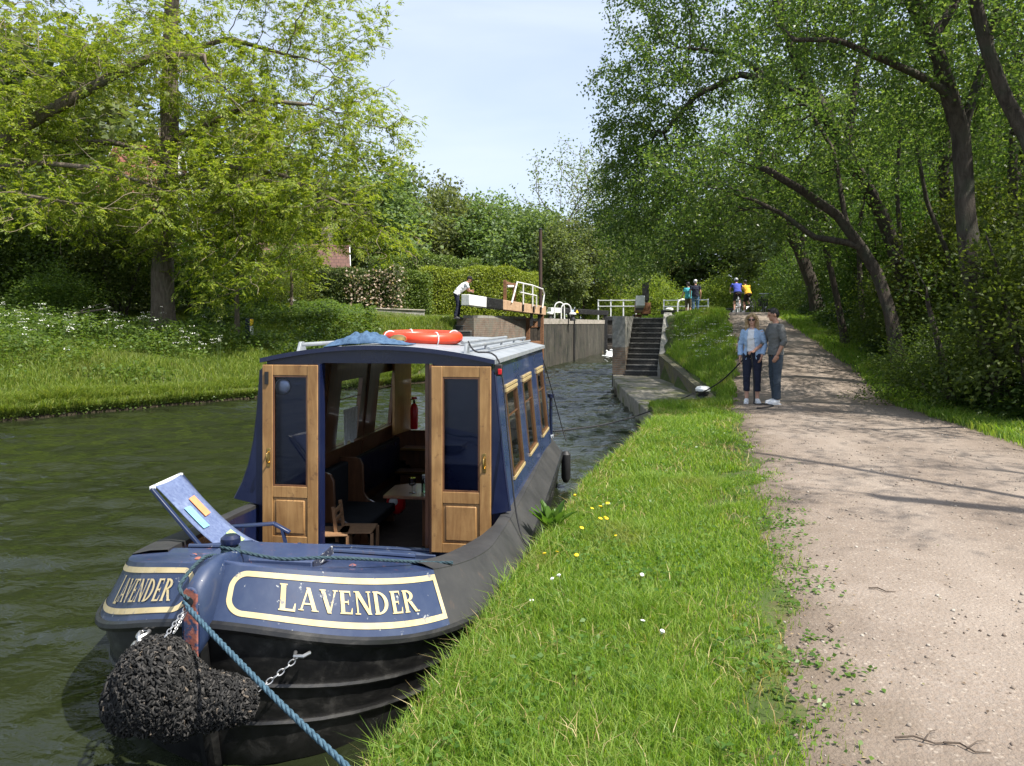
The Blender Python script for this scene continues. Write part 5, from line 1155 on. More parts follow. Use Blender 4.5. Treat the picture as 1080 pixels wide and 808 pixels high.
# landing stage with edge stones, and its retaining wall
ld = thing('landing_stage', 'low mossy stone landing stage beside the water under the steps', 'landing stage', (3.5, 19, 0))
lp_ = [(2.62,13.6),(2.70,15.5),(2.88,19),(3.05,22),(3.36,24.72),(3.76,24.62),(4.84,24.4),(4.6,20.5),(4.36,17.0),(4.2,15.2),(3.3,14.0)]
mb = MB(); mb.prism([(x-3.5+(.28 if i < 5 else 0), y-19, -1.3) for i, (x, y) in enumerate(lp_)], (0,0,1.66)); mb.build('slab', M_landing, ld, smooth=0)
ed = [(2.62,13.6),(2.68,14.9),(2.74,16.2),(2.81,17.5),(2.88,18.8),(2.94,20.1),(3.02,21.4),(3.15,22.8),(3.36,24.7)]
for i in range(len(ed)-1):
    a = Vector((ed[i][0]-3.5, ed[i][1]-19+.02, 0)); b = Vector((ed[i+1][0]-3.5, ed[i+1][1]-19-.02, 0)); n = Vector((.36,0,0))
    mb = MB(); z0, z1 = -.6, .375+.008*(i % 3); mb.hexa([a+Vector((0,0,z0)), b+Vector((0,0,z0)), b+n+Vector((0,0,z0)), a+n+Vector((0,0,z0)), a+Vector((0,0,z1)), b+Vector((0,0,z1)), b+n+Vector((0,0,z1)), a+n+Vector((0,0,z1))])
    mb.build('edge_stone', M_landing, ld, bevel=.035, seg=3)
rt = thing('retaining_wall', 'low mossy brick wall between the landing stage and the grass slope', 'wall', (4.6, 20.5, 0))
wp = [(4.12,15.7),(4.36,17.0),(4.5,19.2),(4.68,22.0),(4.86,24.5)]
mb = MB(); mc = MB()
for i in range(len(wp)-1):
    (xa, ya), (xb, yb) = wp[i], wp[i+1]; za, zb = float(zwall(ya))+.06, float(zwall(yb))+.06; q = lambda x, y, z: (x-4.6, y-20.5, z)
    mb.hexa([q(xa,ya,-.2), q(xb,yb,-.2), q(xb+.24,yb,-.2), q(xa+.24,ya,-.2), q(xa,ya,za), q(xb,yb,zb), q(xb+.24,yb,zb), q(xa+.24,ya,za)])
    mc.hexa([q(xa-.02,ya,za+.002), q(xb-.02,yb,zb+.002), q(xb+.28,yb,zb+.002), q(xa+.28,ya,za+.002), q(xa-.02,ya,za+.04), q(xb-.02,yb,zb+.04), q(xb+.28,yb,zb+.04), q(xa+.28,ya,za+.04)])
mb.build('brickwork', M_mossbrick, rt, smooth=0); mc.build('coping', m_noise('mossy_coping', (.075,.07,.045), (.15,.135,.085), 9, .95, .6, c3=(.07,.085,.02), s3=3), rt, smooth=0)
# bollards
def bollard(label, x, y, z, s=1.0, group='white topped mooring bollards'):
    t = thing('mooring_bollard', label, 'bollard', (x, y, z), 0, group)
    mb = MB(); mb.lathe([(.13*s,-.1),(.125*s,.02),(.105*s,.05*s),(.10*s,.16*s),(.115*s,.19*s)], n=20); mb.build('post', M_bblack, t)
    mb = MB(); mb.lathe([(.12*s,.18*s),(.155*s,.20*s),(.16*s,.245*s),(.13*s,.285*s),(.06*s,.30*s)], n=20); mb.build('cap', M_white, t)
    return t
bollard('white topped black bollard at the end of the landing stage with a rope round it', 4.13, 16.0, .44)
bollard('white topped bollard left of the white hoops on the far lockside', X(580,40), 40, 2.36, 1.2)
bollard('white topped bollard right of the white hoops on the far lockside', X(604,40), 40, 2.33, 1.2)
bollard('white topped bollard beside the white hoop above the brick steps', X(706,36), 36, 2.5, 1.2)
def tarc(c, d, w, h, n=14): return [Vector(c)+Vector(d)*(-w/2)+Vector((0,0,-.2))]+[Vector(c)+Vector(d)*(-math.cos(a)*w/2)+Vector((0,0,h-w/2+math.sin(a)*w/2)) for a in np.linspace(0, math.pi, n)]+[Vector(c)+Vector(d)*(w/2)+Vector((0,0,-.2))]
def hoop(label, c, d, w, h, r=.035):
    mb = MB(); mb.tube(tarc(c, d, w, h), r, 8); return tag(mb.build('ladder_hoop', M_white), label, 'handrail', 'white hoop handrails at the lock ladders')
hoop('tall white hoop handrail on the far lockside, left one of a pair', (X(590,41.5), 41.5, 2.33), (.9,.3,0), .62, .95)
hoop('white hoop handrail on the far lockside, right one of a pair', (X(597,41.2), 41.2, 2.33), (.9,.3,0), .62, .85)
hoop('white hoop handrail above the brick steps near the walkers', (X(720,37), 37, 2.5), (.9,.2,0), .6, .8)
# gates
def gate(label, piv, end, zp_, ze_, hgt, leaf_to, fr=(.22,.42), rail=True, timber=True, sgn=1, leafz=2.5, w=.34):
    piv = Vector(piv); end = Vector(end); t = thing('lock_gate', label, 'lock gate', (piv.x, piv.y, 0)); o = Vector((piv.x, piv.y, 0))
    P0 = Vector((end.x, end.y, ze_))-o; P1 = Vector((piv.x, piv.y, zp_))-o; at = lambda q: P0.lerp(P1, q)
    bm_ = MB(); bm_.bar(at(fr[0]), at(fr[1]), w, hgt); bb = bm_.build('balance_beam', M_bblack, t, bevel=.02)
    m2 = MB(); m2.bar(at(0), at(fr[0]), w+.004, hgt+.004); m2.build('white_end', M_white, bb, bevel=.02)
    m3 = MB(); m3.bar(at(fr[1]), at(1.03), w-.004, hgt-.004); m3.build('beam_timber' if timber else 'beam_inner', M_timber if timber else M_bblack, bb, bevel=.015)
    L = Vector((leaf_to[0], leaf_to[1], 0))-o; d = L.normalized(); n = Vector((d.y, -d.x, 0)); wd = L.length
    lf = MB(); lf.bar((0,0,leafz), (0,0,-1.2), .26, .26, up=(1,0,0)); lf.bar(L+Vector((0,0,leafz-.15)), L+Vector((0,0,-1.2)), .22, .22, up=(1,0,0)); gl_ = lf.build('gate_leaf', M_bblack if not timber else M_rot, t, bevel=.02)
    for z, m in ((leafz-.45, M_rot if timber else M_bblack), (1.15, M_rot if timber else M_bblack), (.35, M_wdark), (-.4, M_wdark)):
        q = MB(); q.bar(d*.1+Vector((0,0,z)), L-d*.1+Vector((0,0,z)), .24, .30); q.build('cross_timber', m, gl_, bevel=.02)
    q = MB(); nb = max(3, int(wd/.25))
    for i in range(nb): a = L*((i+.5)/nb)-n*.06*sgn; q.bar(a+Vector((0,0,leafz-.6)), a+Vector((0,0,-1.2)), wd/nb*.94, .05, up=tuple(n))
    q.build('planking', M_wdark, gl_)
    return t, at
g1, at = gate('open lower lock gate with white tipped balance beam the man leans on', (1.32,33.8), (-1.72,27.2), 2.68, 2.96, .40, (.70,33.35), (.195,.40))
sv = Vector((.905,-.42,0))*.21
mb = MB(); tt = [.50, .575, .80, .96, .985, .955]; hh = [.12, 1.02, 1.02, .95, .72, .10]
mb.tube([at(a)+sv+Vector((0,0,h)) for a, h in zip(tt, hh)], .035, 8)
for a in (.66, .80): mb.tube([at(a)+sv+Vector((0,0,.1)), at(a)+sv+Vector((0,0,1.02))], .032, 8)
mb.tube([at(.62)+sv+Vector((0,0,.62)), at(.86)+sv+Vector((0,0,.60)), at(.86)+sv+Vector((0,0,.1))], .03, 8); mb.build('handrail', M_white, g1)
mb = MB(); mb.box(at(.47)+Vector((0,.1,.55)), (.14,.14,1.0)); mb.box(at(.66)-sv+Vector((0,.1,.55)), (.14,.14,1.0)); mb.bar(at(.46)+Vector((0,.1,.95)), at(.66)-sv+Vector((0,.1,.95)), .1, .12); mb.build('paddle_frame', M_rot, g1, bevel=.01)
mb = MB(); mb.tube([at(.50)+Vector((0,0,.8)), at(.58)+Vector((0,0,.85))], .05, 8); mb.build('paddle_spindle', M_white, g1)
for a in (.66, .82, .93): 
    mb = MB(); mb.box(at(a)+sv*.98+Vector((0,0,-.02)), (.05,.10,.30), R(25)); mb.build('bracket', M_bblack, g1)
mb = MB(); c = at(.85); mb.bar(c+Vector((0,0,-.2)), c+Vector((0,0,-.75)), .14, .14, up=(1,0,0)); c = at(.97); mb.bar(c+Vector((0,0,-.2)), c+Vector((0,0,-.75)), .14, .14, up=(1,0,0)); mb.build('beam_strut', M_bblack, g1)
g2, at2 = gate('open lower lock gate above the brick steps, half hidden by hanging leaves', (5.62,32.9), (5.02,28.9), 2.75, 2.98, .40, (6.2,35.0), (.25,.55))
mb = MB(); mb.tube([(.25,-.4,2.3),(.25,-.4,3.75)], .11, 10); mb.box((.25,-.4,3.5), (.26,.26,.8)); mb.build('paddle_post', M_bblack, g2, bevel=.01)
mb = MB(); mb.box((.25,-.42,2.75), (.4,.3,.5)); mb.build('paddle_frame', M_rot, g2, bevel=.02)
g3, at3 = gate('closed upper lock gate at the chamber head with black beam on the far side', (6.75,53.4), (2.5,49.5), 2.85, 2.98, .34, (8.9,53.9), (.17,.5), timber=False, leafz=2.9)
mb = MB(); s_ = Vector((.68,-.73,0))*.18; mb.bar(at3(.36)+s_+Vector((-.1,-.08,0)), at3(.36)+s_+Vector((.1,.08,0)), .012, .2); mb.build('notice_plate', m_plain('pale_blue', (.4,.5,.65), .5), g3)
mb = MB(); c = at3(.44)+s_; mb.prism([c+Vector((-.12,-.1,-.1)), c+Vector((.12,.1,-.1)), c+Vector((0,0,.12))], (.008,-.008,0)); mb.build('warning_plate', m_plain('yellow_sign', (.75,.55,.04), .5), g3)
g4, at4 = gate('closed upper lock gate with grey beam running behind the two walkers', (10.8,52.3), (13.9,45.2), 2.85, 2.85, .36, (8.95,53.9), (.02,.5), timber=False, leafz=2.9)
# white rails at the head of the lock
def wfence(label, pts, z0, zs, n):
    t = thing('white_fence', label, 'fence', (pts[0][0], pts[0][1], z0)); a = Vector((0,0,0)); b = Vector((pts[1][0]-pts[0][0], pts[1][1]-pts[0][1], 0))
    for z in zs:
        mb = MB(); mb.bar(a+Vector((0,0,z)), b+Vector((0,0,z)), .04, .065); mb.build('rail', M_white, t)
    for i in range(n):
        mb = MB(); p = a.lerp(b, i/(n-1))+Vector((0,.05,0)); mb.box(p+Vector((0,0,zs[0]/2)), (.09,.09,zs[0]+.12)); mb.build('post', M_white, t)
wfence('white post and rail fence beyond the upper gates on the far side', [(6.6,56.5),(9.4,56.0)], 2.35, (1.5,1.05), 4)
wfence('white post and rail fence left of the two walkers', [(11.3,55.0),(14.2,53.5)], 2.35, (1.45,1.0), 4)
# pole and sign post
t = thing('wooden_pole', 'dark brown upright wooden pole behind the white gate handrail', 'pole', (X(570,43), 43, 2.5))
mb = MB(); mb.tube([(0,0,-.5),(0,0,5.05)], [.115,.095], 12); mb.build('shaft', m_wood('pole_wood', (.035,.018,.012), (.07,.04,.03), 'Z', 6, .8, 0), t)
mb = MB(); mb.lathe([(.11,5.05),(.11,5.09),(.03,5.15)], n=12); mb.build('cap', M_bblack, t)
sx_, sy_ = X(263,24.6), 24.6
t = thing('marker_post', 'short blue marker post with yellow and white face on the far bank', 'post', (sx_, sy_, float(zg(sx_, sy_))), R(-35))
mb = MB(); mb.box((0,0,.33), (.24,.16,1.0)); mb.build('post', M_navy, t, bevel=.012)
mb = MB(); mb.box((.122,-.0,.70), (.012,.13,.22)); mb.build('yellow_plate', m_plain('yellow_plate', (.8,.5,.03), .5), t)
mb = MB(); mb.box((.122,0,.44), (.012,.13,.28)); mb.build('white_plate', M_white, t)
# churned water by the upper gates
rs = np.random.RandomState(3); mb = MB()
for i in range(260):
    q = rs.rand(); x = 6.9+2.2*rs.rand()-q*1.0; y = 53.0-q*5.5+.4*rs.randn(); h = (.75*(1-q)**2+.02)*rs.rand()**1.3
    mb.ell((x-.0, y, h*.5), (.05+.11*rs.rand(), .05+.11*rs.rand(), .03+.07*rs.rand()*(1-q)), 8)
for i in range(0): mb.ell((X(748-140+2*i*0+rs.rand()*40,44)-.0, 43.5+rs.rand(), .0), (.15+.2*rs.rand(), .06, .012), 8)
tag(mb.build('foam', m_plain('foam', (.75,.78,.78), .7)), 'white churned foam on the water below the upper gates', kind='stuff')
# ------------------------------------------------------------------ house beyond the far bank
M_tile = m_brick('red_tile', (.20,.065,.04), (.27,.095,.06), (.11,.04,.03), bw=.28, rh=.22, axes='XZ', c3=(.13,.06,.04), msize=.02)
M_render = m_noise('white_render', (.62,.61,.58), (.72,.71,.68), 3, .9, .2)
def house(name, label, org, rz, w, d, eaves, ridge, wins, porch=None, wall=M_render, chimney=True, tile=None):
    tile = tile or M_tile
    t = thing(name, label, 'house', org, rz)
    mb = MB(); mb.prism([(-w/2,-d/2,-1),(w/2,-d/2,-1),(w/2,-d/2,eaves),(-w/2,-d/2,eaves)], (0,d,0))
    for sx in (-1, 1): mb.prism([(sx*(w/2-.003),-d/2,eaves),(sx*(w/2-.003),d/2,eaves),(sx*(w/2-.003),0,ridge-.05)], (-sx*.25,0,0))
    mb.build('wall', wall, t, smooth=0)
    mb = MB(); o = .45; s = (ridge-eaves)/(d/2)
    for sy in (-1, 1):
        a = [(-w/2-.3, sy*(d/2+o), eaves-o*s), (w/2+.3, sy*(d/2+o), eaves-o*s), (w/2+.3, 0, ridge), (-w/2-.3, 0, ridge)]
        mb.hexa(a+[(x, y, z+.14) for x, y, z in a])
    rf = mb.build('roof', tile, t, smooth=0)
    mb = MB(); mb.tube([(-w/2-.3,0,ridge+.12),(w/2+.3,0,ridge+.12)], .12, 8); mb.build('ridge_tiles', tile, rf)
    if chimney:
        mb = MB(); mb.box((w*.28,.3,ridge+.5), (.7,.7,1.8)); mb.build('chimney', M_oldbrick, rf); 
    for sx in (-1, 1):
        mb = MB()
        for sy in (-1, 1): mb.bar((sx*(w/2+.32), sy*(d/2+o), eaves-o*s+.02), (sx*(w/2+.32), 0, ridge+.02), .04, .26)
        mb.build('bargeboard', M_white, t)
    for (x, z, ww, wh) in wins:
        mb = MB(); y = -d/2-.02
        for a in ((x-ww/2,z,.07,wh),(x+ww/2,z,.07,wh),(x,z,.05,wh)): mb.box((a[0],y,a[1]+wh/2), (a[2],.08,wh))
        for zz_ in (z, z+wh, z+wh*.6): mb.box((x,y,zz_), (ww+.07,.08,.07))
        wf = mb.build('window', M_white, t)
        mb = MB(); mb.box((x,-d/2-.004,z+wh/2), (ww,.02,wh)); mb.build('pane', m_plain('dark_pane', (.03,.035,.04), .08), wf)
    return t
house('house', 'white house with a steep red tiled roof behind the big left tree', (-23.6, 48, 2.8), R(8), 3.6, 8, 6.3, 10.6, [(0,.9,1.5,1.3),(0,3.6,1.4,1.2)])
M_btile = m_brick('brown_tile', (.11,.055,.04), (.16,.08,.06), (.06,.03,.025), bw=.28, rh=.22, axes='XZ', c3=(.08,.04,.03), msize=.02)
house('house', 'low cottage with brown tiled roof and white gable behind the blossoming hedge', (-13.2, 47, 2.8), R(14), 5.0, 4.4, 2.2, 4.1, [(-1.6,.9,1.3,1.1),(1.6,.9,1.3,1.1)], tile=M_btile)
wt_ = thing('low_wall', 'low pale stone wall at the foot of the clipped hedges', 'wall', (-4.5, 34.6, 0))
mb = MB(); mb.hexa([(-1.8,-.6,2.0),(.4,.1,2.0),(.3,.4,2.0),(-1.9,-.3,2.0),(-1.8,-.6,2.75),(.4,.1,2.68),(.3,.4,2.68),(-1.9,-.3,2.75)]); mb.build('stonework', M_conc, wt_, smooth=0, bevel=.03)
mb = MB(); mb.hexa([(-1.83,-.65,2.752),(.43,.05,2.682),(.33,.45,2.682),(-1.93,-.25,2.752),(-1.83,-.65,2.81),(.43,.05,2.74),(.33,.45,2.74),(-1.93,-.25,2.81)]); mb.build('coping', M_coping, wt_, smooth=0, bevel=.015)
# ------------------------------------------------------------------ trees
def resample(pts, step):
    pts = np.asarray(pts, float); L = np.concatenate([[0], np.cumsum(np.linalg.norm(np.diff(pts, axis=0), axis=1))])
    n = max(2, int(L[-1]/step)+1); s = np.linspace(0, L[-1], n); return np.stack([np.interp(s, L, pts[:,i]) for i in range(3)], -1)
def colonize(rng, roots, attr, step=.3, infl=2.2, kill=.5, iters=160, jit=.25, trop=(0,0,.08)):
    N = []; par = []
    for k_, r in enumerate(roots):
        q = resample(r, step)
        if k_ == 0: N += list(q); par += [-1]+list(range(len(q)-1))
        else:
            a = np.array(N); j = int(np.argmin(((a-q[0])**2).sum(1))); b = len(N)
            N += list(q[1:]); par += [j]+list(range(b, b+len(q)-2))
    N = np.array(N); attr = np.asarray(attr, float); act = np.ones(len(attr), bool)
    nd = np.full(len(attr), 1e9); ni = np.zeros(len(attr), int)
    for s in range(0, len(N), 64):
        d = np.linalg.norm(attr[:,None]-N[None,s:s+64], axis=2); m = d.min(1); j = d.argmin(1)+s; u = m < nd; nd[u] = m[u]; ni[u] = j[u]
    kids = {}; trop = np.array(trop)
    for it in range(iters):
        act &= nd > kill; use = act & (nd < infl)
        if not use.any():
            if not act.any() or infl > 12: break
            infl *= 1.4; continue
        ix = np.where(use)[0]; un, inv = np.unique(ni[ix], return_inverse=True)
        D = (attr[ix]-N[ni[ix]])/nd[ix][:,None]; S = np.zeros((len(un), 3)); np.add.at(S, inv, D)
        S /= np.linalg.norm(S, axis=1)[:,None]+1e-9; S += rng.randn(len(un), 3)*jit+trop; S /= np.linalg.norm(S, axis=1)[:,None]
        new = N[un]+S*step; keep = []
        for a, (i, p) in enumerate(zip(un, new)):
            ks = kids.setdefault(int(i), [])
            if len(ks) < 4 and all(((p-q)**2).sum() > (.35*step)**2 for q in ks): ks.append(p); keep.append(a)
        if not keep: 
            act[ix] = False; continue
        b = len(N); N = np.concatenate([N, new[keep]]); par += [int(x) for x in un[keep]]
        ax = np.where(act)[0]; d = np.linalg.norm(attr[ax][:,None]-N[None,b:], axis=2); m = d.min(1); j = d.argmin(1)+b; u = m < nd[ax]; nd[ax[u]] = m[u]; ni[ax[u]] = j[u]
    return N, np.array(par)
def radii(par, r0, p, n_trunk=0, rmin=None):
    n = len(par); acc = np.zeros(n); r = np.zeros(n)
    for i in range(n-1, -1, -1):
        r[i] = max(r0, acc[i]**(1/p)) if acc[i] > 0 else r0
        if par[i] >= 0: acc[par[i]] += r[i]**p
    return r
def tree_mesh(N, par, r, bark, name, parent, wob=0):
    n = len(par); ch = [[] for _ in range(n)]
    for i in range(n):
        if par[i] >= 0: ch[par[i]].append(i)
    V = []; Fq = []; o = 0; starts = [0]; done = []
    while starts:
        s = starts.pop(); c = [s] if par[s] < 0 else [par[s], s]; i = s
        while ch[i]:
            k_ = max(ch[i], key=lambda q: r[q]); starts += [q for q in ch[i] if q != k_]; c.append(k_); i = k_
        if len(c) < 2: continue
        rr = r[c].copy()
        if par[s] >= 0: rr[0] = min(r[c[0]], rr[1]*1.25)
        rr[-1] *= .5
        ns = 14 if rr.max() > .15 else 8 if rr.max() > .06 else 5 if rr.max() > .02 else 3
        pts, fr = frames(N[c]); a = np.linspace(0, 2*np.pi, ns, endpoint=False)
        fx = np.array([f[0] for f in fr]); fy = np.array([f[1] for f in fr])
        rad = rr[:,None]*np.ones(ns)
        if rr.max() > .1: rad = rad*(1+.16*np.sin(a*3+pts[:,2:3]*.8)+.08*np.sin(a*7+pts[:,2:3]*2.1))
        ring = pts[:,None]+rad[:,:,None]*(np.cos(a)[None,:,None]*fx[:,None]+np.sin(a)[None,:,None]*fy[:,None])
        V.append(ring.reshape(-1, 3)); m = len(c); b = o+np.arange(m*ns).reshape(m, ns)
        Fq.append(np.stack([b[:-1], np.roll(b[:-1], -1, 1), np.roll(b[1:], -1, 1), b[1:]], -1).reshape(-1, 4)); o += m*ns
    return link(name, mesh_np(name, np.concatenate(V), [np.concatenate(Fq)], True), bark, parent)
def norm(a): return a/(np.linalg.norm(a, axis=-1, keepdims=True)+1e-9)
def leaf_quads(rng, c, d, n, L, W, fold=.12):
    """kite shaped leaves: base c, direction d, approximate normal n"""
    m = len(c); d = norm(d); s = norm(np.cross(d, n)); n = np.cross(s, d); L = L*(.7+.6*rng.rand(m))[:,None]; W = W*(.75+.5*rng.rand(m))[:,None]
    V = np.empty((m, 4, 3)); V[:,0] = c; mid = c+d*L*.42
    V[:,1] = mid+s*W/2+n*W*fold; V[:,2] = c+d*L-n*L*.10; V[:,3] = mid-s*W/2+n*W*fold
    return V.reshape(-1, 3), np.arange(m*4).reshape(m, 4)
def leaves_at(rng, pts, dirs, k_, spread, L, W, up=.9, droop=.25):
    m = len(pts)*k_; c = np.repeat(pts, k_, 0)+rng.randn(m, 3)*spread; d = np.repeat(dirs, k_, 0)*.6+rng.randn(m, 3)*.7; d[:,2] -= droop
    n = rng.randn(m, 3)*.6; n[:,2] += up; return leaf_quads(rng, c, d, norm(n), L, W)
def sprays(rng, pts, dirs, L, lw, pairs=4, droop=.28):
    """pinnate leaves: a drooping stalk with paired leaflets and one at the tip"""
    m = len(pts); d = norm(dirs*.7+rng.randn(m, 3)*.6); d[:,2] *= .6; d = norm(d); L = (L*(.7+.6*rng.rand(m)))[:,None]
    side = norm(np.cross(d, np.array([0,0,1.])+rng.randn(m, 3)*.25)); C = []; D = []; Nn = []
    for i in range(pairs+1):
        t = .35+.65*i/pairs; p = pts+d*L*t; p[:,2] -= (droop*L[:,0]*t*t)
        fw = d.copy(); fw[:,2] -= 2*droop*t*.6
        for sg in ((-1, 1) if i < pairs else (0,)):
            C.append(p); q = norm(fw)*(.55 if sg else 1)+side*sg; q[:,2] -= .25; D.append(q+rng.randn(m, 3)*.12); nn = np.cross(side, norm(fw)); nn = nn*np.sign(nn[:,2:3]+1e-6); Nn.append(nn+rng.randn(m, 3)*.25)
    return leaf_quads(rng, np.concatenate(C), np.concatenate(D), norm(np.concatenate(Nn)), L.mean()*lw, L.mean()*lw*.42)
def clumps(rng, ells, n, cl=.55, per=18):
    """attractor points, clumped, inside ellipsoids (centre, radii, weight)"""
    w = np.array([e[2] for e in ells], float); w /= w.sum(); out = []
    for (c, r, _), q in zip(ells, w):
        m = max(2, int(n*q/per)); u = norm(rng.randn(m, 3))*(rng.rand(m, 1)**.4); cc = np.array(c)+u*np.array(r)
        out.append(np.repeat(cc, per, 0)+rng.randn(m*per, 3)*cl)
    return np.concatenate(out)
def bark(name, c1, c2, c3=(.10,.11,.07)):
    k = NT(name); v = k.coords('Object', (1,1,.22)); f = k.noise(v, 13, 7, .72, .6); g = k.noise(k.coords('Object'), 2, 5, .6)
    c = k.ramp(f, [(.32, c1), (.66, c2)]); c = k.mix(k.ramp(g, [(.5, (0,0,0)), (.68, (.7,.7,.7))]), c, c3)
    return k.done(k.pbsdf(c, .92, 0, k.bump(f, 1.0, .07), .2))
M_barkL = bark('grey_bark', (.085,.065,.05), (.21,.17,.135)); M_barkR = bark('brown_bark', (.032,.026,.021), (.115,.095,.078), (.075,.085,.06)); M_bark3 = bark('pale_bark', (.13,.115,.095), (.25,.225,.19))
M_twigs = m_noise('pale_twig_bark', (.16,.125,.085), (.27,.22,.15), 20, .9, 0)
M_lfL = m_leaf('ash_leaf', (.12,.178,.02), (.20,.262,.033), (.32,.345,.062), .55, .5)
M_lfL2 = m_leaf('dark_ash_leaf', (.05,.09,.02), (.08,.13,.028), (.12,.17,.04), .4, .5)
M_lfR = m_leaf('elm_leaf', (.052,.097,.027), (.092,.155,.042), (.18,.24,.08), .56, .34)
M_lfR2 = m_leaf('hazel_leaf', (.066,.118,.026), (.115,.185,.04), (.20,.265,.07), .56, .38)
M_lfB = m_leaf('hawthorn_leaf', (.050,.088,.018), (.080,.13,.026), (.13,.185,.042), .5, .5, objvar=.25)
M_lfD = m_leaf('hazed_leaf', (.095,.135,.05), (.14,.185,.07), (.20,.245,.10), .45, .55, objvar=.5)  # lighter and greyer: distance haze is put into the leaf colour
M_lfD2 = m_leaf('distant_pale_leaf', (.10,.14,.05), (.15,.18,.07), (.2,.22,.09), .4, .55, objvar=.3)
M_ivy = m_leaf('ivy_leaf', (.014,.03,.009), (.025,.045,.013), (.05,.075,.02), .2, .35)
def pxl(pts): return [tuple(P(u, v, d)) for u, v, d in pts]
def grow_tree(name, label, roots, ells, seed, n_attr, step, kill, r0, p, bk, leafmat, mode, k_, L, W, spread=.16, base=None, rleaf=2.2, group=None, cl=.55, cat='tree', infl=2.4, flare=None, thin=1.0, droop=.25, jit=.25, rscale=1.0, trop=(0,0,.08), twigs=0):
    rng = np.random.RandomState(seed); b = Vector(roots[0][0]) if base is None else Vector(base); bo = np.array(b)
    N, par = colonize(rng, roots, clumps(rng, ells, n_attr, cl), step, infl, kill, jit=jit, trop=trop); r = radii(par, r0, p)
    if flare is not None:
        nt = len(resample(roots[0], step)); tt = np.linspace(0, 1, nt)
        want = flare[0]+(flare[1]-flare[0])*tt+flare[0]*.45*np.exp(-tt*nt*step/.5); r[:nt] = np.maximum(r[:nt]*0+want, np.minimum(r[:nt], want*1.0))
        o = nt
        for q in range(1, len(roots)):
            m = len(resample(roots[q], step))-1; f = flare[1+q] if len(flare) > 1+q else flare[1]*.6
            r[o:o+m] = np.linspace(f, f*.5, m); o += m
        ch = par.copy()
        for i in range(len(par)):
            if par[i] >= 0 and i >= o: r[i] = min(r[i], r[par[i]]*.92)
    t = thing(name, label, cat, b, 0, group)
    tree_mesh(N-bo, par, r, bk, 'trunk', t)
    tip = np.where(r <= r0*rleaf)[0]; tip = tip[tip > 3]; tip = tip[rng.rand(len(tip)) < thin]; pv = N[par[tip]]; d = norm(N[tip]-pv+rng.randn(len(tip), 3)*.02)
    pts = N[tip]-bo
    if mode == 'spray': pts = np.repeat(pts, k_, 0)+rng.randn(len(pts)*k_, 3)*spread; V, Q = sprays(rng, pts, np.repeat(d, k_, 0), L, W)
    else: V, Q = leaves_at(rng, pts, d, k_, spread, L, W, droop=droop)
    link('crown', mesh_np('crown', V, [Q]), leafmat, t)
    if twigs:
        mb = MB(); big_ = np.where((r < r0*6) & (np.arange(len(r)) > 20))[0]
        for i in rng.choice(big_, twigs):
            p_ = N[i]-bo; d_ = norm(rng.randn(3)*np.array([1,1,.5])+np.array([0,-.3,-.1])); L_ = .35+.5*rng.rand(); pts_ = [p_]
            for q in range(5): d_ = norm(d_+rng.randn(3)*.32+np.array([0,0,-.16+.10*q])); pts_.append(pts_[-1]+d_*L_*.34)
            mb.tube(pts_, np.linspace(.013, .005, 6), 4, cap=False)
        tag(mb.build('twigs', M_twigs, t, recalc=False), kind='stuff')
    return t, N-bo, par, r
def E(u, v, d, rx, ry, rz, w=1): return (tuple(P(u, v, d)), (rx, ry, rz), w)
# the big trees on the far bank
grow_tree('ash_tree', 'tall tree with thick straight trunk and yellow green leaves on the far bank',
  [pxl([(172,352,26),(173,285,26),(178,150,26.2),(181,20,26.3),(186,-170,26.3)]), pxl([(178,150,26.2),(225,128,25),(270,105,24.5),(320,110,24)]), pxl([(180,60,26.2),(240,40,26),(310,60,25.5)]), pxl([(177,190,26),(240,175,24.5),(300,185,23.6),(360,215,23)]), pxl([(178,170,26),(120,150,25),(60,150,24.5)])],
  [E(300,195,24,3.6,2.6,2.1,3), E(370,120,25,2.0,2.4,2.2,1.4), E(200,225,24.6,3.2,1.8,1.8,1.8), E(230,80,26,4.0,3.6,3.4,2.4), E(330,30,26,3.2,3.6,3.0,1.5), E(180,-120,27,6,5,5,2), E(90,150,25,3.0,2.6,2.6,1.2), E(395,240,25,1.6,1.8,1.2,.6), E(260,275,23.2,2.0,1.4,.9,.8)],
  21, 5200, .30, .46, .0075, 2.35, M_barkL, M_lfL, 'spray', 5, .27, .42, spread=.13, twigs=420, rleaf=2.0, flare=(.37,.16,.12,.11,.10,.12), cl=.36)
grow_tree('ash_tree', 'leaning tree at the left edge whose long bare limbs cross the big trunk',
  [pxl([(-95,390,23.5),(-80,260,23.5),(-40,180,23.5),(30,130,23.5),(116,82,23.4),(165,58,23.3),(215,60,23)]), pxl([(-40,180,23.5),(40,172,23),(110,178,22.6),(170,200,22.4)]), pxl([(-60,220,23.5),(-50,80,23.5),(-20,-40,24)]), pxl([(-40,180,23.5),(20,205,22.4),(80,215,22)])],
  [E(150,65,23,2.4,2.0,1.5,1.6), E(60,70,23.5,2.6,2.2,2.0,1.4), E(20,150,23,2.2,2.0,1.6,1.2), E(-40,-20,24,4.5,3.5,3.5,1.4), E(150,205,22.2,2.0,1.6,1.2,1.2), E(60,225,22.2,1.6,1.4,.9,.6), E(230,110,23,1.6,1.4,1.0,.8)],
  22, 2600, .28, .44, .0075, 2.3, M_barkL, M_lfL, 'spray', 5, .26, .42, spread=.13, twigs=420, rleaf=2.0, flare=(.30,.10,.10,.16,.08), cl=.34)
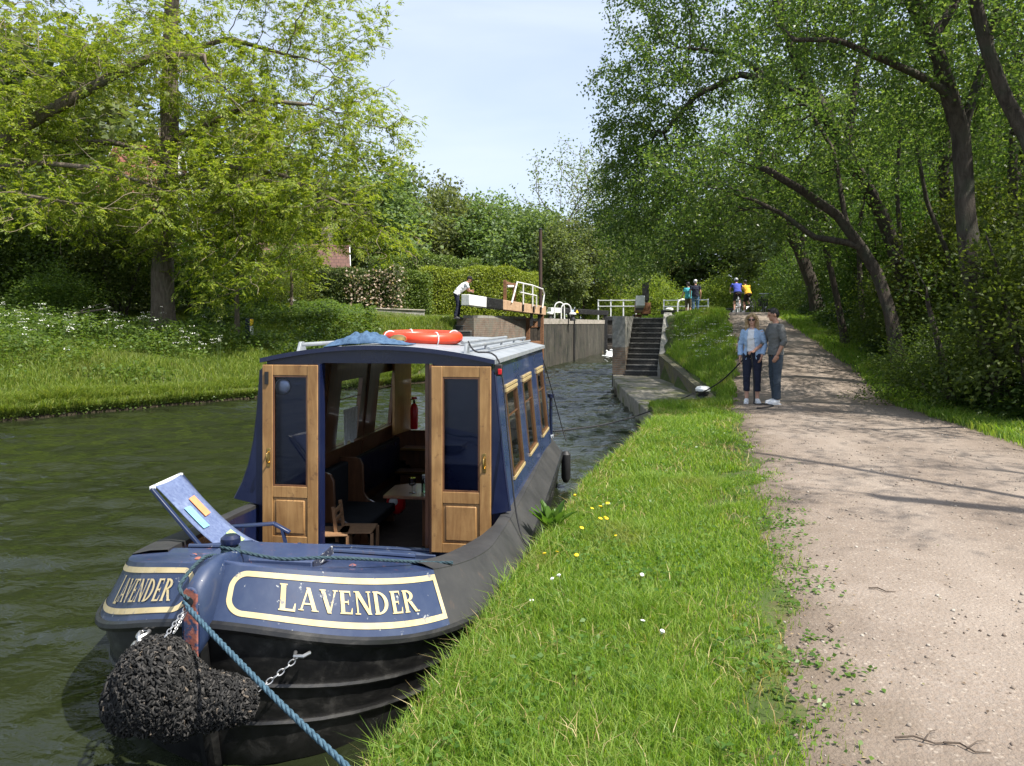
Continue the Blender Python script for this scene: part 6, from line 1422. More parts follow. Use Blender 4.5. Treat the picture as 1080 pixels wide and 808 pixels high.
grow_tree('young_tree', 'thin young tree beside the blue marker post on the far bank', [pxl([(250,362,25.6),(250,300,25.6),(251,250,25.6)])], [E(250,240,25.4,1.3,1.2,1.2,1)], 23, 240, .25, .4, .008, 2.4, M_barkL, M_lfL, 'spray', 3, .30, .36, flare=(.085,.05))
grow_tree('young_tree', 'slender sapling with yellow green leaves below the cottage roof', [pxl([(306,335,30.5),(308,300,30.5),(305,262,30.5)])], [E(305,262,30.2,1.5,1.2,1.2,1)], 24, 260, .25, .4, .008, 2.4, M_barkL, M_lfL, 'spray', 3, .32, .36, flare=(.07,.04))
# the trees leaning over the towpath
RT = {}
RT['a'] = grow_tree('leaning_tree', 'tree leaning left over the towpath behind the couple, forked low down',
  [pxl([(952,402,16),(938,330,16),(925,290,16),(906,258,15.8),(882,226,15.5),(845,200,15.2),(808,178,15)]), pxl([(906,258,15.8),(858,250,15.6),(826,226,15.3),(793,210,15)]), pxl([(893,240,15.6),(880,160,15.8),(850,110,16)])],
  [E(770,185,16.5,2.2,2.2,1.1,2), E(700,230,18.5,1.3,2.2,1.2,1.2), E(850,150,16.5,2.0,2.2,1.5,1.6), E(760,240,21,1.2,2.4,.7,.7), E(660,190,19.5,1.1,2,1.7,1.4), E(860,230,18.5,1.5,2,1.0,.9)],
  31, 3000, .24, .36, .0055, 2.35, M_barkR, M_lfR, 'leaf', 23, .084, .058, spread=.11, rleaf=3.2, flare=(.145,.07,.075,.06), cl=.28, infl=1.8)
RT['b'] = grow_tree('leaning_tree', 'tall dark tree arching furthest left over the water and towpath',
  [pxl([(985,410,18.5),(962,320,18.5),(930,225,18.4),(893,160,18.2),(863,105,18),(840,66,18),(825,20,18),(800,-60,18.2)]), pxl([(863,105,18),(816,86,18),(782,78,18),(735,100,18.2),(700,140,18.5)]), pxl([(893,160,18.2),(905,70,18.6),(930,-40,19)]), pxl([(816,86,18),(770,55,18.2),(715,50,18.6)])],
  [E(740,40,18.5,2.3,2.6,2.2,2.4), E(690,110,19.5,1.5,2.6,1.8,2), E(830,-40,18.5,3.5,3.5,2.6,2), E(685,190,21,1.15,2.0,1.5,1.5), E(880,60,19,2.4,2.6,2.0,1.2), E(690,-50,19,1.7,2.6,1.9,1), E(665,265,25,.95,1.8,1.2,1.0)],
  32, 5400, .27, .40, .006, 2.35, M_barkR, M_lfR, 'leaf', 26, .092, .063, spread=.125, rleaf=3.2, flare=(.20,.09,.10,.10,.07), cl=.30, infl=2.0)
RT['c'] = grow_tree('leaning_tree', 'stout twin stemmed tree with grey trunk nearest the right edge of the path',
  [pxl([(1056,432,12.5),(1043,360,12.5),(1024,285,12.5),(1018,230,12.5),(1014,140,12.5),(1000,92,12.4),(984,40,12.3),(955,-15,12.2),(915,-90,12)]), pxl([(1003,99,12.4),(966,78,12.2),(934,64,12),(884,42,11.7),(838,42,11.4)]), pxl([(1014,140,12.5),(1040,60,12.8),(1060,-40,13)]), pxl([(1030,300,12.5),(1062,330,12.9),(1078,372,13.2)]), pxl([(984,40,12.3),(1010,0,12.6),(1040,-80,13)])],
  [E(900,10,12,1.9,1.6,1.0,1.6), E(960,-80,12.3,2.6,2.0,1.5,1.8), E(1040,10,13.2,1.7,1.7,1.5,1.3), E(840,30,12.5,1.0,1.5,.6,.7), E(1060,110,13.6,1.2,1.2,1.1,.8), E(980,120,14.4,1.2,1.2,.9,.5)],
  33, 2500, .22, .34, .0052, 2.35, M_barkR, M_lfR, 'leaf', 19, .075, .052, spread=.10, rleaf=2.8, flare=(.185,.095,.07,.09,.10,.08), cl=.27, infl=1.7)
RT['d'] = grow_tree('leaning_tree', 'tree leaning in from beyond the right edge with lichen spotted limb',
  [pxl([(1190,470,10.5),(1150,330,10.6),(1108,210,10.8),(1082,143,11),(1058,98,11),(1040,45,11),(1022,-30,11)]), pxl([(1108,210,10.8),(1110,90,11),(1100,-40,11.2)])],
  [E(1010,-60,10.8,1.8,1.5,1.1,1.4), E(1100,20,11.2,1.4,1.4,1.4,1.2), E(1140,-100,11,2.0,1.8,1.4,1)],
  34, 1300, .22, .34, .0052, 2.35, M_barkR, M_lfR, 'leaf', 16, .072, .05, spread=.09, flare=(.135,.08,.09), cl=.27, infl=1.7)
RT['e'] = grow_tree('leaning_tree', 'dark trunked tree standing furthest back among the towpath trees',
  [pxl([(866,352,27),(856,300,27),(842,262,27),(815,215,27),(800,160,27)]), pxl([(842,262,27),(872,200,27),(890,150,27)])],
  [E(800,190,26,2.4,2.5,1.8,1.5), E(880,170,27,2.6,2.6,2.2,1.5), E(760,215,29,1.6,2,.9,.6), E(850,100,28,3,3,2,1)],
  35, 1700, .32, .48, .007, 2.35, M_barkR, M_lfR2, 'leaf', 15, .10, .068, spread=.17, flare=(.24,.12,.12), cl=.5)
grow_tree('leaning_tree', 'leafy tree arching over the top of the ramp behind the couple',
  [pxl([(915,372,29),(900,300,29),(872,235,28.6),(830,180,28.2),(785,140,28)]), pxl([(872,235,28.6),(820,205,28),(760,200,27.6)])],
  [E(735,190,27.5,2.4,2.4,1.9,2), E(800,140,28,2.6,2.6,2.2,2), E(690,220,28,1.6,2,1.3,1), E(840,200,28,2.2,2.2,1.6,1)],
  39, 2000, .33, .5, .007, 2.35, M_barkR, M_lfR, 'leaf', 18, .11, .076, spread=.14, flare=(.2,.1,.09), cl=.36, rleaf=2.8)
RT['f'] = grow_tree('woodland_tree', 'straight dark tree behind the grey twin stemmed trunk',
  [pxl([(1000,400,21),(1003,300,21),(996,180,21),(1000,60,21),(990,-60,21)]), pxl([(996,180,21),(1030,110,21),(1060,40,21)])],
  [E(990,20,21,3.2,3,3.0,2), E(1060,120,20,2.2,2.4,2.4,1.3), E(930,130,22,1.8,2.2,2.0,1.2), E(1000,-120,21,4,3.5,3,1.2)],
  36, 2300, .30, .46, .0065, 2.35, M_barkR, M_lfR2, 'leaf', 15, .09, .06, spread=.16, flare=(.17,.10,.08), cl=.5)
RT['g'] = grow_tree('woodland_tree', 'brown trunked tree deep in the wood at the right edge',
  [pxl([(1085,420,18),(1072,300,18),(1068,180,18),(1075,60,18)]), pxl([(1068,200,18),(1100,120,18)])],
  [E(1080,60,18,2.4,2.4,2.2,1.5), E(1120,190,17.5,1.8,2.0,2.0,1.2), E(1080,-60,18,3,3,2.2,1)],
  37, 1500, .30, .46, .0065, 2.35, M_barkR, M_lfR2, 'leaf', 15, .085, .058, spread=.16, flare=(.14,.08,.07), cl=.5)
for i, (pts, r_, lab) in enumerate((([(1004,432,13.2),(997,390,13.2),(985,345,13.3),(978,318,13.3)], .075, 'short leaning stump like stem left of the grey twin trunk'),
    ([(893,372,21),(884,320,21),(872,268,21),(858,225,21),(846,180,21)], .10, 'thin dark stem leaning left between the two forked trees'),
    ([(958,395,20),(952,330,20),(950,260,20),(946,200,20),(950,120,20)], .08, 'thin upright stem right of the leaning forked tree'),
    ([(1022,400,16.5),(1012,330,16.5),(1000,270,16.5),(978,215,16.5),(966,150,16.5)], .07, 'thin curved stem just left of the grey twin trunk'),
    ([(918,380,22),(908,320,22),(905,250,22),(915,180,22)], .09, 'thin stem close behind the bend of the leaning trunk'))):
    q = pxl(pts); tp = q[-1]; grow_tree('thin_tree', lab, [q], [((tp[0], tp[1], tp[2]+.3), (.8,.8,.6), 1)], 140+i, 140 if i else 40, .25, .38, .006, 2.35, M_barkR, M_lfR2, 'leaf', 10, .08, .055, spread=.13, flare=(r_, r_*.5), group='thin stems in the towpath wood', cl=.3)
# overhanging tree just outside the frame: shades the near path
grow_tree('leaning_tree', 'sparse tree beside the towpath beyond the right edge of view',
  [[(9.3,3.6,.7),(8.8,3.7,3),(8.0,3.9,5.4),(7.2,4.2,7.6)], [(8.8,3.7,3),(9.4,4.6,6),(9.2,5.2,8)], [(8.0,3.9,5.4),(7.4,5.2,6.8),(6.8,6.4,7.6)]],
  [((7.6,4.6,8.2),(1.6,1.9,.9),1.1), ((9.3,5.0,8.4),(1.6,1.6,1.2),.8), ((6.9,6.6,8.0),(1.0,1.3,.6),.6)], 38, 620, .24, .36, .006, 2.35, M_barkR, M_lfR, 'leaf', 7, .07, .047, spread=.12, flare=(.16,.08,.08,.07), cl=.3)
# the wood goes on beyond the right edge of the view and shades the path further on
grow_tree('woodland_tree', 'leafy tree out of view on the right that shades the couple', [[(11.3,10.2,.8),(11.0,10.2,4),(10.4,10.3,7.4)], [(11.0,10.2,4),(9.9,8.8,6.4),(9.2,8.0,7.6)]],
  [((10.4,10.6,8.4),(2.5,2.3,1.6),2), ((9.3,8.2,8.2),(1.5,1.0,1.0),.8)], 41, 1500, .28, .42, .006, 2.35, M_barkR, M_lfR, 'leaf', 8, .095, .066, spread=.13, flare=(.2,.1,.09), cl=.36)
grow_tree('woodland_tree', 'leafy tree out of view on the right that shades the foot of the ramp', [[(13.2,15,1),(12.8,15,4.5),(12.2,15,8.2)]],
  [((12.0,15,9),(3,3,2),2)], 42, 1300, .32, .48, .007, 2.35, M_barkR, M_lfR, 'leaf', 7, .11, .078, spread=.14, flare=(.2,.1), cl=.4)
grow_tree('woodland_tree', 'leafy tree out of view on the right that shades the upper ramp', [[(15,20.5,1.8),(14.6,20.5,5),(13.8,20.5,9)]],
  [((13.5,20.5,9.4),(3.2,3,2.2),2)], 43, 1300, .32, .48, .007, 2.35, M_barkR, M_lfR, 'leaf', 7, .11, .078, spread=.14, flare=(.2,.1), cl=.4)
# ------------------------------------------------------------------ shrubs
def shrub_proto(seed, w, h, n, L, mat, stems=5):
    rng = np.random.RandomState(seed); t = bpy.data.objects.new('proto', None)
    m = n//26; u = norm(rng.randn(m, 3)); u[:,2] = np.abs(u[:,2])*1.1-.25; rad = .55+.45*rng.rand(m, 1)**.5
    cc = u*rad*np.array([w/2, w/2, h*.72])*(1+.22*rng.randn(m, 1)); cc[:,2] += h*.32; cc[:,2] = np.maximum(cc[:,2], .05)
    c = np.repeat(cc, 26, 0)+rng.randn(m*26, 3)*np.array([.20,.20,.15])*w/3.2; k = len(c); d = norm(c-np.array([0,0,h*.3]))*.6+rng.randn(k, 3)*.6; d[:,2] -= .2
    nn = rng.randn(k, 3)*.6; nn[:,2] += .8; V, Q = leaf_quads(rng, c, d, norm(nn), L, L*.68); cm = mesh_np('foliage', V, [Q]); cm.materials.append(mat)
    mb = MB()
    for i in range(stems):
        a = rng.rand()*6.28; q = [np.array([.1*math.cos(a), .1*math.sin(a), -.2])]
        for s in range(5): q.append(q[-1]+np.array([math.cos(a)*w*.07, math.sin(a)*w*.07, h*.17])+rng.randn(3)*.06)
        mb.tube(q, np.linspace(.05, .012, 6)*h/3.5, 6)
    sm = mb.build('stems', M_barkR, None, recalc=False); sm_me = sm.data; bpy.data.objects.remove(sm)
    return cm, sm_me
PRO = [shrub_proto(51, 3.4, 3.6, 15000, .085, M_lfB), shrub_proto(52, 3.0, 4.4, 15000, .09, M_lfB, 6), shrub_proto(53, 3.6, 2.6, 13000, .08, M_lfB)]
M_lfBr = m_leaf('bright_leaf', (.12,.18,.03), (.18,.25,.04), (.27,.32,.06), .5, .5)
PROB = [shrub_proto(56, 3.4, 3.2, 12000, .11, M_lfBr), shrub_proto(57, 3.6, 2.4, 10000, .11, M_lfBr)]
PROL = [shrub_proto(54, 3.4, 3.4, 15000, .095, M_lfR2), shrub_proto(55, 3.6, 2.4, 11000, .09, M_lfR2)]
def shrub(label, x, y, pro, sx=1, sz=1, rz=0, group=None, z=None, name='shrub', cat='shrub'):
    t = thing(name, label, cat, (x, y, float(zg(x, y))-.1 if z is None else z), rz, group)
    for nm, me in zip(('foliage', 'stems'), pro):
        o = bpy.data.objects.new(nm, me); COL.objects.link(o); o.parent = t
    t.scale = (sx, sx, sz); return t
G1 = 'bushes along the wooded side of the towpath'
for i, (u, d, p_, sx, sz, lab) in enumerate((
    (1110,11.5,1,.9,.8,'leafy bush at the right edge behind the leaning limb'), (1000,13.6,2,.7,.55,'low bush between the grey twin trunk and the leaning tree'),
    (1075,15.5,0,1,.95,'dark bush behind the grey twin stemmed trunk'), (1020,17.5,1,1,1.0,'tall bush filling the gap left of the grey twin trunk'), (965,19.5,0,.85,.75,'bush behind the foot of the leaning tree'),
    (1130,18.5,1,1.2,1.2,'tall bush deep in the wood at the far right edge'), (1060,22,1,1.2,1.35,'tallest bush behind the brown trunked tree'), (990,24,0,1.1,1.25,'bush in front of the straight dark tree'),
    (925,24,1,.9,.95,'bush beside the bend of the leaning trunk'), (905,27.5,0,1,1.1,'bush by the upper end of the ramp beside the dark trunk'), (870,31,2,1,1.1,'spreading bush where the ramp meets the lockside'),
    (855,36,0,1.1,1.1,'bush right of the cyclists beside the path'), (960,31,1,1.4,1.6,'tall bush behind the trees at the top of the ramp'), (1030,29,1,1.4,1.6,'tall shadowy bush far behind the grey trunk'), (895,36,1,1.4,1.5,'tall bush far behind the dark trunked tree'),
    (1110,25,1,1.5,1.6,'big bush far back at the right edge'), (1180,15,1,1.2,1.3,'bush beyond the right edge of the wood'))):
    shrub(lab, X(u, d), d, PRO[p_], sx, sz, i*1.7, G1)
G2 = 'bushes at the lock head behind the walkers'
for i, (u, d, p_, sx, sz, lab) in enumerate(((690,62,0,1.3,1.0,'bright bush behind the black paddle post'), (730,60,1,1.3,.8,'light green bush right behind the two walkers'), (765,58,0,1.2,.85,'light green bush between the walkers and the cyclists'), (800,56,1,1.2,.9,'light green bush right behind the cyclists'), (640,66,0,1.4,1.0,'bush behind the white fence beyond the upper gates'), (835,46,0,1.2,1.0,'light green bush right of the parked bicycle'))):
    shrub(lab, X(u, d), d, PROB[p_], sx, sz*1.25, i*2.1, G2)
G3 = 'bushes in the shade of the far bank'
for i, (u, d, p_, sx, sz, lab) in enumerate(((10,27.5,1,1.5,1.25,'tall dark bush at the left edge of the far bank'), (75,28.5,0,1.5,1.35,'dark bush left of the thick trunk, second from the left edge'), (130,28,1,1.25,1.05,'dark bush directly left of the thick trunk'), (-50,26,0,1.5,1.4,'dark bush beyond the left edge'), (60,25.2,2,.9,.62,'low pale bush in front of the dark bushes on the far bank'), (215,30.5,0,1.3,.85,'bush right of the thick trunk on the far bank'), (170,33,1,1.6,1.2,'tall bush behind the thick trunk'), (100,34,1,1.8,1.5,'tallest bush at the back of the left bank'), (20,33,0,1.8,1.6,'tall bush at the back near the left edge'), (280,33.5,2,1.1,.6,'low bush left of the blossoming hedge'), (302,40,0,1.0,1.15,'tall yellowish bush in front of the cottage roof'))):
    shrub(lab, X(u, d), d, (PROL[0] if i in (4, 10) else PRO[p_]), sx, sz, i*1.3, G3)
# ------------------------------------------------------------------ distant trees
def tree_proto(seed, h, w, leaf, n_attr, mat, k_=8, bare=False):
    rng = np.random.RandomState(seed); el = [((0,0,h*.62),(w*.42,w*.42,h*.33),3), ((w*.2,0,h*.42),(w*.32,w*.32,h*.2),1.2), ((-w*.22,.1,h*.45),(w*.3,w*.3,h*.22),1.2), ((.1,-w*.2,h*.75),(w*.25,w*.25,h*.2),1)]
    N, par = colonize(rng, [[(0,0,-.5),(.1,.05,h*.25),(.0,0,h*.55)]], clumps(rng, el, n_attr, .6), .45, 3, .65); r = radii(par, .014, 2.4)
    o = tree_mesh(N, par, r, M_bark3 if bare else M_barkR, 'trunk', None); tm = o.data; bpy.data.objects.remove(o)
    tip = np.where(r < .035)[0]; tip = tip[tip > 2]; d = norm(N[tip]-N[par[tip]])
    V, Q = leaves_at(rng, N[tip], d, k_, .30, leaf, leaf*.7); cm = mesh_np('crown', V, [Q]); cm.materials.append(mat); return tm, cm, h
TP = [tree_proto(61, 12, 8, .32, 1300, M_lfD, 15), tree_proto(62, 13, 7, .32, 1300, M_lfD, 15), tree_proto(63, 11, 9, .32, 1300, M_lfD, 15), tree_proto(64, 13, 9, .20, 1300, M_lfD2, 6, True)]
def far_tree(label, u, d, vtop, p_, sx, rz, group='trees on the skyline beyond the lock', z0=2.4):
    tm, cm, h = TP[p_]; x = X(u, d); t = thing('distant_tree', label, 'tree', (x, d, z0), rz, group); s = (Z(vtop, d)-z0)/(h*.98)
    for nm, me in (('trunk', tm), ('crown', cm)):
        o = bpy.data.objects.new(nm, me); COL.objects.link(o); o.parent = t
    t.scale = (s*sx, s*sx, s); return t
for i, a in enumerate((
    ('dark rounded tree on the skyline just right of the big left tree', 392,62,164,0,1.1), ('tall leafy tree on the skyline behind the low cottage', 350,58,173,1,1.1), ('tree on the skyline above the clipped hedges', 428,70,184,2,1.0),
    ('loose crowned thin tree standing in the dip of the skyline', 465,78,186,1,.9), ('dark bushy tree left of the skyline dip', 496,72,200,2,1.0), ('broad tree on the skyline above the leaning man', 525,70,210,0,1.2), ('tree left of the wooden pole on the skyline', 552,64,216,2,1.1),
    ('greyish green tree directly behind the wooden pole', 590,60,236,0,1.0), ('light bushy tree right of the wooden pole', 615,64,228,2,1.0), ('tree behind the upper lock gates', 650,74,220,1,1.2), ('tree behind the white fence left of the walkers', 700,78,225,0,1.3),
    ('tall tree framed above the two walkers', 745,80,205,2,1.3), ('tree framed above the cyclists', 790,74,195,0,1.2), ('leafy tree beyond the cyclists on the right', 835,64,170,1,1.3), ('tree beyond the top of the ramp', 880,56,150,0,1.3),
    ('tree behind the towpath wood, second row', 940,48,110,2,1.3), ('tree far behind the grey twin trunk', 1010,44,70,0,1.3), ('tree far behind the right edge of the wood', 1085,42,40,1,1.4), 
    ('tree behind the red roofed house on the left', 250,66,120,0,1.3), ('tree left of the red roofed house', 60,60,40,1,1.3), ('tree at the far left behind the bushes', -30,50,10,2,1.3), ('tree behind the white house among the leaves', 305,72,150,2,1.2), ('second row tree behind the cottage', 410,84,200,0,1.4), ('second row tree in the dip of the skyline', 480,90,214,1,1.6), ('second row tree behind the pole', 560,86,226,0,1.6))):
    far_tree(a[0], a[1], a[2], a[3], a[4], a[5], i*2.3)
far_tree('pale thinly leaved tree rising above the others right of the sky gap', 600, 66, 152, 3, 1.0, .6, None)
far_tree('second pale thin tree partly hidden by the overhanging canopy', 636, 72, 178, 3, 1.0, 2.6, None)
# ------------------------------------------------------------------ hedges
def hedge(label, pts, h, w, mats, n, L, seed, z0=2.2, wob=.12, blossom=None):
    rng = np.random.RandomState(seed); p = np.array(pts, float); o = p[0]; t = thing('hedge', label, 'hedge', (o[0], o[1], z0))
    Lg = np.concatenate([[0], np.cumsum(np.linalg.norm(np.diff(p[:,:2], axis=0), axis=1))]); T = Lg[-1]
    def at(s): return np.stack([np.interp(s, Lg, p[:,0])-o[0], np.interp(s, Lg, p[:,1])-o[1]], -1)
    d = p[-1]-p[0]; d = d/np.linalg.norm(d); nn = np.array([d[1], -d[0]])
    hh = lambda s: h*(1+.05*np.sin(s*1.3+seed)+.03*np.sin(s*3.1))
    mb = MB(); m = int(T/.6)+2; G = []
    for s in np.linspace(0, T, m):
        c = at(s); H = hh(s)-.18; G.append([(*(c+nn*q*(w/2-.14)), z) for q, z in ((1,-.3),(1.02,H*.5),(.93,H*.93),(.7,H),(-.7,H),(-.93,H*.93),(-1,-.3))])
    mb.grid(G); mb.add(G[0], [tuple(range(7))]); mb.add(G[-1], [tuple(range(7))]); mb.build('hedge_core', m_noise('hedge_twigs', (.018,.022,.010), (.04,.045,.018), 12, .95, .6), t, smooth=0)  # solid dark core added unseen behind the leaves to block light
    s = rng.rand(n)*T; top = rng.rand(n) < w/(w+h*1.6); c = at(s); H = hh(s); q = np.where(top, rng.rand(n)*2-1, np.where(rng.rand(n) < .8, 1., -1.)); zz_ = np.where(top, H, rng.rand(n)*H)
    en = rng.rand(n) < min(.12, 1.2/T); s = np.where(en, np.where(rng.rand(n) < .5, -.04, T+.04), s); q = np.where(en, rng.rand(n)*2-1, q); zz_ = np.where(en, rng.rand(n)*H, zz_); top = top & ~en; c = at(np.clip(s, 0, T))+np.outer(np.where(s < 0, -.12, np.where(s > T, .12, 0)), d)
    rnd = 1-.10*(np.abs(q) > .85)*(zz_ > .9*H); c = c+nn*(q*w/2*rnd)[:,None]+nn*(nz(s, zz_, .7, seed)*wob)[:,None]*np.sign(q)[:,None]
    C = np.concatenate([c, (zz_+.5*wob*nz(c[:,0], c[:,1], .8, 3))[:,None]], -1)+rng.randn(n, 3)*.06
    nr = np.where(top[:,None], np.array([0,0,1.]), np.concatenate([nn[None]*q[:,None], np.full((n,1), .25)], -1)); D = nr*.5+rng.randn(n, 3)*.6
    V, Q = leaf_quads(rng, C, D, norm(nr+rng.randn(n, 3)*.5), L, L*.65)
    link('foliage', mesh_np('foliage', V, [Q]), mats, t)
    if blossom:
        k = blossom[0]; ix = np.where((s > blossom[1]*T) & (~top))[0]; ix = rng.choice(ix, min(k, len(ix)), replace=False); V, Q = leaf_quads(rng, C[ix]+nr[ix]*.05, D[ix], norm(nr[ix]+rng.randn(len(ix),3)*.3), .12, .11); link('blossom', mesh_np('blossom', V, [Q]), blossom[2], t)
    return t
M_hg1 = m_leaf('clipped_hedge_leaf', (.13,.185,.02), (.21,.265,.03), (.32,.35,.045), .4, .5); M_hg2 = m_leaf('dark_hedge_leaf', (.05,.085,.022), (.085,.12,.035), (.14,.16,.05), .35, .55); M_hg3 = m_leaf('mid_hedge_leaf', (.07,.12,.022), (.115,.17,.03), (.18,.235,.042), .35, .5)
M_pink = m_leaf('pink_blossom', (.46,.32,.26), (.56,.43,.35), (.62,.54,.44), .3, .7)
hedge('rounded dark hedge with faded pink blossom at its right end', [(X(322,36),36),(X(380,36),35.6),(X(424,36),35.4)], 2.3, 1.5, M_hg2, 15000, .11, 1, 2.35, blossom=(800,.5,M_pink))
hedge('rounded mid green clipped hedge next to the blossoming hedge', [(X(418,36.5),36.6),(X(450,37),37)], 2.1, 1.6, M_hg3, 9000, .10, 2, 2.4)
hedge('long clipped yellow green hedge behind the leaning man', [(X(448,38),38.2),(X(500,39),39.2),(X(556,41),41)], 2.6, 1.6, M_hg1, 24000, .10, 3, 2.3)
hedge('taller clipped hedge with a dull top behind the yellow green hedge', [(X(395,43),43),(X(445,44),44),(X(500,46),46)], 3.6, 1.6, M_hg3, 16000, .12, 4, 2.4)
hedge('long dark hedge in front of the red roofed house on the far bank', [(X(-60,40),40),(X(120,40),40),(X(300,41),41)], 2.6, 1.4, M_hg3, 15000, .13, 6, 2.5)
hedge('far clipped hedge running up to the wooden pole', [(X(500,47),46.5),(X(562,49),49)], 3.0, 1.5, M_hg1, 11000, .12, 5, 2.4)
# ------------------------------------------------------------------ ground cover under the trees and on the far bank
def cover(name, label, x, y, hmax, L, mat, rng, z=None, k_=1):
    n = len(x); h = hmax*(rng.rand(n)**.7); zz_ = zsurf(x, y) if z is None else z
    c = np.stack([x, y, zz_+h], -1); d = rng.randn(n, 3)*.7; d[:,2] = .15*rng.randn(n)-.1; nn = rng.randn(n, 3)*.45; nn[:,2] += 1
    return leaf_quads(rng, c, d, norm(nn), L, L*.72)
M_nettle = m_leaf('undergrowth_leaf', (.035,.068,.016), (.055,.10,.022), (.09,.145,.032), .42, .45)
M_bankweed = m_leaf('bank_weed_leaf', (.065,.115,.026), (.105,.17,.038), (.165,.225,.06), .48, .45)
rng = np.random.RandomState(71); n = 62000; y = 6.5+rng.rand(n)**1.3*24; x = pr(y)+.55+rng.rand(n)**1.2*4.5
hm = (.30+.45*np.clip(nz(x,y,1.0,5)+.5,0,1.3))*sstep(0, 1.2, x-pr(y)-.35)
V, Q = cover('u', '', x, y, hm, .085, M_nettle, rng); V2, Q2 = cover('u', '', x[:9000], y[:9000], hm[:9000]*.9, .14, M_nettle, rng)
tag(link('undergrowth', mesh_np('undergrowth', np.concatenate([V, V2]), [np.concatenate([Q, Q2+len(V)])]), M_nettle), 'broad leaved undergrowth along the wooded side of the path', kind='stuff')
n = 80000; y = 13+rng.rand(n)*16; d = .6+rng.rand(n)*9; x = xl(y)-d; m = np.clip(nz(x,y,1.3,7)+.05+.75*sstep(1.6,4,d)-.6*sstep(21.5,25,y), 0, 1.2); ok = rng.rand(n) < m; x, y, m = x[ok], y[ok], m[ok]
V, Q = cover('b', '', x, y, (.26+.72*m)*(.7+.5*np.clip(nz(x,y,.5,9),0,1)), .10, M_nettle, rng)
n = 9000; y2 = 13+rng.rand(n)*12.5; ok = nz(y2, y2*0, .8, 3)+.6*rng.rand(n) > .15; y2 = y2[ok]; x2 = xl(y2)-.30+.40*rng.rand(len(y2))**1.5; V2, Q2 = cover('b', '', x2, y2, .22, .07, M_lfBr, rng, z=.02+.28*np.clip((xl(y2)-x2)/.3, 0, 1))
n = 20000; y3 = 24+rng.rand(n)*10; x3 = X(300,1)*y3+(rng.rand(n)-.5)*7; ok = x3 < xl(y3)-2.5; x3, y3 = x3[ok], y3[ok]; V3, Q3 = cover('b', '', x3, y3, .55*np.clip(nz(x3,y3,1.1,2)+.4,0,1), .12, M_nettle, rng)
tag(link('undergrowth', mesh_np('bank_weeds', np.concatenate([V, V2, V3]), [np.concatenate([Q, Q2+len(V), Q3+len(V)+len(V2)])]), M_bankweed), 'leafy weeds and ground cover on the far bank', kind='stuff')
# cow parsley: white umbels on thin stems
def umbels(rng, x, y, h, s):
    n = len(x); z = zsurf(x, y); c = np.stack([x, y, z+h], -1); k_ = 13; off = rng.randn(n, k_, 3)*np.array([1,1,.22])*s[:,None,None]; C = (c[:,None]+off).reshape(-1, 3)
    d = rng.randn(len(C), 3); d[:,2] *= .2; nn = rng.randn(len(C), 3)*.3; nn[:,2] += 1; L = np.repeat(s, k_)[:,None]*.55; m = len(C); d = norm(d); sd = norm(np.cross(d, nn))
    V = np.empty((m, 4, 3)); V[:,0] = C-d*L/2; V[:,1] = C+sd*L/2; V[:,2] = C+d*L/2; V[:,3] = C-sd*L/2
    w = .004+.0*s; S = np.empty((n, 4, 3)); w3 = np.array([.0025,0,0]); S[:,0] = np.stack([x,y,z],-1)-w3; S[:,1] = np.stack([x,y,z],-1)+w3; S[:,2] = c+w3*.6; S[:,3] = c-w3*.6
    return V.reshape(-1,3), np.arange(m*4).reshape(m,4), S.reshape(-1,3), np.arange(n*4).reshape(n,4)
M_umbel = m_noise('umbel_white', (.68,.68,.62), (.8,.8,.76), 30, .8, 0); M_stalk = m_plain('green_stalk', (.10,.15,.04), .7)
xs_, ys_, hs_, ss_ = [], [], [], []
def um(n, fx, h0, h1, s0, s1):
    x, y = fx(n); xs_.append(x); ys_.append(y); hs_.append(h0+(h1-h0)*rng.rand(len(x))); ss_.append(s0+(s1-s0)*rng.rand(len(x)))
def f1(n): y = 8+rng.rand(n)**1.2*20; return pr(y)+.8+rng.rand(n)**1.5*2.2, y
def f2(n): y = 14+rng.rand(n)*10; x = xl(y)-1.0-rng.rand(n)*5; k_ = (nz(x,y,1.2,9) > -.1) & (x < X(235,1)*y); return x[k_], y[k_]
def f3(n): y = 19+rng.rand(n)*7.5; x = xw(y)+.4+rng.rand(n)*1.4; return x, y
def f4(n): return X(1060,1)*10.5+rng.rand(n)*1.6-.6, 9.5+rng.rand(n)*3
um(150, f1, .45, .95, .020, .035); um(330, f2, .6, 1.15, .035, .065); um(110, f3, .3, .6, .03, .05); 
x, y, h, s = map(np.concatenate, (xs_, ys_, hs_, ss_)); V, Q, S, Q2 = umbels(rng, x, y, h, s)
me = mesh_np('cow_parsley', np.concatenate([V, S]), [Q, Q2+len(V)], mat_idx=np.concatenate([np.zeros(len(Q)), np.ones(len(Q2))])); tag(link('cow_parsley', me, [M_umbel, M_stalk]), 'white flowering cow parsley growing on both banks', kind='stuff')
# fallen branch on the far bank
bx_, by_ = X(85,23.5), 23.5; mb = MB(); z_ = float(zg(bx_, by_))+.5
mb.tube([(-1.2,0,.0),(-.5,.1,.12),(.2,.0,.22),(.9,.2,.35)], [.05,.045,.035,.02], 7); mb.tube([(-.3,.1,.14),(.2,.3,.4),(.5,.35,.5)], [.03,.02,.01], 6)
fb_ = mb.build('fallen_branch', M_barkL); fb_.location = (bx_, by_, z_-.1); tag(fb_, 'bare fallen branch lying on the far bank left of the thick trunk', 'branch')

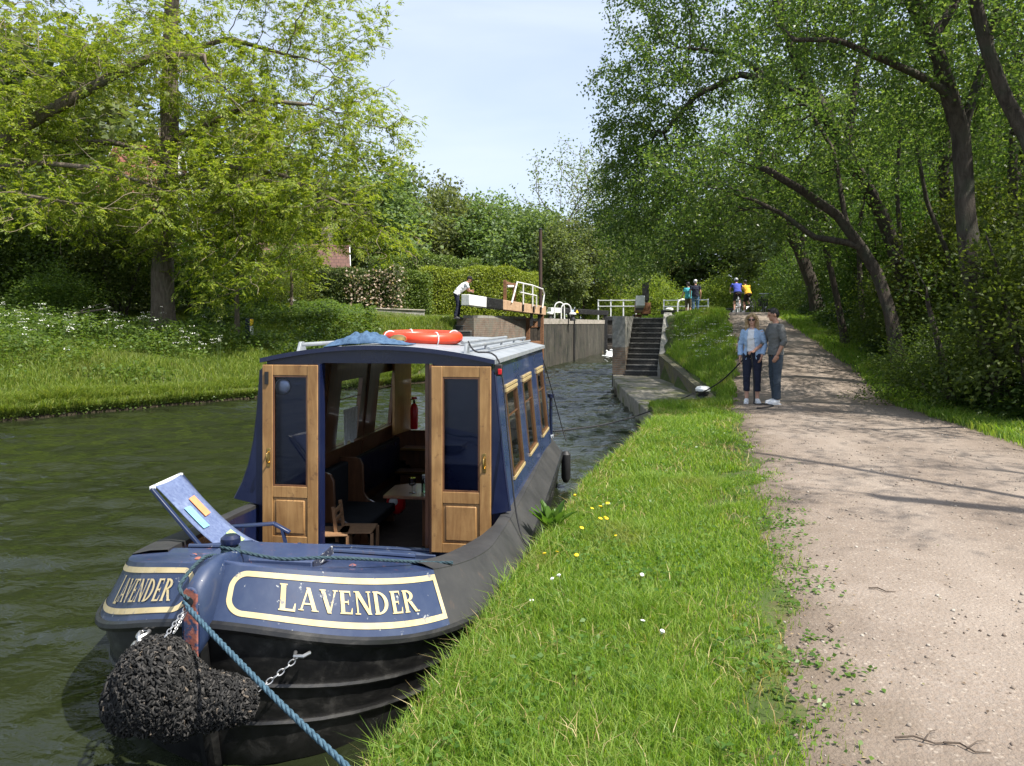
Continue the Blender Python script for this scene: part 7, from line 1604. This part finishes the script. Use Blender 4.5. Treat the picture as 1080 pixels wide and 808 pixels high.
# a far wood closing the horizon
rng = np.random.RandomState(81); n = 60000; u = -500+2200*rng.rand(n); d = 100+14*rng.rand(n); hh_ = 6.5*(.75+.25*nz(u/60., d*0, 1.0, 4))*(rng.rand(n)**.8)
c = np.stack([(u-540)/F*d, d, 2.2+hh_], -1); nn = rng.randn(n, 3)*.7; nn[:,2] += .8; nn[:,1] -= .3; V, Q = leaf_quads(rng, c, rng.randn(n, 3), norm(nn), .85, .62)
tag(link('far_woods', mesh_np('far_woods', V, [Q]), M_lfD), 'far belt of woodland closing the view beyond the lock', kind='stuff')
# ------------------------------------------------------------------ small plants and litter near the camera
M_dand = m_plain('dandelion_yellow', (.80,.52,.01), .7); M_daisy = m_plain('daisy_white', (.75,.75,.72), .7); M_dock = m_leaf('dock_leaf', (.06,.13,.02), (.09,.18,.03), (.13,.22,.04), .45, .4)
def flower(name, label, cat, mat, u, v, grp, s):
    d = 1.62*F/(v-HV); x = X(u, d); z = zp1(x, d); h = .10+.03*((u*7+v) % 3); t = thing(name, label, cat, (x, d, z), u*.1, grp); t.rotation_euler = (.35*math.sin(u), .35*math.cos(v), u*.1); t.scale = (1, 1, .6+.25*((u+v) % 4))
    mb = MB(); mb.tube([(0,0,0), (.008,.004,h*.6), (.0,0,h)], .0018, 5); mb.build('stem', M_stalk, t)
    mb = MB(); mb.lathe([(.003,h-.004),(s*.7,h+.001),(s,h+.006),(s*.55,h+.011),(.002,h+.012)], n=12); mb.build('flower_head', mat, t)
for u, v in ((612,551),(622,546),(632,554),(608,573),(637,574),(645,565),(651,573),(586,590),(577,596),(607,603),(641,543),(629,560)): flower('dandelion', 'yellow dandelion in the grass strip beside the boat', 'flower', M_dand, u, v, 'yellow dandelions in the grass beside the boat', .013+.002*(u % 3))
for u, v in ((590,628),(598,640),(671,628),(676,668),(560,640),(684,703)): flower('daisy', 'small white daisy in the lawn beside the path', 'flower', M_daisy, u, v, 'white daisies in the lawn', .013)
dx, dy = .30, 5.75; dk = thing('dock_plant', 'broad leaved dock plant growing at the bank edge against the hull', 'plant', (dx, dy, zp1(dx, dy)))
rng = np.random.RandomState(91); V = []; Q = []; o = 0
for i in range(26):
    a = rng.rand()*6.28; L = .20+.16*rng.rand(); w = .026+.016*rng.rand(); el = R(48+36*rng.rand()); m = 6; G = []
    for j in range(m):
        q = j/(m-1); r_ = L*q; z = L*q*math.sin(el)-.16*q*q*L*1.4; ww = w*math.sin(math.pi*min(.12+.86*q, 1))**.8
        for sg in (-1, 0, 1): G.append((math.cos(a)*r_*math.cos(el)-math.sin(a)*sg*ww, math.sin(a)*r_*math.cos(el)+math.cos(a)*sg*ww, z+.012*abs(sg)))
    V += G; Q += [(o+j*3+s_, o+j*3+s_+1, o+j*3+s_+4, o+j*3+s_+3) for j in range(m-1) for s_ in (0, 1)]; o += len(G)
link('leaves', mesh_np('leaves', np.array(V), [np.array(Q)], True), M_dock, dk)
M_twig = m_noise('twig', (.05,.035,.025), (.10,.075,.055), 20, .9, .3)
for i, (u, v, L, a, lab) in enumerate(((975,783,.20,-.25,'longest dry twig on the near path'),(1020,792,.15,-.6,'forked dry twig lying right of the longest one'),(878,662,.12,1.2,'short twig in the middle of the path'),(930,625,.14,-.6,'small twig on the sunny part of the path'),(850,600,.10,.4,'tiny twig near the grassy left edge of the path'))):
    d = 1.58*F/(v-HV); x = X(u, d); mb = MB(); mb.tube([(-L/2,0,.006), (-L/6,.02,.010), (L/6,-.008,.007), (L/2,.02,.006)], [.004,.0035,.003,.0015], 6)
    if i < 2: mb.tube([(0,.0,.008), (L*.2,.07,.012), (L*.34,.09,.010)], [.0028,.002,.001], 5)
    o_ = mb.build('twig', M_twig); o_.location = (x, d, zp1(x, d)+.004); o_.rotation_euler = (0, 0, a); tag(o_, lab, 'twig')
# clover and small broad leaves in the lawn
rng = np.random.RandomState(93); n = 9000; y = 1.6+rng.rand(n)**1.3*9; x = xr(y)+rng.rand(n)*np.maximum(pl(y)-xr(y), .1); ok = nz(x, y, .45, 16) > .1; x, y = x[ok], y[ok]
v_, q_ = cover('l', '', x, y, np.full(len(x), .075), .032, M_dock, rng); tag(link('lawn_weeds', mesh_np('lawn_weeds', v_, [q_]), M_dock), 'clover and small broad leaved weeds in the lawn', kind='stuff')
# low weeds creeping over the edge of the path
rng = np.random.RandomState(92); V = []; Q = []; o = 0
for i in range(34):
    y = 2.4+rng.rand()**1.2*6; x = pl(y)+.0+.28*rng.rand()**1.7; n = 26; sc = .04+.04*rng.rand(); cx_ = x+rng.randn(n)*sc*1.5; cy_ = y+rng.randn(n)*sc
    v_, q_ = cover('w', '', cx_, cy_, np.full(n, .025), .030, M_dock, rng); V.append(v_); Q.append(q_+o); o += len(v_)
tag(link('path_weeds', mesh_np('path_weeds', np.concatenate(V), [np.concatenate(Q)]), M_dock), 'tiny creeping weeds along the grassy edge of the path', kind='stuff')
rng = np.random.RandomState(95); n = 1500; y = 2.3+rng.rand(n)**1.4*12; x = pl(y)+rng.rand(n)*(pr(y)-pl(y)); e = rng.rand(n) < .55; x = np.where(e, np.where(rng.rand(n) < .5, pl(y)+.5*rng.rand(n)**2, pr(y)-.6*rng.rand(n)**2), x); k_ = rng.rand(n) < .45+.55*e; x, y = x[k_], y[k_]
c = np.stack([x, y, zsurf(x, y)+.006], -1); nn = rng.randn(len(x), 3)*.18; nn[:,2] += 1; dd = rng.randn(len(x), 3); dd[:,2] *= .15; V, Q = leaf_quads(rng, c, dd, norm(nn), .020, .011)
k = NT('leaf_litter'); g = k.n('ShaderNodeNewGeometry'); M_lit = k.done(k.pbsdf(k.ramp(g.outputs['Random Per Island'], [(0, (.06,.04,.025)), (.5, (.15,.10,.06)), (.8, (.24,.18,.10)), (1, (.10,.14,.04))]), .9))
tag(link('leaf_litter', mesh_np('leaf_litter', V, [Q]), M_lit), 'dry leaf bits and debris strewn over the towpath', kind='stuff')
# ------------------------------------------------------------------ the couple's mooring line
hw = man.matrix_world if False else Matrix.Translation(man.location)@Matrix.Rotation(R(94), 4, 'Z'); hand = hw@Vector((.075,.455,.945)); bt = Vector((4.13, 16.0, .44+.15))
stn = bw(1.02, 6.9, .62)
bpts = [bt+Vector((.12*math.cos(a), .12*math.sin(a), .01*a)) for a in np.linspace(-2.6, 3.3, 12)]
rope('mooring_line', [hand, hand.lerp(bpts[0], .5)+Vector((0,0,-.10))]+bpts+[bpts[-1].lerp(stn, .33)+Vector((0,0,-.10)), bpts[-1].lerp(stn, .7)+Vector((0,0,-.12)), stn], .013, M_blackrope, 'black mooring line from the man\'s hand round the bollard to the stern', strands=0)
zg0 = zp1(hand.x+.08, hand.y-.06)
rope('rope_tail', [hand+Vector((.01,0,.01)), hand+Vector((.05,-.03,-.4)), Vector((hand.x+.06, hand.y-.05, zg0+.10)), Vector((hand.x+.05, hand.y-.08, zg0+.02)), Vector((hand.x+.20, hand.y-.15, zg0+.018)), Vector((hand.x+.30, hand.y-.35, zg0+.015)), Vector((hand.x+.10, hand.y-.62, zg0+.012)), Vector((hand.x-.12, hand.y-.75, zg0+.012))], .014, M_blackrope, 'loose end of black rope hanging from the man\'s hand and curling on the path', strands=0)
